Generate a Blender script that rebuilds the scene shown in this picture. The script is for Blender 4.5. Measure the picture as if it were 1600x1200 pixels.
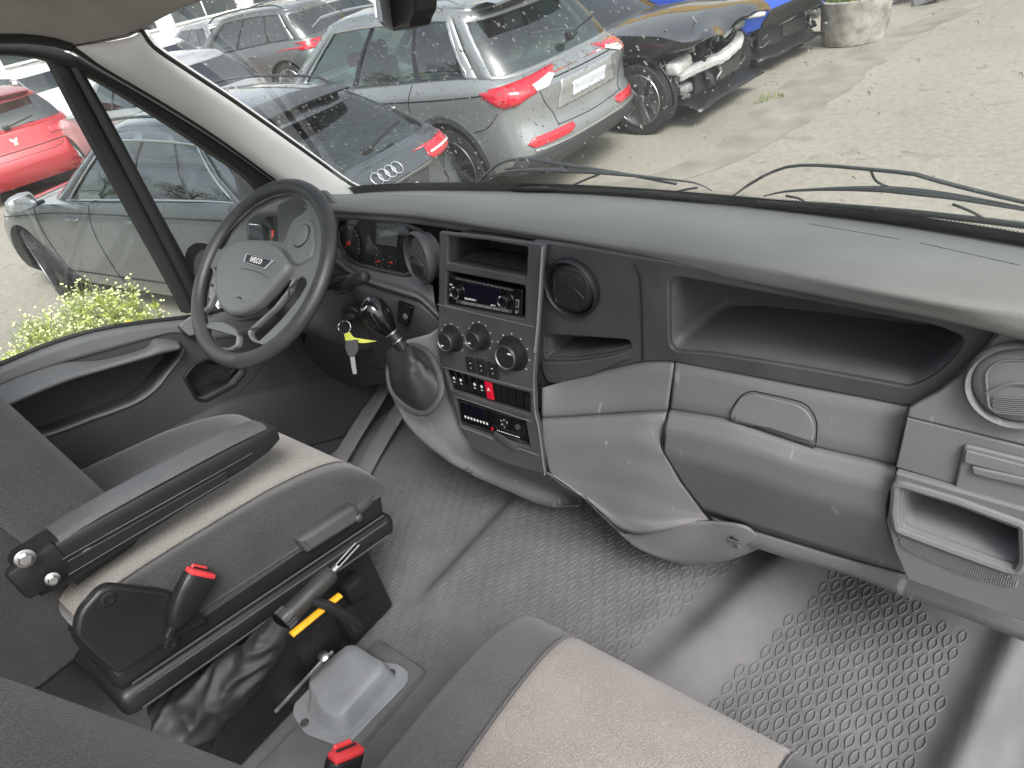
import bpy, bmesh, math, random
from mathutils import Vector, Matrix, Quaternion
from mathutils.bvhtree import BVHTree
from mathutils import noise as mnoise
from mathutils.geometry import tessellate_polygon
random.seed(7)
for o in list(bpy.data.objects): bpy.data.objects.remove(o)
scene = bpy.context.scene
COL = scene.collection
R = math.radians
# ------------------------------------------------------------ camera
CAM = Vector((.82, -.81, 1.23)); FPX = 1067.0
YAW, PITCH, ROLL = R(-45.06), R(-33.65), R(13.46)
FW = Vector((math.sin(YAW)*math.cos(PITCH), math.cos(YAW)*math.cos(PITCH), math.sin(PITCH)))
_rt = Vector((math.cos(YAW), -math.sin(YAW), 0)); _dn = FW.cross(_rt)
RT = math.cos(ROLL)*_rt + math.sin(ROLL)*_dn
DN = -math.sin(ROLL)*_rt + math.cos(ROLL)*_dn
cd = bpy.data.cameras.new('camera'); cam = bpy.data.objects.new('camera', cd); COL.objects.link(cam)
cd.sensor_width = 36; cd.lens = 36*FPX/1600; cd.clip_start = .02; cd.clip_end = 500
cam.matrix_world = Matrix(((RT.x, -DN.x, -FW.x, CAM.x), (RT.y, -DN.y, -FW.y, CAM.y), (RT.z, -DN.z, -FW.z, CAM.z), (0, 0, 0, 1)))
scene.camera = cam
# ------------------------------------------------------------ sky, sun, exposure
SUN_EL, SUN_AZ = R(50), R(118)          # azimuth measured from +y towards +x
w = bpy.data.worlds.new('World'); scene.world = w; w.use_nodes = True
nt = w.node_tree; bg = nt.nodes['Background']
sky = nt.nodes.new('ShaderNodeTexSky'); sky.sky_type = 'NISHITA'; sky.sun_disc = False
sky.sun_elevation = SUN_EL; sky.sun_rotation = SUN_AZ; sky.air_density = 1.0; sky.dust_density = 4.0; sky.ozone_density = 1.0
hsv = nt.nodes.new('ShaderNodeHueSaturation'); hsv.inputs['Saturation'].default_value = .36
nt.links.new(sky.outputs[0], hsv.inputs['Color']); nt.links.new(hsv.outputs[0], bg.inputs['Color'])
bg.inputs['Strength'].default_value = .15
sl = bpy.data.lights.new('sun', 'SUN'); sl.energy = 1.5; sl.angle = R(24); sl.color = (1, .975, .95)
sun = bpy.data.objects.new('sun', sl); COL.objects.link(sun)
sd = Vector((math.sin(SUN_AZ)*math.cos(SUN_EL), math.cos(SUN_AZ)*math.cos(SUN_EL), math.sin(SUN_EL)))
sun.rotation_euler = sd.to_track_quat('Z', 'Y').to_euler(); sun.location = sd*30
scene.view_settings.view_transform = 'Standard'; scene.view_settings.look = 'None'
scene.view_settings.exposure = 1.05; scene.view_settings.gamma = 1; scene.view_settings.use_curve_mapping = False
GZ = -.88                               # the yard; z = 0 is the cab floor
# ------------------------------------------------------------ pixel -> point on a real plane
def ray(px, py):
    return (RT*((px-800)/FPX) + DN*((py-600)/FPX) + FW)
def at(px, py, x=None, y=None, z=None, pl=None):
    r = ray(px, py)
    if x is not None: t = (x-CAM.x)/r.x
    elif y is not None: t = (y-CAM.y)/r.y
    elif z is not None: t = (z-CAM.z)/r.z
    else: t = (pl[0]-CAM).dot(pl[1])/r.dot(pl[1])
    return CAM + r*t
# ------------------------------------------------------------ materials
MATS = {}
def nodes(m): return m.node_tree.nodes, m.node_tree.links
def mat(name, col, rough=.5, metal=0, bump=0, bscale=300, var=0, vscale=8, coat=0, spec=.5, sheen=0, alpha=None, emit=None, detail=3, dirt=None, scratch=0):
    m = bpy.data.materials.new(name); m.use_nodes = True; n, l = nodes(m); b = n['Principled BSDF']
    b.inputs['Base Color'].default_value = (*col, 1); b.inputs['Roughness'].default_value = rough
    b.inputs['Metallic'].default_value = metal; b.inputs['Specular IOR Level'].default_value = spec
    if coat: b.inputs['Coat Weight'].default_value = coat; b.inputs['Coat Roughness'].default_value = .04
    if sheen: b.inputs['Sheen Weight'].default_value = sheen; b.inputs['Sheen Roughness'].default_value = .5
    if emit: b.inputs['Emission Color'].default_value = (*emit[:3], 1); b.inputs['Emission Strength'].default_value = emit[3]
    tc = n.new('ShaderNodeTexCoord'); src = tc.outputs['Object']
    if bump:
        t = n.new('ShaderNodeTexNoise'); t.inputs['Scale'].default_value = bscale; t.inputs['Detail'].default_value = detail
        bp = n.new('ShaderNodeBump'); bp.inputs['Strength'].default_value = bump; bp.inputs['Distance'].default_value = .002
        l.new(src, t.inputs['Vector']); l.new(t.outputs['Fac'], bp.inputs['Height']); l.new(bp.outputs[0], b.inputs['Normal'])
    if var or dirt or scratch:
        t = n.new('ShaderNodeTexNoise'); t.inputs['Scale'].default_value = vscale; t.inputs['Detail'].default_value = 6
        l.new(src, t.inputs['Vector'])
        rp = n.new('ShaderNodeValToRGB'); rp.color_ramp.elements[0].position = .3; rp.color_ramp.elements[1].position = .7
        d = dirt or tuple(min(1, c*(1+var)) for c in col)
        rp.color_ramp.elements[0].color = (*[c*(1-var) for c in col], 1); rp.color_ramp.elements[1].color = (*d, 1)
        l.new(t.outputs['Fac'], rp.inputs['Fac']); out = rp.outputs[0]
        if scratch:
            mp = n.new('ShaderNodeMapping'); mp.inputs['Scale'].default_value = (30, 30, 9); mp.inputs['Rotation'].default_value = (.3, .4, .2)
            v = n.new('ShaderNodeTexNoise'); v.inputs['Scale'].default_value = 1; v.inputs['Detail'].default_value = 2; v.inputs['Distortion'].default_value = .8
            l.new(src, mp.inputs['Vector']); l.new(mp.outputs[0], v.inputs['Vector'])
            r2 = n.new('ShaderNodeValToRGB'); r2.color_ramp.elements[0].position = .70; r2.color_ramp.elements[1].position = .74
            r2.color_ramp.elements[0].color = (0, 0, 0, 1); r2.color_ramp.elements[1].color = (scratch,)*3 + (1,)
            l.new(v.outputs['Fac'], r2.inputs['Fac'])
            mx = n.new('ShaderNodeMixRGB'); mx.inputs[2].default_value = (.42, .41, .40, 1)
            l.new(r2.outputs[0], mx.inputs[0]); l.new(out, mx.inputs[1]); out = mx.outputs[0]
        l.new(out, b.inputs['Base Color'])
        t3 = n.new('ShaderNodeMapRange'); t3.inputs['To Min'].default_value = max(0, rough-.08); t3.inputs['To Max'].default_value = min(1, rough+.1)
        l.new(t.outputs['Fac'], t3.inputs['Value']); l.new(t3.outputs[0], b.inputs['Roughness'])
    MATS[name] = m
    return m
def glass(name, tint=(.9, .95, .93), refl=.06, rough=0.0, haze=0.0):
    m = bpy.data.materials.new(name); m.use_nodes = True; n, l = nodes(m); n.remove(n['Principled BSDF'])
    out = n['Material Output']; tr = n.new('ShaderNodeBsdfTransparent'); tr.inputs[0].default_value = (*tint, 1)
    gl = n.new('ShaderNodeBsdfGlossy'); gl.inputs['Roughness'].default_value = rough; gl.inputs[0].default_value = (1, 1, 1, 1)
    lw = n.new('ShaderNodeLayerWeight'); lw.inputs['Blend'].default_value = .25
    mr = n.new('ShaderNodeMapRange'); mr.inputs['To Min'].default_value = refl; mr.inputs['To Max'].default_value = .7
    mx = n.new('ShaderNodeMixShader'); pw = n.new('ShaderNodeMath'); pw.operation = 'POWER'; pw.inputs[1].default_value = 3
    l.new(lw.outputs['Facing'], pw.inputs[0]); l.new(pw.outputs[0], mr.inputs['Value']); l.new(mr.outputs[0], mx.inputs[0])
    l.new(tr.outputs[0], mx.inputs[1]); l.new(gl.outputs[0], mx.inputs[2]); last = mx.outputs[0]
    if haze:   # pale dust film that also paints in the veil of hazy light
        df = n.new('ShaderNodeBsdfDiffuse'); df.inputs[0].default_value = (.75, .75, .72, 1); m2 = n.new('ShaderNodeMixShader')
        tc = n.new('ShaderNodeTexCoord'); ns = n.new('ShaderNodeTexNoise'); ns.inputs['Scale'].default_value = 5; ns.inputs['Detail'].default_value = 8; l.new(tc.outputs['Object'], ns.inputs['Vector'])
        r2 = n.new('ShaderNodeMapRange'); r2.inputs['From Min'].default_value = .3; r2.inputs['From Max'].default_value = .75; r2.inputs['To Min'].default_value = haze*.3; r2.inputs['To Max'].default_value = haze*1.6
        l.new(ns.outputs['Fac'], r2.inputs['Value']); l.new(r2.outputs[0], m2.inputs[0]); l.new(last, m2.inputs[1]); l.new(df.outputs[0], m2.inputs[2]); last = m2.outputs[0]
    l.new(last, out.inputs['Surface'])
    MATS[name] = m
    return m
def fabric(name, c1, c2, k=420, bump=.5, rot=.3, rough=.95):
    """woven upholstery: two yarn colours crossed at a few millimetres, with pile relief"""
    m = bpy.data.materials.new(name); m.use_nodes = True; n, l = nodes(m); b = n['Principled BSDF']
    b.inputs['Roughness'].default_value = rough; b.inputs['Specular IOR Level'].default_value = .15; b.inputs['Sheen Weight'].default_value = .25
    tc = n.new('ShaderNodeTexCoord'); mp = n.new('ShaderNodeMapping'); mp.inputs['Rotation'].default_value = (.2, .15, rot)
    l.new(tc.outputs['Object'], mp.inputs[0]); mp.inputs['Scale'].default_value = (k, k, k)
    ck = n.new('ShaderNodeTexVoronoi'); ck.inputs['Scale'].default_value = 1; ck.inputs['Randomness'].default_value = .95
    l.new(mp.outputs[0], ck.inputs['Vector'])
    ns = n.new('ShaderNodeTexNoise'); ns.inputs['Scale'].default_value = 14; l.new(tc.outputs['Object'], ns.inputs['Vector']); ns.inputs['Detail'].default_value = 5
    ad = n.new('ShaderNodeMath'); ad.operation = 'MULTIPLY_ADD'; ad.inputs[1].default_value = .5; l.new(ns.outputs['Fac'], ad.inputs[0])
    l.new(ck.outputs['Distance'], ad.inputs[2])
    rp = n.new('ShaderNodeValToRGB'); rp.color_ramp.elements[0].position = .35; rp.color_ramp.elements[1].position = .95
    rp.color_ramp.elements[0].color = (*c1, 1); rp.color_ramp.elements[1].color = (*c2, 1)
    l.new(ad.outputs[0], rp.inputs['Fac']); l.new(rp.outputs[0], b.inputs['Base Color'])
    bp = n.new('ShaderNodeBump'); bp.inputs['Strength'].default_value = bump; bp.inputs['Distance'].default_value = .0015; bp.invert = True
    l.new(ck.outputs['Distance'], bp.inputs['Height']); l.new(bp.outputs[0], b.inputs['Normal'])
    MATS[name] = m
    return m
def leather(name, col, rough=.42):
    m = mat(name, col, rough, spec=.6); n, l = nodes(m); b = n['Principled BSDF']
    tc = n.new('ShaderNodeTexCoord'); v = n.new('ShaderNodeTexVoronoi'); v.inputs['Scale'].default_value = 420; v.feature = 'DISTANCE_TO_EDGE'
    bp = n.new('ShaderNodeBump'); bp.inputs['Strength'].default_value = .25; bp.inputs['Distance'].default_value = .001
    l.new(tc.outputs['Object'], v.inputs['Vector']); l.new(v.outputs['Distance'], bp.inputs['Height']); l.new(bp.outputs[0], b.inputs['Normal'])
    return m
mat('dash_top', (.165, .170, .160), .68, bump=.5, bscale=800, var=.10, vscale=5)
mat('plastic_mid', (.145, .143, .148), .6, bump=.5, bscale=950, var=.08, vscale=6, scratch=.3)
mat('plastic_lower', (.15, .147, .152), .6, bump=.4, bscale=950, var=.10, vscale=6, scratch=.5)
mat('plastic_dark', (.062, .062, .065), .48, bump=.35, bscale=640, var=.2, vscale=10)
mat('plastic_black', (.015, .015, .0165), .42, bump=.15, bscale=500, var=.2)
mat('gloss_black', (.006, .006, .007), .12, spec=.6, var=.1)
mat('door_grey', (.12, .126, .13), .5, bump=.35, bscale=600, var=.12, vscale=5)
mat('door_dark', (.045, .045, .049), .5, bump=.35, bscale=600, var=.15, vscale=6)
mat('trim_light', (.64, .63, .62), .6, bump=.12, bscale=500, var=.05, vscale=4)
mat('headliner', (.34, .32, .295), .9, bump=.3, bscale=700, var=.06, vscale=4)
mat('wheel_grey', (.105, .112, .112), .5, bump=.3, bscale=700, var=.12)
mat('wheel_rim', (.036, .037, .037), .36, bump=.25, bscale=900, var=.2)
mat('rubber', (.012, .012, .012), .7, bump=.2, bscale=300)
mat('floor_mat', (.122, .123, .128), .72, bump=.45, bscale=800, var=.08, vscale=12, dirt=(.145, .144, .144), spec=.3)
mat('plastic_shelf', (.066, .066, .069), .5, bump=.3, bscale=640, var=.12, vscale=8)
mat('silver', (.62, .62, .62), .32, metal=.85, var=.05)
mat('chrome', (.75, .76, .77), .12, metal=1)
mat('steel', (.42, .42, .42), .35, metal=1, var=.2, vscale=40)
mat('white_print', (.72, .72, .72), .5)
mat('yellow', (.75, .58, .02), .45, var=.1)
mat('lime', (.62, .68, .06), .45, var=.1)
mat('orange', (.78, .40, .02), .4, var=.15, vscale=20)
mat('red_plastic', (.70, .055, .06), .4, bump=.1, bscale=300)
mat('hazard_red', (.60, .006, .03), .38, bump=.25, bscale=900)
mat('box_grey', (.25, .265, .28), .42, bump=.12, bscale=400, var=.12, vscale=14, scratch=.3)
mat('lcd', (.10, .11, .105), .25)
mat('screen', (.006, .006, .012), .08)
fabric('fabric_dark', (.045, .044, .045), (.088, .085, .086), 560, .6)
fabric('fabric_dark_rib', (.020, .020, .0205), (.056, .055, .055), 520, .6)
fabric('fabric_beige', (.17, .152, .137), (.285, .256, .233), 560, .6)
fabric('fabric_tweed', (.12, .112, .098), (.27, .252, .222), 430, .7)
leather('boot_leather', (.018, .018, .019), .6)
glass('windscreen_glass', (.90, .95, .93), .11, haze=.035)
glass('side_glass', (.92, .96, .95), .05, haze=.015)
glass('lens_glass', (.95, .95, .95), .05)
# ------------------------------------------------------------ object helpers
def tag(o, label, cat, group=None):
    o['label'] = label; o['category'] = cat
    if group: o['group'] = group
    return o
def thing(name, label, cat, loc=(0, 0, 0), rotz=0, group=None):
    o = bpy.data.objects.new(name, None); COL.objects.link(o); o.empty_display_size = .1
    o.location = loc; o.rotation_euler = (0, 0, rotz); tag(o, label, cat, group)
    o['_inv'] = 0
    return o
def link(name, me, m=None, parent=None, world=True, smooth=True):
    """one mesh object; world=True: vertices are in scene coordinates even under a parent"""
    o = bpy.data.objects.new(name, me); COL.objects.link(o)
    if m is not None:
        if isinstance(m, (list, tuple)):
            me.materials.clear()
            for k in m: me.materials.append(MATS[k])
        else:
            me.materials.clear(); me.materials.append(MATS[m])
    if smooth:
        me.polygons.foreach_set('use_smooth', [True]*len(me.polygons))
    if parent is not None:
        o.parent = parent
        if world:
            p = parent; M = Matrix()
            while p is not None:
                M = (Matrix.Translation(p.location) @ p.rotation_euler.to_matrix().to_4x4() if p.parent is None else p.matrix_parent_inverse @ Matrix.Translation(p.location)) @ M
                p = p.parent
            o.matrix_parent_inverse = M.inverted()
    return o
def autosmooth(me, deg=35):
    me.polygons.foreach_set('use_smooth', [True]*len(me.polygons))
    bm = bmesh.new(); bm.from_mesh(me)
    for e in bm.edges:
        if len(e.link_faces) == 2 and e.calc_face_angle(0) > R(deg): e.smooth = False
    bm.to_mesh(me); bm.free()
def build(name, bm, m=None, parent=None, world=True, deg=35, fix=True):
    if fix: bmesh.ops.recalc_face_normals(bm, faces=bm.faces)
    me = bpy.data.meshes.new(name); bm.to_mesh(me); bm.free()
    autosmooth(me, deg)
    return link(name, me, m, parent, world, smooth=False)
def struct(o): o['kind'] = 'structure'; return o
def stuff(o): o['kind'] = 'stuff'; return o
# ------------------------------------------------------------ shape helpers (all add to a bmesh)
def frame(o, n, up=(0, 0, 1)):
    """4x4 with origin o, z = n, y as close to up as possible"""
    n = Vector(n).normalized(); up = Vector(up)
    x = up.cross(n)
    if x.length < 1e-5: x = Vector((1, 0, 0))
    x.normalize(); y = n.cross(x)
    return Matrix(((x.x, y.x, n.x, o[0]), (x.y, y.y, n.y, o[1]), (x.z, y.z, n.z, o[2]), (0, 0, 0, 1)))
def add_box(bm, c, s, M=None, bev=0, seg=2):
    M = M or Matrix()
    g = bmesh.ops.create_cube(bm, size=1, matrix=M @ Matrix.Translation(c) @ Matrix.Diagonal((*s, 1)))
    if bev:
        es = list({e for v in g['verts'] for e in v.link_edges})
        bmesh.ops.bevel(bm, geom=es, offset=bev, segments=seg, affect='EDGES', profile=.5)
def add_lathe(bm, prof, M=None, seg=32, cap=True):
    """prof: list of (r, z)"""
    M = M or Matrix(); rings = []
    for r, z in prof:
        rings.append([bm.verts.new(M @ Vector((r*math.cos(2*math.pi*i/seg), r*math.sin(2*math.pi*i/seg), z))) for i in range(seg)])
    for a, b in zip(rings, rings[1:]):
        for i in range(seg): bm.faces.new((a[i], a[(i+1) % seg], b[(i+1) % seg], b[i]))
    if cap:
        bm.faces.new(rings[0][::-1]); bm.faces.new(rings[-1])
    return rings
def add_tube(bm, pts, rad, seg=8, cap=True, closed=False, flat=1.0, up=None):
    pts = [Vector(p) for p in pts]; n = len(pts); rings = []; prev = None
    for i, p in enumerate(pts):
        if closed: t = pts[(i+1) % n]-pts[i-1]
        else: t = pts[min(i+1, n-1)]-pts[max(i-1, 0)]
        t.normalize()
        if prev is None:
            a = Vector(up) if up else (Vector((0, 0, 1)) if abs(t.z) < .9 else Vector((1, 0, 0)))
        else: a = prev
        x = (a - t*a.dot(t)).normalized(); y = t.cross(x); prev = x
        r = rad[i] if isinstance(rad, (list, tuple)) else rad
        rings.append([bm.verts.new(p + x*r*flat*math.cos(2*math.pi*k/seg) + y*r*math.sin(2*math.pi*k/seg)) for k in range(seg)])
    m = n if closed else n-1
    for i in range(m):
        a, b = rings[i], rings[(i+1) % n]
        for k in range(seg): bm.faces.new((a[k], a[(k+1) % seg], b[(k+1) % seg], b[k]))
    if cap and not closed:
        bm.faces.new(rings[0][::-1]); bm.faces.new(rings[-1])
def spline(pts, n):
    """n points along a Catmull-Rom curve through pts"""
    pts = [Vector(p) for p in pts]
    if len(pts) == 2: return [pts[0].lerp(pts[1], i/(n-1)) for i in range(n)]
    ln = [0]
    for a, b in zip(pts, pts[1:]): ln.append(ln[-1]+(b-a).length)
    out = []
    for i in range(n):
        s = ln[-1]*i/(n-1); k = 0
        while k < len(pts)-2 and s > ln[k+1]: k += 1
        t = (s-ln[k])/max(1e-9, ln[k+1]-ln[k])
        p0 = pts[max(k-1, 0)]; p1 = pts[k]; p2 = pts[k+1]; p3 = pts[min(k+2, len(pts)-1)]
        out.append(.5*((2*p1)+(p2-p0)*t+(2*p0-5*p1+4*p2-p3)*t*t+(3*p1-p0-3*p2+p3)*t*t*t))
    return out
def add_grid(bm, rows, closed=False, flip=False):
    vs = [[bm.verts.new(p) for p in r] for r in rows]
    for a, b in zip(vs, vs[1:]):
        m = len(a) if closed else len(a)-1
        for i in range(m):
            q = (a[i], a[(i+1) % len(a)], b[(i+1) % len(a)], b[i])
            bm.faces.new(q[::-1] if flip else q)
    return vs
def loft(rows, nu, nv, straight=False):
    """rows of control points -> smooth nv x nu grid of points"""
    rs = [spline(r, nu) for r in rows]
    if straight: return rs
    cols = [spline([r[i] for r in rs], nv) for i in range(nu)]
    return [[cols[i][j] for i in range(nu)] for j in range(nv)]
def sheet(name, rows, m, parent=None, thick=.004, world=True, deg=40, rim=True):
    """a grid surface given real thickness away from the camera side"""
    bm = bmesh.new(); add_grid(bm, rows)
    bmesh.ops.recalc_face_normals(bm, faces=bm.faces)
    me = bpy.data.meshes.new(name); bm.to_mesh(me); bm.free()
    me.polygons.foreach_set('use_smooth', [True]*len(me.polygons))
    o = link(name, me, m, parent, world, smooth=False)
    if thick:
        s = o.modifiers.new('thickness', 'SOLIDIFY'); s.thickness = thick; s.offset = 0
    return o
def curve_mesh(name, loops, extrude, bevel, res=2, fill=True):
    cu = bpy.data.curves.new(name, 'CURVE'); cu.dimensions = '2D'; cu.fill_mode = 'BOTH'
    cu.extrude = max(0, extrude-bevel); cu.bevel_depth = bevel; cu.bevel_resolution = res
    cu.offset = -bevel if bevel else 0
    for lp in loops:
        s = cu.splines.new('POLY'); s.points.add(len(lp)-1); s.use_cyclic_u = True
        for p, q in zip(s.points, lp): p.co = (q[0], q[1], 0, 1)
    o = bpy.data.objects.new(name, cu); COL.objects.link(o)
    dg = bpy.context.evaluated_depsgraph_get(); me = bpy.data.meshes.new_from_object(o.evaluated_get(dg))
    bpy.data.objects.remove(o); bpy.data.curves.remove(cu)
    return me
def rnd_poly(pts, r, seg=4):
    """round the corners of a 2-D polygon"""
    pts = [Vector((p[0], p[1])) for p in pts]; out = []; n = len(pts)
    for i in range(n):
        a, b, c = pts[i-1], pts[i], pts[(i+1) % n]
        u, v = (a-b), (c-b); d = min(r, u.length*.45, v.length*.45)
        p, q = b+u.normalized()*d, b+v.normalized()*d
        for k in range(seg+1):
            t = k/seg; out.append((1-t)**2*p+2*(1-t)*t*b+t*t*q)
    return out
def plate(name, F, outline, m, parent=None, thick=.004, bevel=.0012, holes=(), rnd=0, z=0, world=True, res=2):
    """flat plate with holes lying in frame F; outline in F's x,y; front face at z + thick"""
    lp = [rnd_poly(outline, rnd) if rnd else outline] + [rnd_poly(h, rnd) if rnd else h for h in holes]
    me = curve_mesh(name, lp, thick/2, bevel, res)
    me.transform(F @ Matrix.Translation((0, 0, z+thick/2)))
    autosmooth(me, 40)
    return link(name, me, m, parent, world, smooth=False)
def uv(F, pxs):
    """pixels -> x,y in the plane of frame F"""
    o = F.to_translation(); n = F.to_3x3().col[2]; I = F.inverted()
    return [(I @ at(p[0], p[1], pl=(o, n))).to_2d() for p in pxs]
def text(name, s, F, size, m, parent=None, ext=.0004, align='CENTER', world=True, shear=0, bold=0, sx=1, sp=1):
    cu = bpy.data.curves.new(name, 'FONT'); cu.body = s; cu.size = size; cu.extrude = ext; cu.align_x = align; cu.align_y = 'CENTER'
    cu.shear = shear; cu.space_character = sp; cu.offset = bold; cu.resolution_u = 3
    o = bpy.data.objects.new(name, cu); COL.objects.link(o)
    dg = bpy.context.evaluated_depsgraph_get(); me = bpy.data.meshes.new_from_object(o.evaluated_get(dg))
    bpy.data.objects.remove(o); bpy.data.curves.remove(cu)
    me.transform(F @ Matrix.Diagonal((sx, 1, 1, 1)))
    return link(name, me, m, parent, world, smooth=False)
def arc(cx, cy, rx, ry, a0=0, a1=360, n=32, rot=0):
    c, s = math.cos(R(rot)), math.sin(R(rot)); o = []
    full = abs(a1-a0) >= 360
    for i in range(n if full else n+1):
        a = R(a0+(a1-a0)*i/n); x, y = rx*math.cos(a), ry*math.sin(a)
        o.append((cx+c*x-s*y, cy+s*x+c*y))
    return o
def lerp(t, tab):
    if t <= tab[0][0]: return tab[0][1]
    for (a, va), (b, vb) in zip(tab, tab[1:]):
        if t <= b: return va+(vb-va)*(t-a)/(b-a)
    return tab[-1][1]
def smooth_tab(t, tab):
    if t <= tab[0][0]: return tab[0][1]
    if t >= tab[-1][0]: return tab[-1][1]
    for k in range(len(tab)-1):
        if t <= tab[k+1][0]:
            p1, p2 = tab[k], tab[k+1]; p0 = tab[max(k-1, 0)]; p3 = tab[min(k+2, len(tab)-1)]
            h = p2[0]-p1[0]; u = (t-p1[0])/h
            m1 = (p2[1]-p0[1])/max(1e-6, p2[0]-p0[0])*h; m2 = (p3[1]-p1[1])/max(1e-6, p3[0]-p1[0])*h
            return (2*u**3-3*u*u+1)*p1[1]+(u**3-2*u*u+u)*m1+(-2*u**3+3*u*u)*p2[1]+(u**3-u*u)*m2
# ================================================================ the cab
def row(pts, ax='y', v=None):
    out = []
    for p in pts:
        if isinstance(p, Vector): out.append(p); continue
        a, k = (p[2], p[3]) if len(p) == 4 else (ax, p[2] if len(p) == 3 else v)
        out.append(at(p[0], p[1], **{a: k}))
    return out
def shift(rw, d): return [p+Vector(d) for p in rw]
V = Vector
# ---------------------------------------------------------------- floor
bm = bmesh.new()
def floor_z(x, y):
    z = 0.0
    # raised middle platform, ridge to the right of it, lower footwell at the passenger's feet
    def step(a, lo, hi): t = max(0, min(1, (a-lo)/(hi-lo))); return t*t*(3-2*t)
    z += .022*step(x, -.175, -.135)*(1-step(x, .30, .42))*step(y, -.30, -.24)
    ridge = math.exp(-((x-.415-.266*(y+.129))/.042)**2)
    z += .028*ridge*step(y, -.34, -.1)
    z -= .02*step(x, .43+.266*(y+.129), .52+.266*(y+.129))
    z += .045*math.exp(-((x-.878-.14*y)/.034)**2)-.03*step(x, .88+.14*y, .93+.14*y)
    # toe board rises in front
    z += .55*max(0, y-.26)
    z += .05*step(-x, .50, .62)*0
    return z
NX, NY = 150, 110
rows = [[V((-.86+1.93*i/NX, -1.35+1.95*j/NY, floor_z(-.86+1.93*i/NX, -1.35+1.95*j/NY))) for i in range(NX+1)] for j in range(NY+1)]
add_grid(bm, rows)
me = bpy.data.meshes.new('van_floor'); bmesh.ops.recalc_face_normals(bm, faces=bm.faces); bm.to_mesh(me); bm.free()
van_floor = struct(link('van_floor', me, 'floor_mat')); s = van_floor.modifiers.new('t', 'SOLIDIFY'); s.thickness = .02; s.offset = -1 if me.polygons[0].normal.z > 0 else 1
# embossed lens-shaped tread: raised pointed rings
def tread(region, pitch, ang, size, name, soft=1.0, rise=.0020):
    bm = bmesh.new(); ca, sa = math.cos(ang), math.sin(ang)
    n = 0
    for i in range(-60, 60):
        for j in range(-60, 60):
            u = (i+(.5 if j % 2 else 0))*pitch[0]; v_ = j*pitch[1]
            x, y = ca*u-sa*v_+.3, sa*u+ca*v_-.1
            if not region(x, y): continue
            rings = []
            for rad, h in ((1.16, -.0006), (1.02, rise), (.88, rise), (.70, -.0004)):
                ring = []
                for k in range(14):
                    t = 2*math.pi*k/14; a_, b_ = math.cos(t), math.sin(t)
                    lx = size[0]*rad*a_; ly = size[1]*rad*b_*(1-.5*abs(a_))
                    px, py = x+ca*lx-sa*ly, y+sa*lx+ca*ly
                    ring.append(bm.verts.new((px, py, floor_z(px, py)+.0006+h*soft)))
                rings.append(ring)
            for a, b in zip(rings, rings[1:]):
                for k in range(14): bm.faces.new((a[k], a[(k+1) % 14], b[(k+1) % 14], b[k]))
            n += 1
    return stuff(build(name, bm, 'floor_mat', van_floor))
def reg_right(x, y):
    c = .43+.266*(y+.129)
    return c+.065 < x < .82+.1*y and -.6 < y < .27 and (y < .20 or x < .76)
def reg_mid(x, y): return -.12 < x < .35+.25*(y+.1) and -.29 < y < .19
def reg_left(x, y): return -.50 < x < -.20 and -.38 < y < .10 or (-.5 < x < -.02 and -.45 < y < -.30)
tread(reg_right, (.0440, .0172), R(82), (.0168, .0074), 'tread_pattern')
tread(reg_mid, (.0440, .0172), R(82), (.0168, .0074), 'tread_pattern', .9)
tread(reg_left, (.0440, .0172), R(82), (.0165, .0070), 'tread_pattern', .65)
# ---------------------------------------------------------------- dashboard
dash = thing('dashboard', 'wide grey plastic dashboard spanning the cab under the windscreen', 'dashboard', (.1, .2, 0))
back = row([(575, 303), (690, 300), (900, 305), (1150, 325), (1380, 352), (1600, 388)], 'z', .712)
back = [V((-.86, .24, .70))] + back + [V((.93, .25, .712))]
crest = row([(525, 324), (640, 330), (760, 347), (900, 368), (1050, 389), (1200, 413), (1350, 442), (1500, 469), (1600, 482)], 'z', .79)
crest = [V((-.86, .03, .775)), V((-.66, .05, .785))] + crest + [V((.93, -.04, .79))]
lip = row([(525, 333), (640, 341), (760, 359), (900, 382), (1050, 408), (1200, 435), (1350, 463), (1500, 492)], 'z', .772)
lip = [V((-.86, .02, .76)), V((-.66, .035, .77))] + lip + [V((.93, -.05, .765))]
mid = [a.lerp(b, .5)+V((0, 0, .006)) for a, b in zip(spline(back, 40), spline(crest, 40))]
q1 = [a.lerp(b, .94)+V((0, 0, .0025)) for a, b in zip(spline(back, 40), spline(crest, 40))]
rows = [spline(shift(back, (0, .07, -.012)), 40), spline(back, 40), mid, q1, spline(crest, 40), [p+V((0, -.006, -.0045)) for p in spline(crest, 40)], spline(lip, 40),
        [p+V((0, .004, -.012)) for p in spline(lip, 40)], [p+V((0, .05, -.012)) for p in spline(lip, 40)], [p+V((0, .14, -.015)) for p in spline(lip, 40)]]
rs = [spline(r, 90) for r in rows]; g = []
for k_, (a, b) in enumerate(zip(rs, rs[1:])):
    for k in range(3): g.append([p.lerp(q, k/3) for p, q in zip(a, b)])
g.append(rs[-1])
sheet('dash_top', g, 'dash_top', dash, .004)
def grid_bvh(g): 
    n_ = len(g[0]); return BVHTree.FromPolygons([p for r in g for p in r], [(j*n_+i, j*n_+i+1, (j+1)*n_+i+1, (j+1)*n_+i) for j in range(len(g)-1) for i in range(n_-1)])
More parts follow.
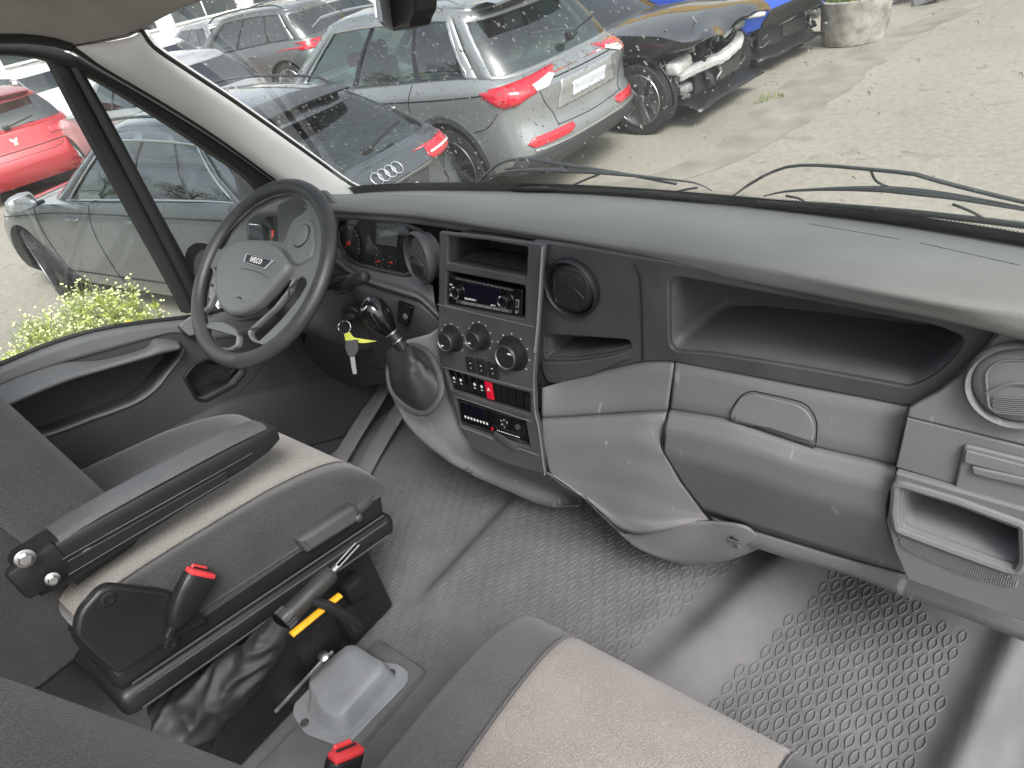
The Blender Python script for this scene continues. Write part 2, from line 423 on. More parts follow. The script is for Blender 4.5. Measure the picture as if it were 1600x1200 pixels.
def skin_patch(name, bvh, pxs, off, m, parent, th=.003, rnd=8, size=14):
    """panel lying on a lofted surface, outline traced in the picture"""
    bm = bmesh.new(); f = bm.faces.new([bm.verts.new((p[0], p[1], 0)) for p in (rnd_poly(pxs, rnd) if rnd else pxs)]); bmesh.ops.triangulate(bm, faces=[f])
    for _ in range(5):
        es = [e for e in bm.edges if e.calc_length() > size]
        if not es: break
        bmesh.ops.subdivide_edges(bm, edges=es, cuts=1); bmesh.ops.triangulate(bm, faces=[f for f in bm.faces if len(f.verts) > 3])
    for v in bm.verts:
        r = ray(v.co.x, v.co.y).normalized(); h = bvh.ray_cast(CAM, r); n = h[1] if h[1].dot(r) < 0 else -h[1]; v.co = h[0]+n*off
    bmesh.ops.recalc_face_normals(bm, faces=bm.faces)
    o = build(name, bm, m, parent); s = o.modifiers.new('t', 'SOLIDIFY'); s.thickness = th; s.offset = 0
    return o
def skin_line(name, bvh, pxs, off, r_, m, parent, n=40):
    bm = bmesh.new(); out = []
    for p in spline([V((q[0], q[1], 0)) for q in pxs], n):
        r = ray(p.x, p.y).normalized(); h = bvh.ray_cast(CAM, r)
        if h[0] is None: continue
        nn = h[1] if h[1].dot(r) < 0 else -h[1]; out.append(h[0]+nn*off)
    add_tube(bm, out, r_, 6); return build(name, bm, m, parent)
# demister slots along the screen
DB = grid_bvh(g)
for a, b_ in (((1150, 335), (1262, 351)), ((1265, 352), (1405, 376)), ((1438, 382), (1592, 417))):
    skin_line('demister_slot', DB, [(a[0]+(b_[0]-a[0])*i/6, a[1]+(b_[1]-a[1])*i/6) for i in range(7)], .0006, .0022 if a[0] > 1200 else .0010, 'plastic_black', dash)
# passenger fascia with the open shelf and the small pocket
FP = frame((.5, .024, .68), (0, -1, .06))
out = uv(FP, [(838, 372), (900, 380), (1050, 404), (1200, 431), (1350, 459), (1500, 488), (1562, 508), (1553, 525), (1530, 550), (1500, 580), (1465, 607), (1440, 620), (1422, 628), (1340, 612), (1250, 595), (1150, 577), (1055, 559), (1008, 560), (940, 578), (868, 597), (838, 604)])
shelf = uv(FP, [(1050, 425), (1200, 452), (1350, 480), (1470, 503), (1508, 520), (1506, 535), (1487, 560), (1460, 583), (1425, 599), (1395, 593), (1250, 567), (1120, 547), (1051, 543)])
shelf = [tuple(p) for p in rnd_poly(shelf, .022, 6)]
pock = uv(FP, [(857, 520), (880, 519), (988, 526), (993, 538), (960, 547), (905, 555), (858, 555)])
fas = plate('fascia', FP, out, 'plastic_dark', dash, .012, .003, holes=[shelf, pock], rnd=.006)
def tub(name, F, outline, depth, m, parent, dy=0, shrink=.92, rnd=.006, floor_drop=0):
    """open-fronted box behind a hole in plane F"""
    lp = rnd_poly(outline, rnd) if rnd else outline
    c = V((sum(p[0] for p in lp)/len(lp), sum(p[1] for p in lp)/len(lp)))
    bm = bmesh.new(); rings = []
    for k, (z, s_) in enumerate(((.004, 1.01), (-.3*depth, .99), (-.8*depth, .5+.5*shrink), (-depth, shrink))):
        rings.append([bm.verts.new(F @ V((c.x+(p[0]-c.x)*s_, c.y+(p[1]-c.y)*s_-floor_drop*max(0, -z)/depth, z))) for p in lp])
    n = len(lp)
    for a, b in zip(rings, rings[1:]):
        for i in range(n): bm.faces.new((a[i], a[(i+1) % n], b[(i+1) % n], b[i]))
    bm.faces.new(rings[-1])
    o = build(name, bm, m, parent, deg=50)
    s = o.modifiers.new('t', 'SOLIDIFY'); s.thickness = .003; s.offset = 0
    return o
tub('storage_shelf', FP, shelf, .13, 'plastic_shelf', dash, shrink=.86, floor_drop=-.01)
tub('coin_pocket', FP, pock, .07, 'plastic_dark', dash)
# raised front of the small pocket
cp = uv(FP, [(855, 557), (905, 557), (962, 548), (996, 538), (992, 552), (935, 577), (880, 592), (866, 590), (858, 575)])
plate('pocket_front', FP, cp, 'plastic_dark', dash, .010, .004, rnd=.004, z=.012)
# seam between vent panel and shelf
bm = bmesh.new(); add_tube(bm, [FP @ V((*p, .013)) for p in uv(FP, [(1000, 408), (1007, 425), (1010, 480), (1011, 559)])], .0018, 6); build('panel_seam', bm, 'plastic_black', dash)
# round air vent ------------------------------------------------------------
def vent(F, c, r, parent, m='plastic_dark', tilt=0, turn=0):
    T = F @ Matrix.Translation((c[0], c[1], 0)) @ Matrix.Rotation(turn, 4, 'Z')
    bm = bmesh.new(); add_lathe(bm, [(r*1.05, .002), (r*1.06, .012), (r*1.0, .017), (r*.95, .014), (r*.92, .006), (r*.92, -.02), (r*.2, -.022)], T, 40, cap=False)
    v = build('air_vent', bm, m, parent)
    B = T @ Matrix.Rotation(tilt, 4, 'X')
    bm = bmesh.new()
    prof = [(r*.90, -.004), (r*.88, .006), (r*.75, .012), (r*.5, .015), (r*.2, .016), (r*.01, .016)]
    add_lathe(bm, prof, B, 40, cap=False); build('vent_ball', bm, m, v)
    # raised frame of the flap and its slats
    bm = bmesh.new(); pts = [(-.55, -.62), (-.62, .35), (-.35, .62), (.35, .62), (.62, .35), (.55, -.62)]
    def zz(x, y): d = math.hypot(x, y); return .017 - .006*d*d
    lp = rnd_poly([(x*r, y*r) for x, y in pts], r*.2)
    add_tube(bm, [B @ V((p.x, p.y, zz(p.x/r, p.y/r))) for p in lp], r*.028, 6)
    arcp = [(-.6+1.2*i/12, -.18+.30*math.sin(math.pi*i/12)) for i in range(13)]
    add_tube(bm, [B @ V((x*r, y*r, zz(x, y)+.0015)) for x, y in arcp], r*.035, 6)
    build('flap_frame', bm, m, v)
    for k in range(9):
        y = -.25-.05*k+.0; bm = bmesh.new(); hw = .40*math.sqrt(max(.05, 1-((y+.45)/.45)**2))+.08
        add_tube(bm, [B @ V((x*r, y*r, zz(x, y)+.0008)) for x in (-hw, -hw/2, 0, hw/2, hw)], r*.016, 5); build('slat', bm, 'plastic_black' if m != 'plastic_mid' else m, v)
    return v
vc = uv(FP, [(903, 443)])[0]
vent(FP @ Matrix.Translation((0, 0, .012)), vc, .0495, dash, 'plastic_black', R(-8), R(-6))
# glovebox lid -----------------------------------------------------------------
lid = [row([(1058, 563), (1150, 580), (1250, 600), (1340, 616), (1420, 632)], 'y', .018), row([(1056, 568), (1149, 585), (1249, 605), (1339, 621), (1419, 637)], 'y', .012),
       row([(1049, 634), (1143, 650), (1208, 671), (1272, 692), (1401, 720)], 'y', -.008), row([(1048, 640), (1142, 655), (1207, 677), (1271, 697), (1400, 726)], 'y', -.004),
       row([(1045, 647), (1141, 663), (1206, 685), (1271, 706), (1399, 734)], 'y', -.016), row([(1040, 668), (1132, 688), (1203, 710), (1271, 733), (1394, 763)], 'y', -.030), row([(1038, 705), (1120, 728), (1200, 752), (1270, 775), (1388, 808)], 'y', -.032),
       row([(1066, 752), (1140, 772), (1210, 796), (1290, 820), (1398, 850)], 'y', -.012), row([(1103, 800), (1170, 822), (1250, 846), (1330, 870), (1415, 893)], 'y', .010)]
rs = [spline(r, 40) for r in lid]
g = []
for a, b in zip(rs, rs[1:]):
    for k in range(4): g.append([p.lerp(q, k/4) for p, q in zip(a, b)])
g.append(rs[-1])
gl = sheet('glovebox_lid', g, 'plastic_mid', dash, .004)
LB = grid_bvh(g)
skin_patch('handle_flap', LB, [(1143, 652), (1147, 637), (1160, 619), (1176, 613), (1190, 615), (1248, 629), (1266, 642), (1275, 662), (1273, 688), (1208, 668)], .0065, 'plastic_lower', gl, size=6)
skin_line('flap_seam', LB, [(1141, 655), (1146, 636), (1160, 617), (1176, 611), (1190, 613), (1250, 627), (1268, 640), (1277, 662), (1275, 697)], .001, .0016, 'plastic_black', gl)
FG = frame(at(1208, 655, y=.003), (0, -1, .30))
# finger recess below the flap
rec = [(1152, 673), (1180, 683), (1215, 695), (1264, 712), (1258, 719), (1236, 722), (1198, 711), (1166, 700), (1154, 689)]
skin_line('recess_edge', LB, [(1146, 660), (1180, 671), (1215, 683), (1272, 702)], .001, .0022, 'plastic_black', gl)
# dark gap lines round the lid
def seam(name, pts, ax, v, parent, r=.0016, n=40, m='plastic_black'):
    bm = bmesh.new(); add_tube(bm, spline(row(pts, ax, v), n), r, 6); return build(name, bm, m, parent)
seam('lid_gap', [(1423, 628, .016), (1417, 660, .002), (1401, 725, -.008), (1391, 765, -.030), (1386, 808, -.033), (1397, 850, -.013), (1418, 894, .008)], 'y', 0, dash, .0022)
seam('lid_gap', [(1416, 896, .010), (1330, 873, .011), (1250, 849, .011), (1170, 825, .011), (1102, 803, .011)], 'y', 0, dash, .0022)
seam('lid_gap', [(1101, 800, .010), (1064, 752, -.012), (1036, 706, -.032), (1038, 668, -.030), (1046, 642, -.004), (1051, 610, 0), (1056, 562, .018)], 'y', 0, dash, .0022)
seam('lid_gap', [(1057, 560, .012), (1150, 577, .012), (1250, 596, .012), (1340, 613, .012), (1424, 629, .012)], 'y', 0, dash, .002)
# skirt under the lid
sk = [row([(1100, 800), (1170, 824), (1250, 849), (1330, 873), (1417, 897), (1520, 930), (1640, 975)], 'y', .014), row([(1120, 815), (1190, 842), (1270, 866), (1340, 887), (1440, 923), (1530, 955), (1640, 995)], 'y', .010),
      row([(1140, 830), (1195, 853), (1275, 875), (1345, 894), (1445, 930), (1535, 962), (1640, 1003)], 'y', .03), row([(1140, 830), (1195, 853), (1275, 875), (1345, 894), (1445, 930), (1535, 962), (1640, 1003)], 'y', .25)]
sk[3] = [V((p.x+.1, .26, sk[2][i].z-.02)) for i, p in enumerate(sk[2])]
sheet('lower_skirt', loft(sk, 50, 20), 'plastic_lower', dash, .003)
# right end of the dashboard: panel round the vent, drawer, cubby, grille
FR = frame((.8, -.006, .62), (0, -1, .12))
out = uv(FR, [(1424, 630), (1440, 622), (1470, 606), (1505, 580), (1535, 550), (1560, 518), (1605, 474), (1690, 470), (1690, 712), (1600, 688), (1500, 664), (1420, 645)])
plate('end_panel', FR, out, 'plastic_mid', dash, .012, .003)
vent(FR @ Matrix.Translation((0, 0, .010)), uv(FR, [(1597, 592)])[0], .051, dash, 'plastic_mid', R(-6), R(10))
FD = frame((.8, -.016, .55), (0, -1, .10))
out = uv(FD, [(1420, 648), (1500, 667), (1600, 692), (1690, 716), (1690, 800), (1600, 780), (1495, 752), (1402, 724), (1410, 690)])
plate('drawer_surround', FD, out, 'plastic_mid', dash, .010, .002)
drw = uv(FD, [(1510, 684), (1600, 706), (1690, 730), (1690, 805), (1600, 782), (1494, 754)])
dr = plate('drawer_front', FD, drw, 'plastic_lower', dash, .006, .003, z=.0105, rnd=.006)
tubp = uv(FD, [(1513, 690), (1600, 712), (1680, 733), (1680, 752), (1600, 731), (1510, 710)])
plate('drawer_lip', FD, tubp, 'plastic_lower', dr, .004, .0018, z=.0165, rnd=.004)
hd = uv(FD, [(1522, 714), (1560, 722), (1690, 750), (1690, 762), (1600, 744), (1550, 733), (1524, 726)])
plate('drawer_handle', FD, hd, 'plastic_mid', dr, .006, .0025, z=.0165, rnd=.004)
# cubby panel with its hole
FC = frame((.8, -.030, .45), (0, -1, .02))
out = uv(FC, [(1403, 730), (1500, 758), (1600, 786), (1690, 812), (1690, 985), (1600, 962), (1500, 925), (1420, 897), (1400, 850), (1388, 808)])
hole = uv(FC, [(1417, 757), (1500, 783), (1597, 820), (1594, 866), (1588, 875), (1570, 870), (1480, 838), (1415, 814), (1412, 790)])
plate('cubby_panel', FC, out, 'plastic_mid', dash, .012, .003, holes=[hole], rnd=.003)
tub('cubby', FC, hole, .12, 'plastic_mid', dash, shrink=.90, rnd=.008)
bm = bmesh.new(); lp = rnd_poly(uv(FC, [(1404, 748), (1415, 748), (1500, 773), (1602, 810), (1603, 868), (1592, 883), (1570, 878), (1480, 846), (1405, 818), (1400, 790)]), .006)
add_tube(bm, [FC @ V((p.x, p.y, .012)) for p in lp], .006, 8, closed=True); build('cubby_rim', bm, 'plastic_mid', dash)
# woven-look speaker grille
gp = uv(FC, [(1406, 824), (1480, 852), (1570, 885), (1592, 893), (1592, 906), (1570, 905), (1500, 885), (1430, 855), (1412, 842)])
bm = bmesh.new()
def inside(p, poly):
    c = False; n = len(poly)
    for i in range(n):
        a, b = poly[i], poly[i-1]
        if (a[1] > p[1]) != (b[1] > p[1]) and p[0] < (b[0]-a[0])*(p[1]-a[1])/(b[1]-a[1])+a[0]: c = not c
    return c
x0, x1 = min(p[0] for p in gp), max(p[0] for p in gp); y0, y1 = min(p[1] for p in gp), max(p[1] for p in gp)
k = 0; yy = y0
while yy < y1:
    xx = x0 + (.0026 if k % 2 else 0)
    while xx < x1:
        if inside((xx, yy), gp):
            vs = [bm.verts.new(FC @ V((xx+dx, yy+dy, .0125+dz))) for dx, dy, dz in ((-.0024, 0, 0), (0, -.0015, .0012), (.0024, 0, 0), (0, .0015, .0012), (0, 0, .0026))]
            for a, b in ((0, 1), (1, 2), (2, 3), (3, 0)): bm.faces.new((vs[a], vs[b], vs[4]))
        xx += .0052
    yy += .0017; k += 1
stuff(build('speaker_grille', bm, 'plastic_mid', dash))
# body between the centre console and the glovebox
cs = [row([(847, 606, -.03), (880, 597, -.008), (945, 579, .008), (1010, 564, .016), (1053, 563, .018)]), row([(847, 612, -.034), (880, 603, -.014), (945, 586, .0), (1010, 572, .008), (1053, 570, .010)]),
      row([(847, 648, -.05), (905, 645, -.036), (975, 640, -.022), (1010, 638, -.015), (1044, 636, -.008)]), row([(847, 653, -.046), (905, 650, -.030), (975, 645, -.016), (1010, 643, -.010), (1043, 642, -.003)]),
      row([(847, 659, -.056), (905, 655, -.042), (975, 651, -.03), (1010, 649, -.024), (1041, 648, -.016)]), row([(848, 690, -.068), (905, 686, -.058), (965, 684, -.048), (1005, 690, -.042), (1033, 700, -.034)]),
      row([(858, 736, -.078), (920, 735, -.064), (985, 742, -.05), (1025, 746, -.036), (1062, 752, -.016)]), row([(882, 757, -.08), (935, 765, -.064), (1000, 782, -.044), (1050, 792, -.02), (1099, 802, .008)]),
      row([(912, 774, -.076), (950, 798, -.062), (1000, 812, -.046), (1050, 812, -.024), (1104, 808, .008)]), row([(972, 829, -.06), (1000, 835, -.052), (1035, 829, -.04), (1070, 820, -.02), (1108, 812, .008)])]
rs = [spline(r, 30) for r in cs]; g = []
for a, b in zip(rs, rs[1:]):
    for k in range(4): g.append([p.lerp(q, k/4) for p, q in zip(a, b)])
g.append(rs[-1]); sheet('side_panel', g, 'plastic_lower', dash, .004)
seam('panel_gap', [(858, 742, -.08), (882, 760, -.081), (912, 777, -.077), (945, 803, -.066), (972, 832, -.061)], 'y', 0, dash, .002)
kick = [row([(912, 778, -.06), (960, 818, -.05), (975, 833, -.048), (1030, 823, -.034), (1100, 814, -.004), (1165, 822, 0), (1192, 848, .02)]), row([(925, 790, -.06), (975, 838, -.05), (995, 852, -.045), (1045, 860, -.026), (1095, 858, -.012), (1150, 850, 0), (1192, 850, .02)]),
        row([(930, 795, -.05), (985, 846, -.042), (1015, 864, -.036), (1055, 877, -.015), (1090, 881, 0), (1140, 872, .01), (1192, 853, .03)]), row([(930, 795, -.02), (985, 846, -.012), (1015, 864, 0), (1055, 877, .02), (1090, 881, .04), (1140, 872, .05), (1192, 853, .06)])]
kp = sheet('kick_panel', loft(kick, 40, 16), 'plastic_lower', dash, .004)
bm = bmesh.new(); F = frame(at(1148, 846, y=-.005), (0, -1, -.3)); 
add_lathe(bm, [(.0095, 0), (.0095, .003)], F @ Matrix.Diagonal((.95, 2.0, 1, 1)), 20); h = build('vent_hole', bm, 'plastic_black', kp)
for k in (-1, 0, 1):
    bm = bmesh.new(); add_box(bm, (0, k*.009, .0035), (.020, .0026, .002), F, .0006, 1); build('bar', bm, 'plastic_lower', kp)
# ---------------------------------------------------------------- centre console
con = thing('centre_console', 'black centre console stack with rotary heater knobs and rocker switches', 'console', (0, 0, .3))
FS = frame((0, .012, .78), (0, -1, .223))
outl = uv(FS, [(693, 360), (775, 369), (857, 380), (852, 440), (844, 545), (840, 590), (842, 640), (847, 660), (851, 690), (856, 737), (800, 722), (745, 699), (724, 662), (706, 612), (694, 558), (690, 520), (692, 440)])
cub = uv(FS, [(707, 367), (770, 374), (831, 384), (829, 430), (770, 419), (706, 407)])
rad = uv(FS, [(704, 421), (765, 432), (827, 444), (826, 495), (765, 485), (703, 474)])
swi = uv(FS, [(702, 573), (765, 593), (834, 611), (834, 643), (770, 625), (712, 606)])
tac = uv(FS, [(717, 618), (770, 634), (826, 651), (834, 695), (780, 681), (722, 660)])
plate('console_panel', FS, outl, 'plastic_dark', con, .012, .003, holes=[cub, rad, swi, tac], rnd=.003)
tub('open_tray', FS, cub, .10, 'plastic_black', con, shrink=.9, rnd=.003)
tub('radio_bay', FS, rad, .05, 'plastic_black', con, shrink=.97, rnd=.002)
tub('switch_bay', FS, swi, .03, 'plastic_black', con, shrink=1, rnd=.002)
tub('tachograph_bay', FS, tac, .05, 'plastic_black', con, shrink=.97, rnd=.002)
# ribbed rubber floor of the tray
for k in range(7):
    bm = bmesh.new(); p = FS @ V((cub[5][0]+.012, cub[5][1]+.004, -.012-.011*k)); q = FS @ V((cub[3][0]-.008, cub[3][1]+.004, -.012-.011*k)); add_tube(bm, [p, q], .002, 5); build('tray_rib', bm, 'plastic_black', con)
bm = bmesh.new(); st = uv(FS, [(856, 383), (853, 430), (848, 500), (843, 547)]); add_tube(bm, spline([FS @ V((*p, .013)) for p in st], 20), .0042, 8, flat=.6); build('silver_strip', bm, 'silver', con)
bm = bmesh.new(); st = uv(FS, [(843, 549), (840, 590), (842, 640), (847, 662), (851, 690), (857, 738)]); add_tube(bm, spline([FS @ V((*p, .012)) for p in st], 24), .0016, 6); build('edge_line', bm, 'plastic_lower', con)
for a, b in (((690, 473), (842, 508)), ((697, 570), (838, 606)), ((716, 616), (836, 655)), ((724, 663), (848, 708))):
    u = uv(FS, [a, b]); bm = bmesh.new(); add_tube(bm, [FS @ V((*p, .0115)) for p in u], .0013, 6); build('ledge_line', bm, 'plastic_lower', con)
def knob(px, py, r, ang):
    c = uv(FS, [(px, py)])[0]; T = FS @ Matrix.Translation((c[0], c[1], .012))
    bm = bmesh.new(); add_lathe(bm, [(r*1.35, 0), (r*1.32, .002), (r*1.02, .003), (r, .006), (r*.95, .022), (r*.86, .025), (r*.80, .0235), (r*.1, .023)], T, 40)
    k = build('heater_knob', bm, 'plastic_black', con, deg=30)
    bm = bmesh.new()
    for i in range(24):
        a = 2*math.pi*i/24; add_box(bm, (r*.985*math.cos(a), r*.985*math.sin(a), .0135), (.0016, .0016, .014), T, .0005, 1)
    stuff(build('grip_rib', bm, 'plastic_black', k))
    bm = bmesh.new(); add_lathe(bm, [(r*.80, .0236), (r*.84, .0256), (r*.88, .0256), (r*.90, .0236)], T, 36, cap=False); build('knob_ring', bm, 'steel', k)
    bm = bmesh.new(); a = R(ang); add_box(bm, (r*.55*math.cos(a), r*.55*math.sin(a), .0237), (r*.35, r*.13, .001), T @ Matrix.Rotation(0, 4, 'Z'), .0003, 1); build('pointer', bm, 'white_print', k)
    for i in range(9):
        a = R(-40+260*i/8); bm = bmesh.new(); add_box(bm, (r*1.5, 0, .0004), (r*.12, .0016, .0006), T @ Matrix.Rotation(a, 4, 'Z')); build('scale_mark', bm, 'white_print', k)
knob(714, 526, .0205, 230); knob(757, 523, .0195, 220); knob(808, 549, .0255, 40)
for q, nm in (([(735, 553), (748, 556), (752, 579), (738, 574)], 'heater_button'), ([(751, 556), (765, 559), (769, 584), (755, 580)], 'heater_button'), ([(768, 560), (784, 567), (787, 589), (772, 585)], 'heater_button')):
    o = plate(nm, FS, uv(FS, q), 'plastic_black', con, .004, .0012, z=.012, rnd=.002)
    c = uv(FS, q); bm = bmesh.new(); m_ = V(((c[0][0]+c[2][0])/2, (c[0][1]+c[2][1])/2, .0165))
    add_box(bm, m_+V((0, .004, 0)), (.004, .0016, .0006), FS); add_box(bm, m_+V((.001, -.006, 0)), (.0016, .0016, .0006), FS); build('symbol', bm, 'white_print', o)
bm = bmesh.new()
sw0, sw1, sw2, sw3 = [V(p) for p in uv(FS, [(704, 575), (833, 613), (833, 641), (713, 604)])]
for i in range(11):
    a, b = i/11+.006, (i+1)/11-.006
    q = [sw0.lerp(sw1, a), sw0.lerp(sw1, b), sw3.lerp(sw2, b), sw3.lerp(sw2, a)]
    hz = i == 5
    o = plate('rocker_switch', FS, q, 'hazard_red' if hz else 'gloss_black', con, .012 if hz else .010, .0014, z=-.003, rnd=.001)
    c = (q[0]+q[2])/2
    if hz: o['label'] = 'red hazard light switch'
    elif i in (0, 1, 3, 4):
        bm = bmesh.new(); T = FS @ Matrix.Translation((c.x, c.y+.003, .0072)); add_lathe(bm, [(.0022, 0), (.0034, .0004)], T, 12); add_box(bm, (0, -.008, .0002), (.005, .0016, .0006), T); build('symbol', bm, 'white_print', o)
    if hz:
        bm = bmesh.new(); add_tube(bm, [FS @ V((c.x+.0042*math.cos(R(90+120*k)), c.y+.002+.0042*math.sin(R(90+120*k)), .0095)) for k in range(3)], .0006, 4, closed=True); build('symbol', bm, 'white_print', o)
bm = bmesh.new(); add_box(bm, (0, 0, 0), (.06, .018, .004), frame(at(790, 690, pl=(FS.to_translation()-FS.to_3x3().col[2]*-.013, FS.to_3x3().col[2])), FS.to_3x3().col[2]) @ Matrix.Rotation(R(-14), 4, 'Z'), .0016, 2); build('ashtray_pull', bm, 'plastic_dark', con)
# radio ---------------------------------------------------------------------------
rdo = thing('car_radio', 'black car radio with two silver ringed dials in the centre console', 'radio', at(765, 465, pl=(FS.to_translation(), FS.to_3x3().col[2])))
FRD = FS @ Matrix.Translation((0, 0, -.004))
rq = [V(p) for p in uv(FRD, [(708, 427), (823, 451), (821, 491), (707, 470)])]
plate('faceplate', FRD, rq, 'gloss_black', rdo, .012, .002, rnd=.003)
def rp(u, v_): return rq[3].lerp(rq[2], u).lerp(rq[0].lerp(rq[1], u), v_)
def rpl(name, u0, v0, u1, v1, m, z=.012, th=.0014):
    return plate(name, FRD, [rp(u0, v0), rp(u1, v0), rp(u1, v1), rp(u0, v1)], m, rdo, th, .0004, z=z)
rpl('display', .22, .28, .72, .86, 'screen'); rpl('button_bar', .12, .05, .88, .17, 'steel'); rpl('top_grille', .10, .90, .88, .97, 'plastic_dark')
for i in range(14): rpl('grille_bar', .11+.055*i, .905, .14+.055*i, .965, 'steel', .0135, .0008)
for i in range(6): rpl('preset_key', .20+.11*i, .065, .29+.11*i, .155, 'silver', .0135, .001)
for i in range(3): rpl('side_key', .02, .25+.2*i, .055, .30+.2*i, 'white_print', .012, .0008)
for u in (.135, .79):
    c = rp(u, .46); T = FRD @ Matrix.Translation((c.x, c.y, .012)); bm = bmesh.new()
    add_lathe(bm, [(.012, 0), (.0118, .008), (.010, .009), (.001, .009)], T, 28); d = build('dial', bm, 'gloss_black', rdo)
    bm = bmesh.new(); add_lathe(bm, [(.0117, .0075), (.0118, .0095), (.0100, .0100), (.0095, .0085)], T, 28, cap=False); build('dial_ring', bm, 'chrome', d)
rpl('usb_port', .925, .30, .965, .62, 'silver', .012, .001); rpl('usb_slot', .933, .36, .957, .56, 'plastic_black', .013, .0006)
c = rp(.945, .14); bm = bmesh.new(); add_lathe(bm, [(.0035, 0), (.0035, .002), (.0022, .0022), (.0020, .0005)], FRD @ Matrix.Translation((c.x, c.y, .012)), 16); build('aux_jack', bm, 'steel', rdo)
dirx = (rp(.9, .3)-rp(.1, .3)); ang = math.atan2(dirx.y, dirx.x); c = rp(.33, .28)
text('brand_text', 'BLAUPUNKT', FRD @ Matrix.Translation((c.x, c.y, .0138)) @ Matrix.Rotation(ang, 4, 'Z'), .0052, 'white_print', rdo)
c = rp(.64, .22); text('model_text', 'USB MP3', FRD @ Matrix.Translation((c.x, c.y, .0138)) @ Matrix.Rotation(ang, 4, 'Z'), .0032, 'white_print', rdo)
# tachograph --------------------------------------------------------------------
tg = thing('tachograph', 'black digital tachograph with small buttons below the switch row', 'tachograph', at(775, 660, pl=(FS.to_translation(), FS.to_3x3().col[2])))
FT = FS @ Matrix.Translation((0, 0, -.004)); tq = [V(p) for p in uv(FT, [(720, 622), (823, 653), (830, 692), (725, 658)])]
def tp(u, v_): return tq[3].lerp(tq[2], u).lerp(tq[0].lerp(tq[1], u), v_)
def tpl(name, u0, v0, u1, v1, m, z=.008, th=.0014, par=None):
    return plate(name, FT, [tp(u0, v0), tp(u1, v0), tp(u1, v1), tp(u0, v1)], m, par or tg, th, .0004, z=z)
plate('faceplate', FT, tq, 'gloss_black', tg, .008, .0014, rnd=.002)
tpl('display', .06, .50, .42, .92, 'screen'); tpl('paper_slot', .50, .30, .92, .36, 'plastic_black'); tpl('trim_edge', .03, .03, .97, .08, 'steel', th=.0008)
tpl('trim_edge', .03, .94, .97, .975, 'steel', th=.0006)
for i in range(8): tpl('key', .07+.048*i, .28, .095+.048*i, .38, 'white_print', th=.0008)
tpl('card_light', .475, .12, .505, .24, 'hazard_red')
c = tp(.70, .60); bm = bmesh.new(); add_lathe(bm, [(.0085, 0), (.0085, .002), (.0062, .0026), (.005, .001)], FT @ Matrix.Translation((c.x, c.y, .008)), 20); build('download_port', bm, 'plastic_black', tg)
for k in range(5):
    a = R(30+60*k); bm = bmesh.new(); add_box(bm, (.0085*math.cos(a), .0085*math.sin(a), .0024), (.0018, .0018, .0008), FT @ Matrix.Translation((c.x, c.y, .008))); build('port_mark', bm, 'white_print', tg)
c = tp(.89, .62); bm = bmesh.new(); add_lathe(bm, [(.006, 0), (.006, .003), (.004, .003)], FT @ Matrix.Translation((c.x, c.y, .008)), 18); build('card_button', bm, 'plastic_dark', tg)
for i in range(12): tpl('print_mark', .56+.028*i, .16, .575+.028*i, .20, 'white_print', th=.0006)
# ---------------------------------------------------------------- instrument side of the dashboard
FL = frame((-.35, .085, .70), (0, -1, .12))
plate('left_fascia', FL, uv(FL, [(430, 330), (520, 334), (610, 340), (700, 352), (700, 560), (640, 585), (520, 560), (430, 520)]), 'plastic_black', dash, .006, .001)
FK = frame(at(590, 385, y=.062), (-.05, -1, .35))
kpx = [(527, 342), (560, 341), (600, 345), (640, 353), (662, 362), (660, 392), (650, 420), (636, 430), (600, 423), (560, 413), (541, 400), (530, 378)]
clu = plate('instrument_cluster', FK, uv(FK, kpx), 'plastic_black', dash, .004, .001, z=-.006)
bm = bmesh.new(); lp = rnd_poly(uv(FK, kpx), .01); add_tube(bm, [FK @ V((p.x, p.y, .001)) for p in lp], .0045, 8, closed=True); build('bezel', bm, 'plastic_dark', clu)
def kp_(px, py): return V(uv(FK, [(px, py)])[0])
def dial(px, py, r, needle, n=18):
    c = kp_(px, py); T = FK @ Matrix.Translation((c.x, c.y, -.002)); bm = bmesh.new()
    add_lathe(bm, [(r, 0), (r*1.03, .003), (r*1.0, .0035), (r*.97, .0008), (r*.05, .0008)], T, 36); build('dial', bm, 'plastic_black', clu)
    bm = bmesh.new()
    for i in range(n):
        a = R(225-270*i/(n-1)); big = i % 3 == 0; add_box(bm, (r*(.82 if big else .86), 0, .0014), (r*(.16 if big else .08), .0009 if big else .0005, .0004), T @ Matrix.Rotation(a, 4, 'Z'))
    stuff(build('dial_marks', bm, 'white_print', clu))
    bm = bmesh.new(); add_box(bm, (r*.38, 0, .003), (r*.85, .0014, .0008), T @ Matrix.Rotation(R(needle), 4, 'Z')); add_lathe(bm, [(r*.12, .001), (r*.11, .005)], T, 16); build('needle', bm, 'red_plastic', clu)
dial(545, 380, .045, 215); dial(652, 388, .040, 215); dial(592, 408, .018, 200, 9); dial(612, 410, .016, 190, 9)
plate('display', FK, [kp_(589, 358), kp_(622, 362), kp_(620, 386), kp_(587, 381)], 'lcd', clu, .002, .0004, z=-.001)
bm = bmesh.new(); lp = [FK @ V((p.x, p.y, .004)) for p in rnd_poly(uv(FK, kpx), .01)]
c = sum(lp, V())/len(lp); vs = [bm.verts.new(p) for p in lp]; vc_ = bm.verts.new(c+FK.to_3x3().col[2]*.006)
for i in range(len(vs)): bm.faces.new((vs[i], vs[(i+1) % len(vs)], vc_))
build('lens', bm, 'lens_glass', clu)
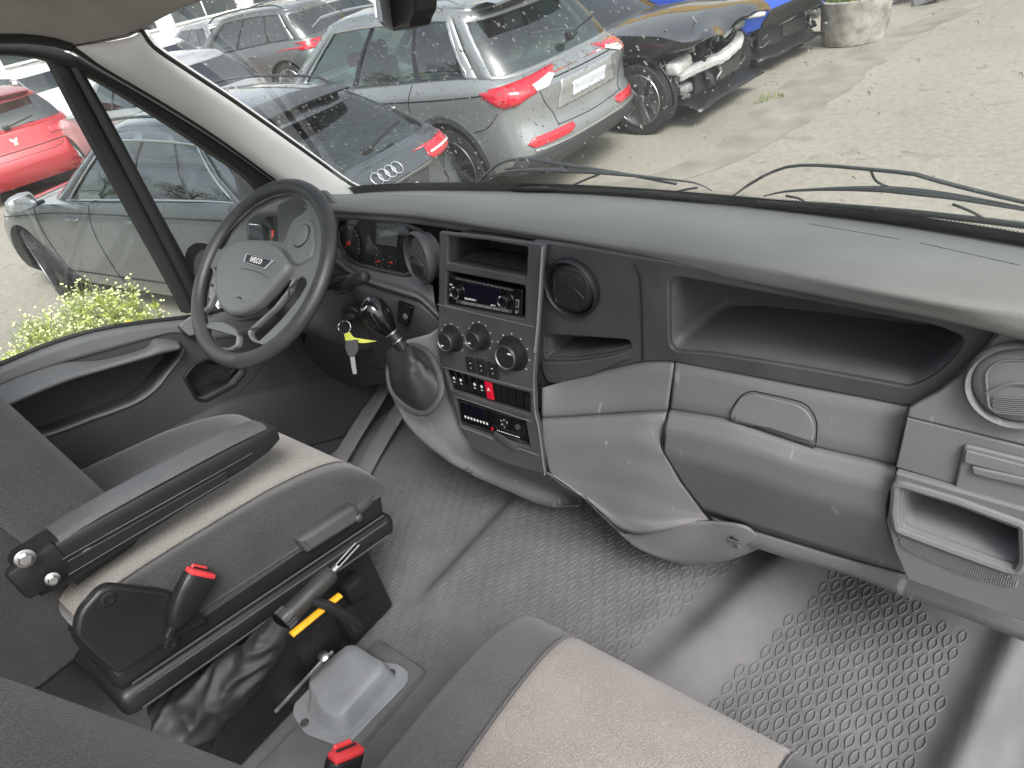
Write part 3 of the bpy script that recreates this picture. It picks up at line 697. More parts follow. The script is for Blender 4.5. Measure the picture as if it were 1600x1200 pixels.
# soft grey cowl under the cluster
cw = [row([(500, 372, .05), (527, 384, .05), (543, 407, .05), (575, 420, .046), (630, 432, .04), (652, 432, .035), (676, 446, .03)]), row([(500, 386, .03), (527, 398, .03), (545, 416, .03), (578, 432, .026), (630, 447, .02), (655, 455, .016), (680, 474, .01)]),
      row([(500, 398, .0), (527, 410, .0), (546, 424, .0), (580, 440, -.004), (630, 456, -.008), (657, 466, -.01), (686, 494, -.012)]), row([(500, 404, .01), (527, 415, .01), (546, 429, .01), (580, 445, .006), (630, 461, .0), (657, 471, 0), (687, 500, .0)])]
sheet('cluster_cowl', loft(cw, 40, 16), 'door_grey', dash, .003)
kn = [row([(500, 405, .012), (546, 430, .012), (580, 446, .008), (630, 462, .004), (657, 473, .002), (688, 504, .002)]), row([(500, 450, .0), (546, 462, -.004), (600, 470, -.008), (640, 482, -.008), (664, 500, -.006), (690, 530, -.006)]),
      row([(480, 520, .01), (546, 520, .005), (600, 520, .0), (645, 522, -.006), (668, 535, -.01), (692, 556, -.012)]), row([(470, 570, .06), (530, 575, .05), (590, 575, .04), (630, 570, .02), (668, 560, 0), (696, 575, -.01)]), row([(470, 600, .13), (530, 605, .12), (590, 600, .11), (630, 590, .09), (668, 580, .06), (698, 585, .03)])]
sheet('knee_panel', loft(kn, 40, 24), 'plastic_dark', dash, .003)
FLs = frame(at(632, 485, y=-.012), (0, -1, .1)); plate('light_switch', FLs, uv(FLs, [(626, 468), (648, 478), (640, 508), (624, 500)]), 'gloss_black', dash, .008, .002, rnd=.003)
bm = bmesh.new(); add_lathe(bm, [(.006, 0), (.006, .003), (.003, .003)], frame(at(634, 494, y=-.022), (0, -1, .1)), 14); build('switch_wheel', bm, 'plastic_mid', dash)
# vent turned towards the driver, and the one beyond the wheel
bm = bmesh.new()
v1 = vent(frame(at(661, 402, y=.018), (-.27, -.92, .15)), (0, 0), .050, dash, 'plastic_dark', R(-4), 0)
FE = frame(at(482, 372, y=.035), (.35, -1, .2))
plate('left_end_panel', FE, uv(FE, [(436, 318), (470, 300), (512, 296), (531, 318), (530, 345), (520, 410), (497, 440), (455, 430), (438, 380)]), 'door_grey', dash, .010, .004, rnd=.01)
vent(FE @ Matrix.Translation((0, 0, .010)), uv(FE, [(482, 374)])[0], .034, dash, 'door_grey', 0, 0)
# side flank of the console down to the floor, carrying the gear gaiter
fl = [row([(690, 505, 'y', -.010), (694, 556, 'y', -.028), (706, 612, 'y', -.042), (726, 664, 'y', -.058), (748, 700, 'y', -.07), (800, 724, 'y', -.08), (858, 740, 'y', -.082), (910, 775, 'y', -.08)]),
      row([(676, 520, 'x', -.135), (680, 560, 'x', -.145), (690, 620, 'x', -.145), (708, 670, 'x', -.12), (738, 706, 'x', -.09), (795, 735, 'x', -.03), (855, 760, 'x', .03), (908, 782, 'x', .09)]),
      row([(640, 530, 'x', -.19), (625, 570, 'x', -.21), (636, 630, 'x', -.20), (668, 680, 'x', -.17), (725, 722, 'x', -.12), (790, 755, 'x', -.05), (850, 782, 'x', .02), (905, 790, 'x', .08)]),
      row([(615, 540, 'x', -.23), (606, 580, 'x', -.24), (622, 640, 'x', -.225), (660, 690, 'x', -.19), (720, 732, 'x', -.13), (790, 765, 'x', -.055), (852, 790, 'x', .015), (905, 792, 'x', .075)]),
      row([(625, 545, 'y', .10), (630, 590, 'y', .10), (650, 650, 'y', .09), (690, 690, 'y', .07), (740, 728, 'y', .05), (800, 762, 'y', .03), (860, 788, 'y', .02), (905, 790, 'y', 0)])]
sheet('console_flank', loft(fl, 50, 24), 'plastic_lower', dash, .003)
# wiring trunking / footwell liner beside the pedals
tr = [row([(548, 760, -.40), (575, 700, -.42), (610, 640, -.42), (650, 600, -.40)], 'x'), row([(556, 762, -.37), (590, 700, -.385), (622, 650, -.39), (655, 610, -.37)], 'x'), row([(566, 750, -.36), (600, 700, -.37), (632, 655, -.37), (662, 620, -.36)], 'x')]
for k, o_ in enumerate(((0, 0, 0), (-.10, .02, .02))):
    bm = bmesh.new(); pts = [p+V(o_) for p in spline([at(552, 765, z=.02), at(585, 705, z=.03), at(618, 650, z=.06), at(640, 615, z=.12)], 16)]
    add_tube(bm, pts, .028, 8, flat=.45, up=(0, 0, 1)); build('cable_trunking', bm, 'plastic_lower', dash)
bm = bmesh.new(); add_grid(bm, [[V((-.87+.73*i/10, .27, -.02+.70*j/10)) for i in range(11)] for j in range(11)]); build('bulkhead', bm, 'plastic_black', dash)
bm = bmesh.new(); add_grid(bm, [[V((-.2+1.2*i/10, .34-.014*j, .03+.60*j/10)) for i in range(11)] for j in range(11)]); build('bulkhead', bm, 'plastic_black', dash)
# ---------------------------------------------------------------- steering column
col = thing('steering_column', 'dark grey steering column shroud with control stalk and ignition lock behind the wheel', 'steering column', (-.467, .0, .55))
WC = V((-.467, -.164, .737)); wa, wb = R(49.9), R(3.7)
e1 = V((math.cos(wb), math.sin(wb), 0)); fwd = V((-math.sin(wb), math.cos(wb), 0)); e2 = math.sin(wa)*fwd+math.cos(wa)*V((0, 0, 1)); wn = e1.cross(e2)   # wn points to the driver
FWH = Matrix(((e1.x, e2.x, wn.x, WC.x), (e1.y, e2.y, wn.y, WC.y), (e1.z, e2.z, wn.z, WC.z), (0, 0, 0, 1)))
bm = bmesh.new()
secs = []
for z, w_, h0, h1 in ((-.055, .052, .040, -.055), (-.10, .062, .046, -.072), (-.17, .066, .05, -.08), (-.25, .06, .05, -.08), (-.32, .05, .04, -.07)):
    ring = []
    for k in range(24):
        a = 2*math.pi*k/24; c_, s_ = math.cos(a), math.sin(a)
        x = w_*math.copysign(abs(c_)**.55, c_); y = (h0 if s_ > 0 else -h1)*math.copysign(abs(s_)**.55, s_)
        ring.append(FWH @ V((x, y, z)))
    secs.append(ring)
add_grid(bm, secs, closed=True); bm.faces.new([v for v in bm.verts][:24][::-1])
build('column_shroud', bm, 'plastic_dark', col)
bm = bmesh.new(); p0 = FWH @ V((.05, .0, -.10)); p3 = at(572, 432, y=-.075); d = (p3-p0)
add_tube(bm, [p0, p0+d*.35, p0+d*.5], [.007, .007, .009], 10); so = build('stalk', bm, 'plastic_black', col)
bm = bmesh.new(); add_tube(bm, [p0+d*t for t in (.45, .5, .72, .75, .78, .95, 1.0, 1.02)], [.010, .014, .0145, .012, .0145, .0145, .011, .004], 14); build('stalk_end', bm, 'plastic_black', so)
bm = bmesh.new()
for k in range(12):
    a = 2*math.pi*k/12; q = d.normalized().orthogonal(); q.rotate(Quaternion(d.normalized(), a)); add_tube(bm, [p0+d*.52+q*.0146, p0+d*.70+q*.0146], .0012, 4)
stuff(build('stalk_ribs', bm, 'plastic_black', so))
ign = at(548, 492, x=-.375)
FI = frame(ign, (.35, -.75, .25)); bm = bmesh.new(); add_lathe(bm, [(.020, -.03), (.020, 0), (.017, .004), (.013, .004), (.013, .0)], FI, 24); build('ignition_barrel', bm, 'plastic_black', col)
bm = bmesh.new(); add_box(bm, (.006, 0, .012), (.03, .012, .022), FI, .003); build('key_head', bm, 'plastic_black', col)
# key bunch hanging from the lock
key = thing('key_bunch', 'spare key on a steel ring with a yellow tag hanging from the ignition lock', 'key', at(550, 545, x=-.36))
kr = at(538, 511, x=-.36); FKR = frame(kr, (.55, -.6, .55)); bm = bmesh.new()
add_tube(bm, [FKR @ V((.0135*math.cos(2*math.pi*k/24), .0135*math.sin(2*math.pi*k/24), 0)) for k in range(24)], .0011, 6, closed=True); build('key_ring', bm, 'chrome', key)
bm = bmesh.new(); add_tube(bm, [FKR @ V((0, .0135, 0)), at(543, 497, x=-.368)], .0014, 6); build('ring_link', bm, 'chrome', key)
FY = frame(at(565, 531, x=-.352), (.6, -.6, .5)); plate('yellow_tag', FY, uv(FY, [(538, 522), (546, 518), (552, 526), (556, 528), (590, 533), (572, 536), (552, 536), (540, 532)]), 'lime', key, .002, .0005)
FKB = frame(at(551, 545, x=-.355), (.6, -.65, .3)); plate('key_bow', FKB, uv(FKB, [(540, 532), (560, 530), (561, 548), (554, 557), (545, 556), (540, 545)]), 'plastic_dark', key, .007, .002, rnd=.003)
plate('key_blade', FKB, uv(FKB, [(547, 555), (554, 554), (558, 580), (558, 584), (552, 584), (550, 575), (549, 570)]), 'steel', key, .002, .0004, z=.002)
# ---------------------------------------------------------------- steering wheel
sw = thing('steering_wheel', 'dark grey four spoke steering wheel with IVECO badge on its airbag cover', 'steering wheel', WC)
bm = bmesh.new(); N = 96; rr = .1925; rings = []
for i in range(N):
    a = 2*math.pi*i/N; ring = []
    for k in range(16):
        b = 2*math.pi*k/16; ring.append(FWH @ V(((rr+.0165*math.cos(b))*math.cos(a), (rr+.0165*math.cos(b))*math.sin(a), .0145*math.sin(b))))
    rings.append(ring)
add_grid(bm, rings+[rings[0]], closed=True); bmesh.ops.remove_doubles(bm, verts=bm.verts, dist=1e-6)
rim = build('wheel_rim', bm, 'wheel_rim', sw)
FH = FWH @ Matrix.Translation((0, 0, -.016))
def zw(pts): return [(280+p[0]/3.529, 260+p[1]/3.529) for p in pts]
I = FH
h_top = uv(FH, zw([(215, 470), (262, 488), (285, 470), (330, 452), (420, 436), (520, 440), (610, 450), (635, 400), (660, 330), (735, 275), (752, 230), (720, 180), (640, 160), (540, 180), (440, 235), (350, 320), (280, 400)]))
h_left = uv(FH, zw([(160, 575), (200, 552), (225, 570), (238, 640), (225, 720), (195, 790), (150, 830), (112, 815), (118, 740), (130, 650)]))
h_bl = uv(FH, zw([(145, 910), (200, 868), (270, 868), (330, 900), (362, 945), (355, 1000), (310, 1028), (240, 1020), (180, 985), (145, 950)]))
h_br = uv(FH, zw([(440, 960), (420, 925), (470, 880), (560, 800), (640, 700), (665, 640), (720, 630), (735, 660), (690, 740), (600, 850), (520, 930), (470, 975)]))
plate('spokes', FH, arc(0, 0, .187, .187, n=72), 'wheel_grey', sw, .016, .005, holes=[h_top, h_left, h_bl, h_br], rnd=.006, res=3)
FA = FWH @ Matrix.Translation((0, 0, -.012))
ab = uv(FA, zw([(262, 640), (272, 560), (305, 492), (385, 442), (520, 437), (600, 470), (672, 572), (655, 610), (560, 720), (480, 800), (400, 842), (335, 845), (283, 800), (262, 720)]))
acv = plate('airbag_cover', FA, ab, 'wheel_grey', sw, .034, .012, rnd=.012, res=5)
rp_ = uv(FA, zw([(625, 452), (640, 390), (680, 320), (745, 300), (775, 340), (780, 470), (760, 520), (700, 560), (668, 560), (610, 470)]))
plate('switch_pad', FA, rp_, 'wheel_grey', sw, .018, .006, rnd=.012, res=4)
c = uv(FA, zw([(712, 405)]))[0]; bm = bmesh.new(); T = FA @ Matrix.Translation((c[0], c[1], .018))
add_lathe(bm, [(.021, -.004), (.0205, .003), (.017, .005), (.001, .0055)], T @ Matrix.Diagonal((1, 1.15, 1, 1)), 32); hb = build('horn_button', bm, 'wheel_grey', sw)
bm = bmesh.new(); add_tube(bm, [T @ V((.021*math.cos(2*math.pi*k/32), .0245*math.sin(2*math.pi*k/32), .001)) for k in range(32)], .0012, 6, closed=True); build('button_gap', bm, 'plastic_black', hb)
FB = FWH @ Matrix.Translation((0, 0, .0225))
bd = uv(FB, zw([(375, 482), (528, 522), (478, 570), (358, 528)]))
bq = [V(p) for p in bd]; u_ = (bq[1]-bq[0]).normalized(); ang = math.atan2(u_.y, u_.x)
bdg = plate('badge', FB, bd, 'silver', sw, .003, .001, rnd=.003); ctr = sum(bq, V((0, 0)))/4
plate('badge_field', FB, [ctr+(q-ctr)*.86 for q in bq], 'plastic_black', bdg, .0012, .0002, z=.003, rnd=.002)
text('badge_text', 'IVECO', FB @ Matrix.Translation((ctr.x, ctr.y, .0046)) @ Matrix.Rotation(ang, 4, 'Z'), .0165, 'white_print', bdg, .0008, sx=.74, sp=1.16)
bm = bmesh.new(); ln = uv(FB, zw([(340, 563), (400, 572), (450, 590), (488, 615)])); add_tube(bm, spline([FB @ V((*p, -.0002)) for p in ln], 12), .0007, 5); build('cover_line', bm, 'plastic_black', sw)
ap = [V(p) for p in uv(FB, zw([(292, 698), (386, 728), (378, 752), (290, 722)]))]
apl = plate('airbag_label', FB, ap, 'plastic_mid', sw, .0008, .0002, z=0); c2 = sum(ap, V((0, 0)))/4
plate('label_field', FB, [c2+(q-c2)*.86 for q in ap], 'wheel_grey', apl, .0005, .0001, z=.0008)
text('label_text', 'airbag', FB @ Matrix.Translation((c2.x, c2.y, .0015)) @ Matrix.Rotation(ang, 4, 'Z'), .0065, 'plastic_black', apl, .0003, bold=.0002)
for a, b, c_ in (((640, 735), (640, 690), (715, 626)), ((362, 938), (420, 912), (475, 905))):
    bm = bmesh.new(); add_tube(bm, [FH @ V((*p, .0165)) for p in uv(FH, zw([a, b, c_]))], .0014, 5); build('spoke_joint', bm, 'plastic_black', sw)
# perforated leather grip on the right of the rim: tiny raised pips
bm = bmesh.new()
for i in range(120):
    for k in range(7):
        a = R(-78+i*.62); b = R(15+k*14+(7 if i % 2 else 0))
        p = FWH @ V(((rr+.0168*math.cos(b))*math.cos(a), (rr+.0168*math.cos(b))*math.sin(a), .0148*math.sin(b)))
        q = FWH.to_3x3() @ V((math.cos(b)*math.cos(a), math.cos(b)*math.sin(a), math.sin(b)))
        add_lathe(bm, [(.0009, -.0003), (.0005, .0004)], frame(p, q), 5)
stuff(build('grip_pips', bm, 'wheel_rim', sw))
# ---------------------------------------------------------------- gear lever
gr = thing('gear_lever', 'gear lever with glossy black knob and black leather gaiter on the console flank', 'gear lever', at(655, 600, x=-.17))
gb = at(657, 598, x=-.135); gk = at(591, 494, x=-.195); gn = (gk-gb).normalized()
fn = V((-.10, -.78, .62)).normalized(); FGB = frame(gb, fn)
bm = bmesh.new(); bz = uv(FGB, [(690, 585), (694, 610), (685, 632), (668, 646), (645, 640), (620, 618), (611, 590), (614, 565), (632, 545), (655, 542), (676, 556)])
lp = spline([FGB @ V((*p, .006)) for p in bz+[bz[0]]], 48)[:-1]; add_tube(bm, lp, .0065, 8, closed=True); build('gaiter_ring', bm, 'plastic_shelf', gr)
c = sum(lp, V())/len(lp); neck = at(626, 538, x=-.165); bm = bmesh.new(); rows = []
for t in range(15):
    u = t/14; ring = []
    ctr = c.lerp(neck, u)+fn*.018*math.sin(math.pi*u)
    for i, p in enumerate(lp):
        d = (p-c); sc = (1-u)**1.25*.96+.20*u; fold = 1+.10*math.sin(i*2*math.pi/48*5+u*5)*math.sin(math.pi*u)+.06*math.sin(u*22+i*.3)*math.sin(math.pi*u)
        ring.append(ctr+d*sc*fold)
    rows.append(ring)
add_grid(bm, rows, closed=True); build('gaiter', bm, 'boot_leather', gr)
bm = bmesh.new(); ax = (gk-neck).normalized(); add_tube(bm, [neck-ax*.02, neck+ax*.012, neck+ax*.013, neck+ax*.03], [.012, .012, .0135, .0125], 16); build('collar', bm, 'plastic_black', gr)
bm = bmesh.new(); add_tube(bm, [neck+ax*.009, neck+ax*.012], .0138, 18); add_tube(bm, [neck+ax*.028, neck+ax*.031], .0142, 18); build('collar_ring', bm, 'steel', gr)
L_ = (gk-neck).length
bm = bmesh.new(); prof = [(.0135, .03), (.016, .036), (.023, .05), (.0275, .066), (.0285, .08), (.0265, .093), (.019, .104), (.008, .109), (.0005, .110)]
FNB = frame(neck, ax, (0, 0, 1)); add_lathe(bm, prof, FNB, 28); build('knob', bm, 'gloss_black', gr)
kp2 = at(577, 484, x=-.262); fk2 = (ax*.9+(CAM-gk).normalized()*.75+V((-.35, -.1, 0))).normalized(); Fk = frame(FNB @ V((0, 0, .080)) + fk2*.0268, fk2); bm = bmesh.new()
o = plate('shift_plate', Fk, arc(0, 0, .009, .016, n=28, rot=25), 'silver', gr, .0015, .0006); 
for k in (-1, 0, 1):
    bm = bmesh.new(); add_box(bm, (k*.0045, 0, .0017), (.0008, .014, .0005), Fk @ Matrix.Rotation(R(25), 4, 'Z')); build('shift_mark', bm, 'plastic_black', o)
bm = bmesh.new(); add_box(bm, (0, 0, .0017), (.010, .0008, .0005), Fk @ Matrix.Rotation(R(25), 4, 'Z')); build('shift_mark', bm, 'plastic_black', o)
# ---------------------------------------------------------------- driver's door
door = thing('driver_door', 'grey van door with armrest, black window frame and divided side window', 'door', (-.85, -.5, 0))
def zd(p): return (p[0]/4, 480+p[1]/4)
belt = row([(-130, 615), (-60, 590), zd((0, 366)), zd((300, 242)), zd((600, 152)), zd((900, 102)), zd((1190, 67)), (330, 490), (400, 470), (450, 440)], 'x', -.845)
up = row([(-130, 640), (-60, 612), zd((0, 400)), zd((300, 275)), zd((600, 180)), zd((900, 128)), zd((1190, 100)), (330, 498), (400, 478), (450, 448)], 'x', -.815)
e2_ = row([(-130, 668), (-60, 640), zd((0, 490)), zd((380, 352)), zd((560, 300)), zd((950, 190)), zd((1110, 160)), (330, 530), (400, 520), (450, 500)], 'x', -.812)
led0 = row([(-130, 672), (-60, 645), zd((0, 500)), zd((380, 358)), zd((640, 338)), zd((900, 268)), zd((1010, 200)), zd((1140, 205)), (330, 545), (400, 540)], 'x', -.805)
g = [spline(shift(belt, (-.03, 0, -.01)), 60), spline(belt, 60), spline(up, 60), spline(e2_, 60)]
gg = []
for a, b in zip(g, g[1:]):
    for k in range(4): gg.append([p.lerp(q, k/4) for p, q in zip(a, b)])
gg.append(g[-1]); sheet('upper_panel', gg, 'door_grey', door, .003)
# armrest ledge
l_up = row([(-130, 668), (-60, 640), zd((0, 490)), zd((380, 355)), zd((640, 332)), zd((900, 262)), zd((970, 198)), zd((1118, 212))], 'x', -.812)
l_in = row([(-130, 690), (-60, 662), zd((0, 600)), zd((380, 440)), zd((640, 370)), zd((900, 292)), zd((1000, 245)), zd((1125, 240))], 'x', -.755)
l_dn = row([(-130, 700), (-60, 672), zd((0, 640)), zd((380, 478)), zd((640, 395)), zd((900, 320)), zd((1020, 285)), zd((1122, 262))], 'x', -.752)
l_bk = row([(-130, 730), (-60, 690), zd((0, 720)), zd((380, 545)), zd((640, 455)), zd((900, 375)), zd((1020, 330)), zd((1100, 300))], 'x', -.80)
l_bk = [V((-.815, p.y, p.z)) for p in row([(-130, 715), (-60, 685), zd((0, 690)), zd((380, 515)), zd((640, 428)), zd((900, 350)), zd((1020, 310)), zd((1110, 285))], 'x', -.79)]
sheet('armrest_ledge', loft([l_up, l_in, l_dn, l_bk], 60, 26), 'door_grey', door, .003)
# recessed upper slot (grab hollow) is the dark wall between ledge and upper panel
FDR = frame((-.822, -.5, .5), (1, 0, .02))
slot = uv(FDR, [zd(p) for p in [(380, 350), (620, 262), (850, 205), (960, 192), (900, 262), (760, 312), (620, 338), (480, 350)]])
# lower panel with pocket recess and handle recess
low = uv(FDR, [(-260, 680), (-130, 640), (0, 590), (75, 560), (160, 535), (240, 515), (330, 505), (420, 490), (520, 470), (640, 480), (700, 600), (700, 740), (300, 960), (0, 1100), (-260, 1150)])
pk = uv(FDR, [zd(p) for p in [(-380, 800), (0, 652), (380, 478), (640, 395), (900, 318), (1060, 275), (1128, 262), (1110, 310), (1040, 400), (960, 500), (850, 580), (700, 640), (560, 690), (400, 750), (250, 800), (90, 835), (-100, 870), (-380, 940)]])
hr = uv(FDR, [(288, 585), (300, 572), (318, 564), (372, 570), (374, 580), (358, 598), (316, 620), (306, 618), (294, 598)])
plate('lower_panel', FDR, low, 'door_dark', door, .010, .003, holes=[pk, hr], rnd=.006)
tub('door_pocket', FDR, pk, .045, 'door_dark', door, shrink=.93, rnd=.006)
tub('handle_recess', FDR, hr, .035, 'plastic_black', door, shrink=.85, rnd=.004)
bm = bmesh.new(); lp = rnd_poly(uv(FDR, [(284, 588), (300, 568), (318, 560), (376, 567), (378, 580), (361, 601), (316, 625), (304, 622), (291, 600)]), .006); add_tube(bm, [FDR @ V((p.x, p.y, .011)) for p in lp], .0045, 8, closed=True); build('handle_surround', bm, 'plastic_black', door)
bm = bmesh.new(); add_tube(bm, spline([FDR @ V((*p, z_)) for p, z_ in zip(uv(FDR, [(322, 585), (336, 588), (352, 584), (366, 574)]), (.0, .008, .009, .004))], 16), .0055, 10, flat=.6); build('door_handle', bm, 'plastic_black', door)
# raised rim line round the pocket
bm = bmesh.new(); add_tube(bm, spline([FDR @ V((*p, .011)) for p in uv(FDR, [zd(p) for p in [(80, 832), (250, 800), (400, 752), (560, 690), (700, 642), (850, 580), (960, 500), (1040, 400), (1110, 310), (1132, 258)]])], 60), .0042, 8); build('pocket_rim', bm, 'door_grey', door)
# lower bulge towards the sill
bl = [row([(60, 770, -.812), (150, 720, -.812), (230, 686, -.812), (312, 644, -.812), (400, 610, -.812), (700, 540, -.812)], 'x'), row([(60, 785, -.79), (150, 732, -.785), (230, 697, -.785), (312, 655, -.785), (400, 622, -.79), (700, 550, -.79)], 'x'), row([(60, 830, -.78), (150, 775, -.78), (230, 737, -.78), (312, 695, -.78), (400, 660, -.78), (700, 580, -.78)], 'x'), row([(60, 900, -.80), (150, 840, -.80), (230, 800, -.80), (312, 760, -.80), (400, 720, -.80), (700, 640, -.80)], 'x')]
sheet('door_bin', loft(bl, 40, 20), 'door_dark', door, .003)
# panel in front of the door seam
seam('door_seam', [(372, 615, -.81), (395, 590, -.81), (420, 560, -.81), (445, 545, -.81)], 'x', 0, door, .002)
bm = bmesh.new(); FM = frame(at(292, 513, x=-.80), (1, 0, .3)); plate('corner_trim', FM, uv(FM, [(277, 510), (296, 494), (312, 490), (318, 520), (294, 526)]), 'door_grey', door, .010, .003, rnd=.004)
bm = bmesh.new(); add_tube(bm, [FM @ V((*p, .0095)) for p in uv(FM, [(276, 510), (283, 519), (294, 526), (304, 524)])], .002, 5); build('corner_gap', bm, 'plastic_black', door)
# rubber at the bottom of the glass
bm = bmesh.new(); add_tube(bm, spline([p+V((.004, 0, .004)) for p in belt], 60), .006, 8); build('window_seal', bm, 'rubber', door)
# ---- window frame: black upper frame and divider post, real section
def bar(name, edge_a, edge_b, xa, m, parent, depth=.03, n=40):
    """solid bar whose visible face lies between two traced edges"""
    a = spline(row(edge_a, 'x', xa), n); b = spline(row(edge_b, 'x', xa), n)
    bm = bmesh.new(); d = V((-depth, 0, 0)); md = [p.lerp(q, .5)+V((.006, 0, 0)) for p, q in zip(a, b)]
    rows = [[p+d for p in a], a, [p.lerp(q, .25)+V((.004, 0, 0)) for p, q in zip(a, b)], md, [p.lerp(q, .75)+V((.004, 0, 0)) for p, q in zip(a, b)], b, [p+d for p in b], [p+d for p in a]]
    add_grid(bm, rows); bmesh.ops.remove_doubles(bm, verts=bm.verts, dist=1e-6); bmesh.ops.holes_fill(bm, edges=bm.edges)
    return build(name, bm, m, parent, deg=50)
bar('window_frame', [(-140, 72), (-60, 66), (0, 66), (50, 68), (100, 80), (160, 108), (230, 148), (300, 192), (360, 232), (410, 268), (440, 292), (462, 330)], [(-140, 92), (-60, 87), (0, 85), (40, 87), (78, 94), (140, 118), (200, 152), (280, 203), (340, 244), (386, 276), (412, 305), (430, 350)], -.79, 'rubber', door)
bar('divider_post', [(79, 92), (130, 192), (200, 320), (262, 432), (292, 490)], [(106, 98), (155, 190), (218, 310), (280, 430), (306, 484)], -.80, 'rubber', door)
bar('divider_post', [(106, 98), (155, 190), (218, 310), (280, 430), (306, 484)], [(134, 118), (175, 190), (236, 305), (298, 420), (320, 475)], -.792, 'plastic_black', door)
bar('quarter_frame', [(404, 288), (418, 320), (434, 355), (452, 392), (470, 420)], [(412, 286), (428, 315), (444, 350), (462, 386), (480, 412)], -.80, 'rubber', door)
# glass panes
def pane(name, px, x, m, parent):
    F = frame((x, -.4, .9), (1, 0, .0)); return plate(name, F, uv(F, px), m, parent, .004, .0005)
pane('window_pane', [(-140, 80), (0, 74), (60, 78), (95, 95), (160, 220), (230, 350), (300, 488), (225, 508), (150, 522), (75, 546), (0, 576), (-140, 628)], -.84, 'side_glass', door)
pane('quarter_pane', [(125, 108), (150, 112), (230, 160), (330, 228), (400, 282), (425, 330), (465, 410), (400, 470), (310, 490), (240, 340), (180, 215)], -.835, 'side_glass', door)
# ---------------------------------------------------------------- A-pillar trim
pil = thing('pillar_trim', 'pale grey plastic trim on the slanting pillar beside the windscreen', 'pillar', (-.72, .1, .7))
pa = row([(219, 50, -.640), (226, 62, -.640), (240, 78, -.645), (290, 112, -.655), (360, 158, -.668), (430, 207, -.682), (500, 257, -.695), (545, 289, -.700), (580, 306, -.70)], 'x')
pb = row([(205, 58, -.650), (208, 72, -.652), (225, 92, -.655), (275, 126, -.665), (345, 172, -.678), (412, 220, -.69), (480, 268, -.70), (520, 300, -.705), (553, 322, -.705)], 'x')
pc = row([(165, 66, -.69), (172, 84, -.69), (195, 108, -.692), (250, 142, -.70), (320, 186, -.71), (385, 234, -.72), (448, 282, -.725), (488, 314, -.73), (520, 345, -.73)], 'x')
pd = row([(112, 74, -.745), (128, 84, -.745), (160, 105, -.75), (225, 143, -.755), (300, 189, -.76), (360, 229, -.765), (420, 273, -.77), (455, 300, -.775), (490, 340, -.775)], 'x')
pf = row([(106, 76, -.78), (124, 88, -.78), (156, 109, -.78), (221, 147, -.785), (296, 193, -.79), (356, 233, -.795), (416, 277, -.80), (451, 304, -.80), (486, 344, -.80)], 'x')
pe = [p+V((-.03, .03, .0)) for p in pa]
sheet('trim_panel', loft([pe, pa, pb, pc, pd, pf], 50, 36), 'trim_light', pil, .003)
pr = at(217, 97, x=-.668); FPN = frame(pr, (.75, -.55, -.15)); bm = bmesh.new(); add_lathe(bm, [(.0085, -.002), (.0085, .0025), (.0072, .003), (.0068, .0016), (.0005, .0016)], FPN, 24); build('screw_cap', bm, 'trim_light', pil)
bm = bmesh.new(); add_tube(bm, [FPN @ V((.0088*math.cos(2*math.pi*k/24), .0088*math.sin(2*math.pi*k/24), .0018)) for k in range(24)], .0006, 4, closed=True); build('cap_gap', bm, 'plastic_dark', pil)
bm = bmesh.new(); add_tube(bm, spline([p+V((.002, 0, 0)) for p in pd[:]], 40), .009, 8, flat=.7); build('door_seal', bm, 'rubber', pil)
# lower foot of the pillar behind the wheel
ft = [row([(455, 300, -.775), (500, 312, -.745), (535, 320, -.72)], 'x'), row([(448, 330, -.80), (490, 345, -.77), (520, 345, -.745)], 'x'), row([(460, 380, -.82), (492, 390, -.79), (515, 390, -.76)], 'x'), row([(475, 430, -.82), (500, 440, -.80), (520, 440, -.78)], 'x')]
sheet('pillar_foot', loft(ft, 16, 20), 'door_grey', pil, .003)
# ---------------------------------------------------------------- roof lining
e0 = [V((-.75, -1.3, 1.235)), V((-.75, -.9, 1.235))]+row([(-140, 66, -.75), (0, 58, -.75), (50, 59, -.75), (85, 64, -.75), (112, 72, -.745), (165, 62, -.69), (205, 53, -.65), (220, 44, -.640)], 'x')+[at(250, 25, x=-.56), at(306, 0, x=-.46), at(400, -30, x=-.36), V((0, -.02, 1.232)), V((.45, -.04, 1.235)), V((.95, -.10, 1.22))]
def inw(p, dx, dy, z): return V((p.x+dx, p.y+dy, z))
n_ = len(e0); r1 = []; r2 = []; r3 = []; r4 = []
ds = [(.05, 0)]*6+[(.05, -.02), (.05, -.05), (.04, -.06), (.02, -.07), (.01, -.07), (0, -.07), (0, -.07), (0, -.07), (0, -.07), (0, -.07)]
for p, d in zip(e0, ds):
    r1.append(V((p.x+d[0]*.5, p.y+d[1]*.5, p.z+.025))); r2.append(V((p.x+d[0]*1.4, p.y+d[1]*1.2, p.z+.07))); r3.append(V((p.x+d[0]*3, p.y+d[1]*2.4, p.z+.12))); r4.append(V((p.x+d[0]*6, p.y+d[1]*5, p.z+.16)))
hl = struct(sheet('roof_lining', loft([[p+V((-.01, .005, -.002)) for p in e0], e0, r1, r2, r3, r4], 90, 40), 'headliner', None, .004))
bm = bmesh.new(); add_tube(bm, spline(row([(112, 72, -.738), (150, 65, -.70), (185, 57, -.664), (219, 48, -.632)], 'x'), 16), .0012, 5); build('lining_joint', bm, 'plastic_dark', hl)
bm = bmesh.new(); add_tube(bm, spline([p+V((.004, -.002, -.002)) for p in e0[:7]], 40), .011, 8, flat=.8); build('door_seal', bm, 'rubber', hl)
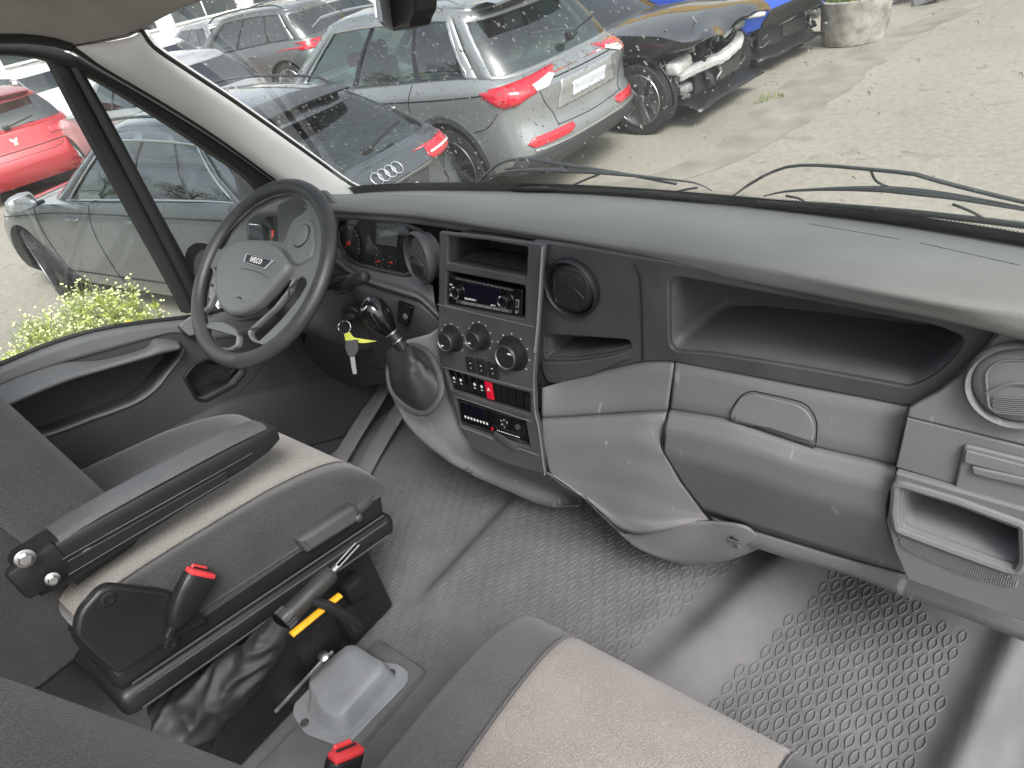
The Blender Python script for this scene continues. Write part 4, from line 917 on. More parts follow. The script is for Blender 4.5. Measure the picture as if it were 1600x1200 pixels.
# ---------------------------------------------------------------- windscreen
ws = thing('windscreen', 'rain spotted windscreen with black printed edge', 'windscreen', (0, .35, .7))
base = [V((-.73, .275, .705))]+row([(575, 301), (690, 298), (900, 303), (1150, 323), (1380, 350), (1600, 386)], 'z', .714)+[V((.93, .25, .71))]
topw = [V((-.67, -.09, 1.215)), V((-.64, -.075, 1.225)), V((-.42, -.03, 1.24)), V((-.05, .0, 1.25)), V((.32, -.01, 1.25)), V((.58, -.04, 1.24)), V((.78, -.08, 1.225)), V((.9, -.12, 1.21))]
bs, ts = spline(base, 60), spline(topw, 60)
def wsp(i, t): return bs[i].lerp(ts[i], t)+V((0, .025, .02))*math.sin(math.pi*t)
WS = [[wsp(i, j/30) for i in range(60)] for j in range(31)]
o = sheet('glass', WS, 'windscreen_glass', ws, 0)
WBVH = BVHTree.FromPolygons([p for r in WS for p in r], [(j*60+i, j*60+i+1, (j+1)*60+i+1, (j+1)*60+i) for j in range(30) for i in range(59)])
def onws(px, py, off=0):
    r = ray(px, py).normalized(); h = WBVH.ray_cast(CAM, r)
    if h[0] is None: return CAM+r*2
    n = h[1] if h[1].dot(r) > 0 else -h[1]
    return h[0]+n*off
# printed black band, thicker at the foot
fr = [[wsp(i, t)+V((0, .004, .003)) for i in range(60)] for t in (-.03, 0, .012, .024, .034)]
sheet('black_band', fr, 'gloss_black', ws, .001)
bm = bmesh.new(); add_tube(bm, spline([p+V((-.001, .004, .002)) for p in pa], 40), .0055, 8); build('edge_rubber', bm, 'rubber', ws)
# two rows of dots fading out of the band
bm = bmesh.new()
for i in range(0, 59):
    for s_ in range(5):
        for r_ in range(3):
            u = s_/5+(.1 if r_ % 2 else 0); p = wsp(i, .040+.008*r_).lerp(wsp(i+1, .040+.008*r_), u); n = V((0, -.75, -.65)); add_lathe(bm, [(.0022-.0005*r_, 0)]*1+[(.0001, .0002)], frame(p, n), 6, cap=False)
stuff(build('band_dots', bm, 'gloss_black', ws))
# rain drops: flattened domes on the outside of the glass, many clear, some as short runs
bm = bmesh.new(); rnd = random.Random(3)
mat('water_drop', (1, 1, 1), .0); _n, _l = nodes(MATS['water_drop']); _b = _n['Principled BSDF']; _b.inputs['Transmission Weight'].default_value = 1; _b.inputs['IOR'].default_value = 1.33
for k in range(2600):
    i = rnd.uniform(0, 58.9); t = rnd.random()
    if t < .06: continue
    a = int(i); p = wsp(a, t).lerp(wsp(a+1, t), i-a); nn = (wsp(a+1, t)-wsp(a, t)).cross(wsp(a, t+.01)-wsp(a, t)).normalized()
    if nn.y < 0: nn = -nn
    if p.x > .30 and rnd.random() < .75: continue
    if p.x > .0 and t < .35 and rnd.random() < .8: continue
    r = rnd.choice((.0010, .0012, .0014, .0017, .0021, .0025)); st = rnd.choice((1, 1, 1, 1.3, 2.2))
    add_lathe(bm, [(r, 0), (r*.8, r*.35), (r*.45, r*.55), (r*.05, r*.62)], frame(p+nn*.0006, nn) @ Matrix.Rotation(rnd.uniform(-.4, .4), 4, 'Z') @ Matrix.Diagonal((1, st, 1, 1)), 8, cap=False)
stuff(build('raindrops', bm, 'water_drop', ws))
# ---------------------------------------------------------------- wipers
mat('wiper_black', (.025, .027, .03), .4, var=.2, vscale=30)
def wiper(label, arm, blade, back, joints):
    t = thing('wiper', label, 'wiper', onws(*arm[0][:2], .03), group='windscreen wipers')
    bm = bmesh.new(); pts = spline([onws(px, py, off) for px, py, off, r in arm], 40); rs_ = spline([V((r, 0, 0)) for px, py, off, r in arm], 40)
    add_tube(bm, pts, [max(.002, r.x*.85) for r in rs_], 8, flat=.6); build('wiper_arm', bm, 'wiper_black', t)
    bm = bmesh.new(); add_tube(bm, spline([onws(px, py, .004) for px, py in blade], 40), .0035, 6, flat=1.2); b = build('rubber_blade', bm, 'rubber', t)
    bm = bmesh.new(); add_tube(bm, spline([onws(px, py, .009) for px, py in blade], 40), .0022, 6); build('blade_rail', bm, 'steel', b)
    bm = bmesh.new(); pts = spline([onws(px, py, .022) for px, py, r in back], 30); rs_ = spline([V((r, 0, 0)) for px, py, r in back], 30)
    add_tube(bm, pts, [max(.0015, r.x) for r in rs_], 8, flat=.6); build('blade_bridge', bm, 'wiper_black', t)
    for j in joints:
        bm = bmesh.new(); add_tube(bm, spline([onws(px, py, off) for px, py, off in j], 10), .0022, 6); build('claw', bm, 'wiper_black', t)
    return t
wiper('right wiper with bent twin arm resting low on the windscreen', [(1125, 322, .02, .0065), (1160, 308, .03, .0065), (1195, 292, .035, .0038), (1225, 284, .035, .0038), (1270, 284, .035, .0038), (1330, 290, .035, .0038), (1410, 297, .032, .0038), (1440, 304, .03, .006), (1490, 318, .03, .0065), (1560, 336, .03, .0055), (1660, 360, .03, .0055)],
      [(1182, 318), (1280, 324), (1400, 334), (1500, 345), (1600, 357), (1660, 365)], [(1186, 321, .002), (1220, 314, .004), (1290, 311, .0038), (1360, 312, .007), (1400, 315, .009), (1450, 321, .009), (1490, 327, .0065), (1560, 340, .0038), (1640, 356, .004)],
      [[(1345, 292, .034), (1356, 306, .03), (1380, 314, .026)], [(1222, 317, .016), (1245, 319, .012), (1262, 326, .006)], [(1480, 332, .016), (1510, 340, .012), (1540, 350, .006)]])
wiper('left wiper lying along the foot of the windscreen by the silver car', [(1050, 300, .02, .004), (960, 287, .028, .005), (880, 275, .03, .005), (820, 265, .03, .005), (780, 268, .03, .006), (758, 282, .028, .007), (740, 298, .02, .009)],
      [(1108, 313), (1040, 305), (960, 300), (880, 298), (800, 298), (735, 300)], [(1105, 312, .002), (1080, 300, .003), (1030, 293, .005), (960, 285, .008), (900, 280, .009), (840, 278, .009), (790, 280, .006), (750, 290, .004)],
      [[(1085, 302, .014), (1065, 303, .010), (1050, 305, .006)], [(930, 284, .02), (905, 290, .012), (885, 297, .006)], [(880, 277, .03), (860, 280, .026), (840, 283, .022)]])
# ---------------------------------------------------------------- interior mirror
mi = thing('rear_view_mirror', 'black rear view mirror hanging at the top of the windscreen', 'mirror', at(620, 10, y=-.22))
FMi = frame(at(622, 10, y=-.22), (-.35, -.75, .12), (0.05, 0, 1)); c0 = FMi.to_translation()
def mpx(px): return uv(FMi, px)
rm = curve_mesh('m', [rnd_poly(mpx([(600, 8), (600, -60), (652, -70), (649, 20), (643, 32), (641, 42), (613, 49)]), .004)], .013, .004); rm.transform(FMi @ Matrix.Translation((0, 0, -.012))); autosmooth(rm, 40); link('mirror_housing', rm, 'plastic_black', mi, smooth=False)
FMs = frame(at(592, 15, y=-.235), (-.85, -.5, .12), (0.05, 0, 1))
plate('mirror_glass', FMs, uv(FMs, [(580, -60), (597, -60), (607, 32), (590, 27)]), 'chrome', mi, .003, .0005); plate('mirror_edge', FMs, uv(FMs, [(576, -60), (601, -60), (613, 49), (598, 42), (590, 34)]), 'box_grey', mi, .005, .001, z=-.006)
bm = bmesh.new(); add_tube(bm, [at(625, -60, y=-.2), at(640, -140, y=-.12), V((.1, -.06, 1.25))], .010, 10); build('mirror_stem', bm, 'plastic_black', mi)

# ---------------------------------------------------------------- outside mirror on the driver's side
om = thing('outside_mirror', 'black outside mirror of the van behind the steering wheel', 'mirror', (-1.05, .18, .6))
FO = frame((-1.05, .15, .7), (.75, -.66, 0)); oc = uv(FO, [(362, 262), (372, 254), (398, 268), (410, 300), (420, 345), (422, 380), (404, 392), (386, 380), (384, 345), (372, 312)])
me_ = curve_mesh('m', [rnd_poly(oc, .012)], .035, .014, 3); me_.transform(FO @ Matrix.Translation((0, 0, -.03))); autosmooth(me_, 40); link('mirror_housing', me_, 'plastic_dark', om, smooth=False)
plate('mirror_glass', FO, uv(FO, [(388, 348), (408, 350), (414, 378), (402, 386), (390, 376)]), 'chrome', om, .003, .0006, rnd=.006, z=.006)
bm = bmesh.new(); add_tube(bm, [FO @ V((*uv(FO, [(400, 350)])[0], -.03)), V((-.88, .20, .62))], .014, 10); build('mirror_arm', bm, 'plastic_black', om)
# ---------------------------------------------------------------- seats
def se(u, p): return (1-min(1, abs(u))**p)**(1/p)
def cushion(name, cx, hw, y0, y1, zt, th, parent, m, ins=None, bol=.035, x_lim=None, over=0.0, nx=48, ny=44, crown=.012, tilt=0):
    """upholstered cushion: rounded edges, raised side bolsters; ins = (xa0, xa1, xb0, xb1) insert limits at rear / front"""
    def zf(x, y):
        u = (x-cx)/hw; v_ = (y-(y0+y1)/2)/((y1-y0)/2)
        e = se(u, 7)*se(v_, 6 if v_ < 0 else 4.2)
        b = bol*max(0, (abs(u)-.50)/.35)**1.3 if abs(u) < .85 else bol*(1-((abs(u)-.85)/.15)*.25)
        b *= .4+.6*min(1, max(0, (1-v_)/.7))
        z = zt - th*(1-e) + b*e + crown*(1-u*u)*(1-v_*v_)
        return z+over*e+tilt*((y0+y1)/2-y)
    xs = [cx+hw*math.sin(math.pi/2*(-1+2*i/nx)) for i in range(nx+1)]; ys = [(y0+y1)/2+(y1-y0)/2*math.sin(math.pi/2*(-1+2*j/ny)) for j in range(ny+1)]
    bm = bmesh.new()
    if ins is None:
        rows = [[V((x, y, zf(x, y))) for x in xs] for y in ys]; add_grid(bm, rows)
        # underside
        bmesh.ops.contextual_create  # (closed below by the seat pan)
    else:
        rows = []
        for j in range(ny+1):
            t = j/ny; y = y0+(y1-y0)*(.02+.962*t); a = ins[0]+(ins[1]-ins[0])*t; b = ins[2]+(ins[3]-ins[2])*t
            r = []
            for i in range(31):
                s = i/30; x = a+(b-a)*s; edge = min(s, 1-s, t*1.0+.05, (1-t)*1.0+.02)*30
                r.append(V((x, y, zf(x, y)+.0045*min(1, edge)-.001)))
            rows.append(r)
        add_grid(bm, rows)
    o = build(name, bm, m, parent)
    return o, zf
def seamline(name, pts, zf, parent, r=.0016, m='fabric_dark', dz=.001):
    bm = bmesh.new(); add_tube(bm, [V((x, y, zf(x, y)+dz)) for x, y in pts], r, 6); return build(name, bm, m, parent)
def backrest(name, cx, hw, base, rec, h, th, parent, m, bol=.035, nx=40, nz=36, top=1.0):
    """front face reclined by rec, wrapped round the sides"""
    up = V((0, -math.sin(rec), math.cos(rec))); nf = V((0, math.cos(rec), math.sin(rec)))
    def P(u, v_):
        e = se(u, 6)*se(max(0, (v_-.5)*2), 6); a = abs(u)
        b = bol*max(0, min(1, (a-.5)/.3))
        return V((cx+u*hw*(1-.12*max(0, v_-.5)), 0, 0))+V((0, base[0], base[1]))+up*(v_*h)+nf*((-th)*(1-e)+b*e)
    bm = bmesh.new(); us = [math.sin(math.pi/2*(-1+2*i/nx)) for i in range(nx+1)]; vs = [math.sin(math.pi/2*j/nz) for j in range(nz+1)]
    add_grid(bm, [[P(u, v_) for u in us] for v_ in vs]); o = build(name, bm, m, parent)
    s = o.modifiers.new('t', 'SOLIDIFY'); s.thickness = .008; s.offset = -1
    return o, P
ds = thing('driver_seat', 'driver seat in black and tweed fabric with folding armrest behind the steering wheel', 'seat', (-.43, -.52, 0))
_, zf = cushion('seat_cushion', -.40, .252, -.80, -.268, .462, .085, ds, 'fabric_dark_rib', bol=.03, tilt=.17)
ci, _ = cushion('seat_insert', -.40, .252, -.80, -.268, .462, .085, ds, 'fabric_tweed', ins=(-.43, -.548, -.205, -.222), bol=.03, tilt=.17)
for s in (((-.43, -.548)), ((-.205, -.222))):
    seamline('seat_piping', [(s[0]+(s[1]-s[0])*k/20, -.79+.515*k/20) for k in range(21)], lambda x, y: zf(x, y)+.002, ds)
bk, _ = backrest('backrest', -.50, .20, (-.655, .42), R(9), .70, .09, ds, 'fabric_dark_rib')
bm = bmesh.new(); add_box(bm, (-.50, -.83, .72), (.39, .22, .74), Matrix.Translation((0, 0, 0)), .06, 3); build('backrest_shell', bm, 'fabric_dark_rib', ds)
# hip side cover, base and runners
def side_plate(name, px, x, m, parent, th=.012, bev=.004, rnd=.01, z=0):
    F = frame((x, -.5, .3), (1, 0, .06)); return plate(name, F, uv(F, px), m, parent, th, bev, rnd=rnd, z=z), F
hc, FH_ = side_plate('hinge_cover', [(108, 985), (116, 950), (148, 914), (165, 907), (255, 917), (285, 935), (320, 965), (300, 975), (262, 992), (178, 1048), (140, 1018)], -.150, 'plastic_black', ds, .02, .006, .012)
for p in ((161, 928), (258, 997)):
    c = uv(FH_, [p])[0]; bm = bmesh.new(); add_lathe(bm, [(.011, .018), (.011, .021), (.007, .022), (.006, .019)], FH_ @ Matrix.Translation((c[0], c[1], 0)), 16); build('cover_screw', bm, 'plastic_black', hc)
FT_ = Matrix.Translation((-.425, -.54, 0)) @ Matrix.Translation((0, 0, .36)) @ Matrix.Rotation(R(-11.5), 4, 'X')
bm = bmesh.new(); add_box(bm, (0, 0, .045), (.53, .50, .06), FT_, .02, 3); build('seat_pan', bm, 'plastic_black', ds)
bm = bmesh.new(); add_box(bm, (0, -.005, .005), (.552, .54, .062), FT_, .016, 3); build('seat_frame', bm, 'plastic_black', ds)
bm = bmesh.new(); add_box(bm, (0, 0, -.052), (.565, .56, .052), FT_, .018, 3); sb = build('seat_base', bm, 'plastic_black', ds)
for z_, x_ in ((.030, .277), (-.018, .278), (-.034, .283), (-.066, .283)):
    bm = bmesh.new(); add_tube(bm, [FT_ @ V((x_, -.255, z_)), FT_ @ V((x_, .255, z_))], .0022, 6); build('base_rib', bm, 'plastic_dark', sb)
bm = bmesh.new(); add_box(bm, (-.425, -.56, .14), (.46, .46, .26), None, .01, 2); build('pedestal', bm, 'plastic_black', ds)
# height lever box on the right front of the frame
Fx = frame((-.150, -.34, .36), (1, 0, .1)); hq = uv(Fx, [(453, 838), (468, 858), (545, 810), (548, 790), (540, 783)])
hl_ = plate('lever_box', Fx, hq, 'plastic_dark', ds, .03, .008, rnd=.006)
bm = bmesh.new(); c = uv(Fx, [(546, 803)])[0]; add_lathe(bm, [(.008, .02), (.008, .032), (.004, .033)], Fx @ Matrix.Translation((c[0], c[1], 0)), 14); build('lever_bolt', bm, 'steel', hl_)
bm = bmesh.new(); a_ = at(552, 795, x=-.15); add_box(bm, (0, 0, 0), (.05, .06, .03), Matrix.Translation(a_+V((-.02, .02, -.01))), .01, 2); build('runner_end', bm, 'plastic_dark', ds)
# armrest
ax0, ax1 = V((-.270, -.775, .604)), V((-.270, -.385, .546))
d_ = (ax1-ax0).normalized(); upv = V((1, 0, 0)).cross(d_); Farm = Matrix(((1, d_.x, upv.x, ax0.x), (0, d_.y, upv.y, ax0.y), (0, d_.z, upv.z, ax0.z), (0, 0, 0, 1)))
L_ = (ax1-ax0).length
secs = []; bm = bmesh.new()
def asec(y, w, h0, h1, sh=.35):
    ring = []
    for k in range(20):
        a = 2*math.pi*k/20; c_, s_ = math.cos(a), math.sin(a)
        ring.append(Farm @ V((w*math.copysign(abs(c_)**sh, c_), y, (h1 if s_ > 0 else h0)*math.copysign(abs(s_)**sh, s_))))
    return ring
for y, w, h0, h1 in ((-.03, .016, .03, .006), (-.02, .026, .06, .012), (.02, .030, .064, .016), (.12, .031, .056, .018), (.25, .031, .046, .018), (L_-.06, .031, .040, .017), (L_-.015, .030, .034, .014), (L_+.012, .026, .024, .008), (L_+.020, .012, .012, .0)):
    secs.append(asec(y, w, h0, h1))
add_grid(bm, secs, closed=True); vv = list(bm.verts); bm.faces.new(vv[:20][::-1]); bm.faces.new(vv[-20:]); ar = build('armrest', bm, 'plastic_black', ds, deg=30)
mat('armrest_pad', (.085, .087, .09), .36, bump=.7, bscale=420, var=.15, vscale=10)
bm = bmesh.new(); rows = []
for k in range(13):
    y = .03+(L_-.035)*k/12; w = .0285 if k < 12 else .024; e = .004*min(1, k/1.5, (12-k)/1.5)
    hh = .0168+.003*math.sin(math.pi*k/12)
    rows.append([Farm @ V((w*math.sin(math.pi/2*(-1+2*i/10)), y, hh+e+.0015+.002*math.cos(math.pi/2*(-1+2*i/10))-.006*(abs(-1+2*i/10)**4))) for i in range(11)])
add_grid(bm, rows); o = build('armrest_pad', bm, 'armrest_pad', ar)
bm = bmesh.new(); add_box(bm, (.0315, .155, -.030), (.004, .27, .022), Farm, .0012, 1); build('armrest_side', bm, 'plastic_black', ar)
bm = bmesh.new(); add_tube(bm, [Farm @ V((.0335, .0, -.012)), Farm @ V((.0335, L_-.05, -.012))], .0012, 5); build('armrest_groove', bm, 'plastic_dark', ar)
bm = bmesh.new(); add_tube(bm, [Farm @ V((.0345, .02, -.040)), Farm @ V((.0345, L_-.07, -.034))], .0010, 5); build('armrest_groove', bm, 'plastic_dark', ar)
c = Farm @ V((.0318, .055, -.030)); Fa = frame(c, (1, 0, 0)); bm = bmesh.new(); add_tube(bm, [Fa @ V((.012*math.cos(2*math.pi*k/24), .012*math.sin(2*math.pi*k/24), 0)) for k in range(24)], .0008, 5, closed=True); build('cap_outline', bm, 'plastic_mid', ar)
bm = bmesh.new(); add_lathe(bm, [(.0025, 0), (.0015, .001)], frame(Farm @ V((.0318, .030, -.030)), (1, 0, 0)), 10); build('white_dot', bm, 'white_print', ar)
for px, py, r_ in ((39, 872, .0125), (82, 904, .0095)):
    c = at(px, py, x=-.225); F = frame(c, (1, -.15, .2)); bm = bmesh.new(); add_lathe(bm, [(r_, 0), (r_*1.05, .003), (r_*.8, .004)], F, 20); add_lathe(bm, [(r_*.75, .004), (r_*.72, .010), (r_*.6, .011)], F, 6); build('bolt', bm, 'steel', ar)
bm = bmesh.new(); add_box(bm, (0, 0, 0), (.02, .07, .06), Matrix.Translation(at(62, 890, x=-.245)), .008, 2); build('armrest_bracket', bm, 'plastic_black', ar)
# buckle on its stalk
def buckle(parent, base_p, top_p, wdt, name='belt_buckle'):
    d = (top_p-base_p).normalized(); F = frame(top_p, d, (0, 1, 0.2)); bm = bmesh.new(); L = (top_p-base_p).length
    secs = []
    for z, w, t in ((-L, .006, .006), (-.085, .007, .006), (-.08, .012, .009), (-.06, wdt*.85, .013), (-.03, wdt, .014), (-.002, wdt, .0135), (.0, wdt*.96, .0125)):
        secs.append([F @ V((t*math.copysign(abs(math.cos(a))**.6, math.cos(a)), w*math.copysign(abs(math.sin(a))**.6, math.sin(a)), z)) for a in [2*math.pi*k/16 for k in range(16)]])
    add_grid(bm, secs, closed=True); vv = list(bm.verts); bm.faces.new(vv[-16:]); b = build(name, bm, 'plastic_black', parent)
    bm = bmesh.new(); add_box(bm, (0, 0, .003), (.020, wdt*1.75, .009), F, .003, 2); add_box(bm, (-.010, 0, .006), (.006, wdt*1.1, .012), F, .002, 1); build('release_button', bm, 'red_plastic', b)
    bm = bmesh.new(); add_box(bm, (-.002, 0, .009), (.004, wdt*1.2, .002), F, .0008, 1); build('tongue_slot', bm, 'plastic_black', b)
buckle(ds, at(262, 995, x=-.13), at(312, 898, x=-.13), .026)
# ---------------------------------------------------------------- passenger seat
ps = thing('passenger_seat', 'passenger seat with beige woven centre and charcoal sides in the foreground', 'seat', (.545, -.6, 0))
mat('seam_dark', (.03, .03, .03), .8)
_, zp = cushion('seat_cushion', .545, .265, -.93, -.362, .41, .13, ps, 'fabric_dark', bol=.022, crown=.02)
cushion('seat_insert', .545, .265, -.93, -.362, .41, .13, ps, 'fabric_beige', ins=(.405, .385, .685, .70), bol=.022, crown=.02)
for s in (((.405, .385)), ((.685, .70))):
    seamline('seat_piping', [(s[0]+(s[1]-s[0])*k/24, -.92+.548*k/24) for k in range(25)], lambda x, y: zp(x, y)+.002, ps)
bp, _ = backrest('backrest', .545, .255, (-.735, .38), R(16), .72, .10, ps, 'fabric_dark', bol=.03)
bm = bmesh.new(); add_box(bm, (.545, -.66, .20), (.46, .50, .24), None, .02, 2); build('seat_base', bm, 'plastic_black', ps)
buckle(ps, at(520, 1260, x=.255), at(540, 1180, x=.255), .026)
# ---------------------------------------------------------------- handbrake
hb_ = thing('handbrake', 'handbrake lever with black grip and wrinkled leather gaiter between the seats', 'handbrake', (-.1, -.6, 0))
g0, g1 = at(444, 968, x=-.075), at(519, 893, x=-.075); ax = (g1-g0).normalized()
bm = bmesh.new(); add_tube(bm, [g0-ax*.005, g0, g0+ax*.02, g0.lerp(g1, .5), g1-ax*.012, g1-ax*.002, g1], [.016, .0185, .0178, .0172, .0178, .015, .010], 20); hg = build('grip', bm, 'wheel_rim', hb_)
bm = bmesh.new()
for k in range(20):
    a = 2*math.pi*k/20; q = ax.orthogonal().normalized(); q.rotate(Quaternion(ax, a)); add_tube(bm, [g0+q*.0188-ax*.004, g0+q*.0186+ax*.012], .0012, 4)
stuff(build('grip_ribs', bm, 'plastic_black', hg))
bm = bmesh.new(); add_tube(bm, [g1, g1+ax*.012], .008, 12); build('release_knob', bm, 'steel', hb_)
for k in (-1, 1):
    q = ax.cross(V((1, 0, 0))).normalized(); bm = bmesh.new(); p = g1+ax*.010+V((k*.005, 0, 0)); add_tube(bm, [p, p+ax*.055+q*-.004], .0016, 6); build('release_rod', bm, 'steel', hb_)
# wrinkled gaiter from the grip back down to the floor
gp_ = [g0-ax*.002, at(425, 995, x=-.085), at(395, 1030, x=-.10), at(355, 1068, x=-.125), at(310, 1105, x=-.155), at(282, 1135, x=-.17)]
cp_ = spline(gp_, 80); rad_ = spline([V((r, 0, 0)) for r in (.020, .026, .036, .046, .056, .060)], 80); bm = bmesh.new(); rows = []; rn = random.Random(5)
ph = [rn.uniform(0, 6) for _ in range(6)]
for i, p in enumerate(cp_):
    t = (cp_[min(i+1, 79)]-cp_[max(i-1, 0)]).normalized(); x = (V((1, 0, 0))-t*t.x).normalized(); y = t.cross(x); ring = []
    for k in range(48):
        a = 2*math.pi*k/48; u = i/79; env = min(1, u*6)
        q_ = V((math.cos(a)*1.1, math.sin(a)*1.1, u*4.2+.5*math.sin(a+ph[0])))
        cr = 1-abs(mnoise.noise(V((q_.x*.8, q_.y*.8, q_.z*1.25))))*2.2; cr2 = 1-abs(mnoise.noise(V((q_.x*1.3, q_.y*1.3, q_.z*2.0))+V((7, 3, 1))))*2.0
        f = 1+env*(.26*cr-.13+.07*cr2-.04)
        ring.append(p+(x*math.cos(a)+y*math.sin(a))*rad_[i].x*f)
    rows.append(ring)
add_grid(bm, rows, closed=True); o = build('gaiter', bm, 'boot_leather', hb_, deg=180)
s = o.modifiers.new('s', 'SUBSURF'); s.levels = s.render_levels = 1
bm = bmesh.new(); y0_, y1_ = at(455, 992, x=-.045), at(531, 930, x=-.045); add_tube(bm, [y0_, y0_.lerp(y1_, .5)+V((.003, 0, .003)), y1_], .0075, 10, flat=.55); build('yellow_lever', bm, 'orange', hb_)
bm = bmesh.new(); pz = y0_.lerp(y1_, .62); add_tube(bm, [pz+V((-.02, 0, .012)), pz+V((.014, .008, .010)), pz+V((.030, .025, -.03)), pz+V((.03, .03, -.07))], .009, 10); build('bracket_loop', bm, 'plastic_black', hb_)
bm = bmesh.new(); add_box(bm, (0, 0, 0), (.05, .15, .10), Matrix.Translation(at(505, 985, z=.10)), .012, 2); build('mounting_block', bm, 'plastic_black', hb_)
bm = bmesh.new(); add_box(bm, (0, 0, 0), (.05, .05, .05), Matrix.Translation(at(548, 915, z=.17)), .012, 2); build('ratchet_housing', bm, 'plastic_black', hb_)
bm = bmesh.new(); add_box(bm, (0, 0, 0), (.045, .07, .09), Matrix.Translation(at(548, 965, z=.09)) @ Matrix.Rotation(R(8), 4, 'Z'), .014, 2); build('cable_guide', bm, 'plastic_black', hb_)
bm = bmesh.new(); add_tube(bm, [at(430, 1112, z=.09), at(506, 1030, z=.12), at(520, 1018, z=.12)], .004, 8); build('cable_rod', bm, 'steel', hb_)
c = at(506, 1026, z=.135); bm = bmesh.new(); add_lathe(bm, [(.011, 0), (.011, .005), (.006, .007)], frame(c, (.3, -.2, 1)), 8); build('bolt', bm, 'steel', hb_)
# plinth under it and grey cover beside it
bm = bmesh.new(); add_box(bm, (-.09, -.64, -.005), (.15, .46, .05), None, .012, 2); pl_ = struct(build('floor_plinth', bm, 'floor_mat'))
cv = thing('battery_cover', 'small grey moulded cover screwed to the plinth between the seats', 'cover', at(560, 1090, z=.02))
FCv = frame(at(560, 1090, z=.021), (0, 0, 1), (0, 1, 0))
fl_ = uv(FCv, [(458, 1118), (462, 1098), (478, 1080), (545, 1012), (565, 1018), (590, 1034), (625, 1040), (640, 1053), (638, 1068), (545, 1165), (530, 1168), (505, 1158), (478, 1148)])
plate('cover_flange', FCv, fl_, 'box_grey', cv, .006, .002, rnd=.012)
FCt = FCv @ Matrix.Translation((0, 0, .05))
tp0 = uv(FCv, [(478, 1115), (492, 1092), (545, 1020), (590, 1042), (618, 1054), (622, 1062), (545, 1150), (530, 1155), (500, 1135)])
tp1 = uv(FCt, [(480, 1065), (487, 1050), (542, 1007), (556, 1006), (582, 1024), (600, 1033), (600, 1045), (535, 1118), (514, 1118), (500, 1105), (492, 1085)])
def ringpts(poly, z, n=48):
    q = spline([V((*p, z)) for p in rnd_poly(poly, .012)]+[V((*rnd_poly(poly, .012)[0], z))], n+1)[:-1]
    c = sum(q, V())/n; q.sort(key=lambda p: math.atan2(p.y-c.y, p.x-c.x)); return q
ra, rb = ringpts(tp0, .004), ringpts(tp1, .05); bm = bmesh.new()
c = sum(rb, V())/len(rb)
rows = [[FCv @ p for p in ra], [FCv @ p.lerp(q, .55) for p, q in zip(ra, [V((q.x, q.y, .045)) for q in rb])], [FCv @ (p.lerp(q, .93)) for p, q in zip(ra, rb)], [FCv @ (q+(c-q)*.05+V((0, 0, .0015))) for q in rb], [FCv @ (q+(c-q)*.4+V((0, 0, .002))) for q in rb], [FCv @ (q+(c-q)*.98+V((0, 0, .002))) for q in rb]]
add_grid(bm, rows, closed=True); build('cover_dome', bm, 'box_grey', cv, deg=60)
for px in ((612, 1052), (476, 1130)):
    c = at(*px, z=.028); bm = bmesh.new(); add_lathe(bm, [(.0085, 0), (.0085, .002), (.006, .003), (.005, .001)], frame(c, (0, 0, 1)), 16); build('cover_screw', bm, 'plastic_dark', cv)

# wall behind the driver
bm = bmesh.new(); add_box(bm, (-.36, -1.16, .55), (1.04, .03, 1.36), None, .005, 1); struct(build('cab_rear_wall', bm, 'plastic_dark'))
# ================================================================ cars
def paint(name, col, metal=.6, rough=.32, flake=.15):
    m = mat(name, col, rough, metal=metal, coat=.8, var=.06, vscale=3)
    return m
paint('paint_silver', (.31, .32, .323), .5, .34); paint('paint_graphite', (.12, .131, .14), .6, .26); paint('paint_black', (.012, .013, .014), .3, .3)
paint('paint_blue', (.02, .10, .62), .5, .35); paint('paint_red', (.42, .010, .022), .25, .35); paint('paint_white', (.74, .74, .73), 0, .35); paint('paint_grey', (.20, .21, .215), .7, .35)
paint('paint_pale', (.46, .47, .47), .6, .35); paint('paint_dark', (.028, .032, .034), .5, .3)
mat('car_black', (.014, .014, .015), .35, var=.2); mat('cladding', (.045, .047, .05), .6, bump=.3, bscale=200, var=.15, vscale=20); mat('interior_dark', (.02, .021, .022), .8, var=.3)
mat('tyre', (.020, .020, .021), .75, bump=.4, bscale=60, var=.25, vscale=12); mat('alloy', (.50, .50, .51), .28, metal=.9, var=.12, vscale=18); mat('alloy_dark', (.12, .12, .125), .35, metal=.8, var=.15)
mat('lamp_red', (.55, .012, .03), .12, coat=1, var=.12, vscale=30); mat('lamp_clear', (.62, .62, .60), .12, coat=1, var=.2, vscale=25); mat('plate_white', (.66, .68, .72), .4, var=.05); mat('gap', (.006, .006, .006), .8)
mat('torn_metal', (.33, .33, .33), .45, metal=.6, var=.5, vscale=25, bump=.4, bscale=60); mat('beam_white', (.62, .62, .60), .45, var=.18, vscale=12); mat('engine_dark', (.03, .03, .031), .6, var=.6, vscale=30, bump=.5, bscale=80)
glass('car_glass', (.42, .52, .50), .16); glass('car_glass_dark', (.16, .19, .19), .20)
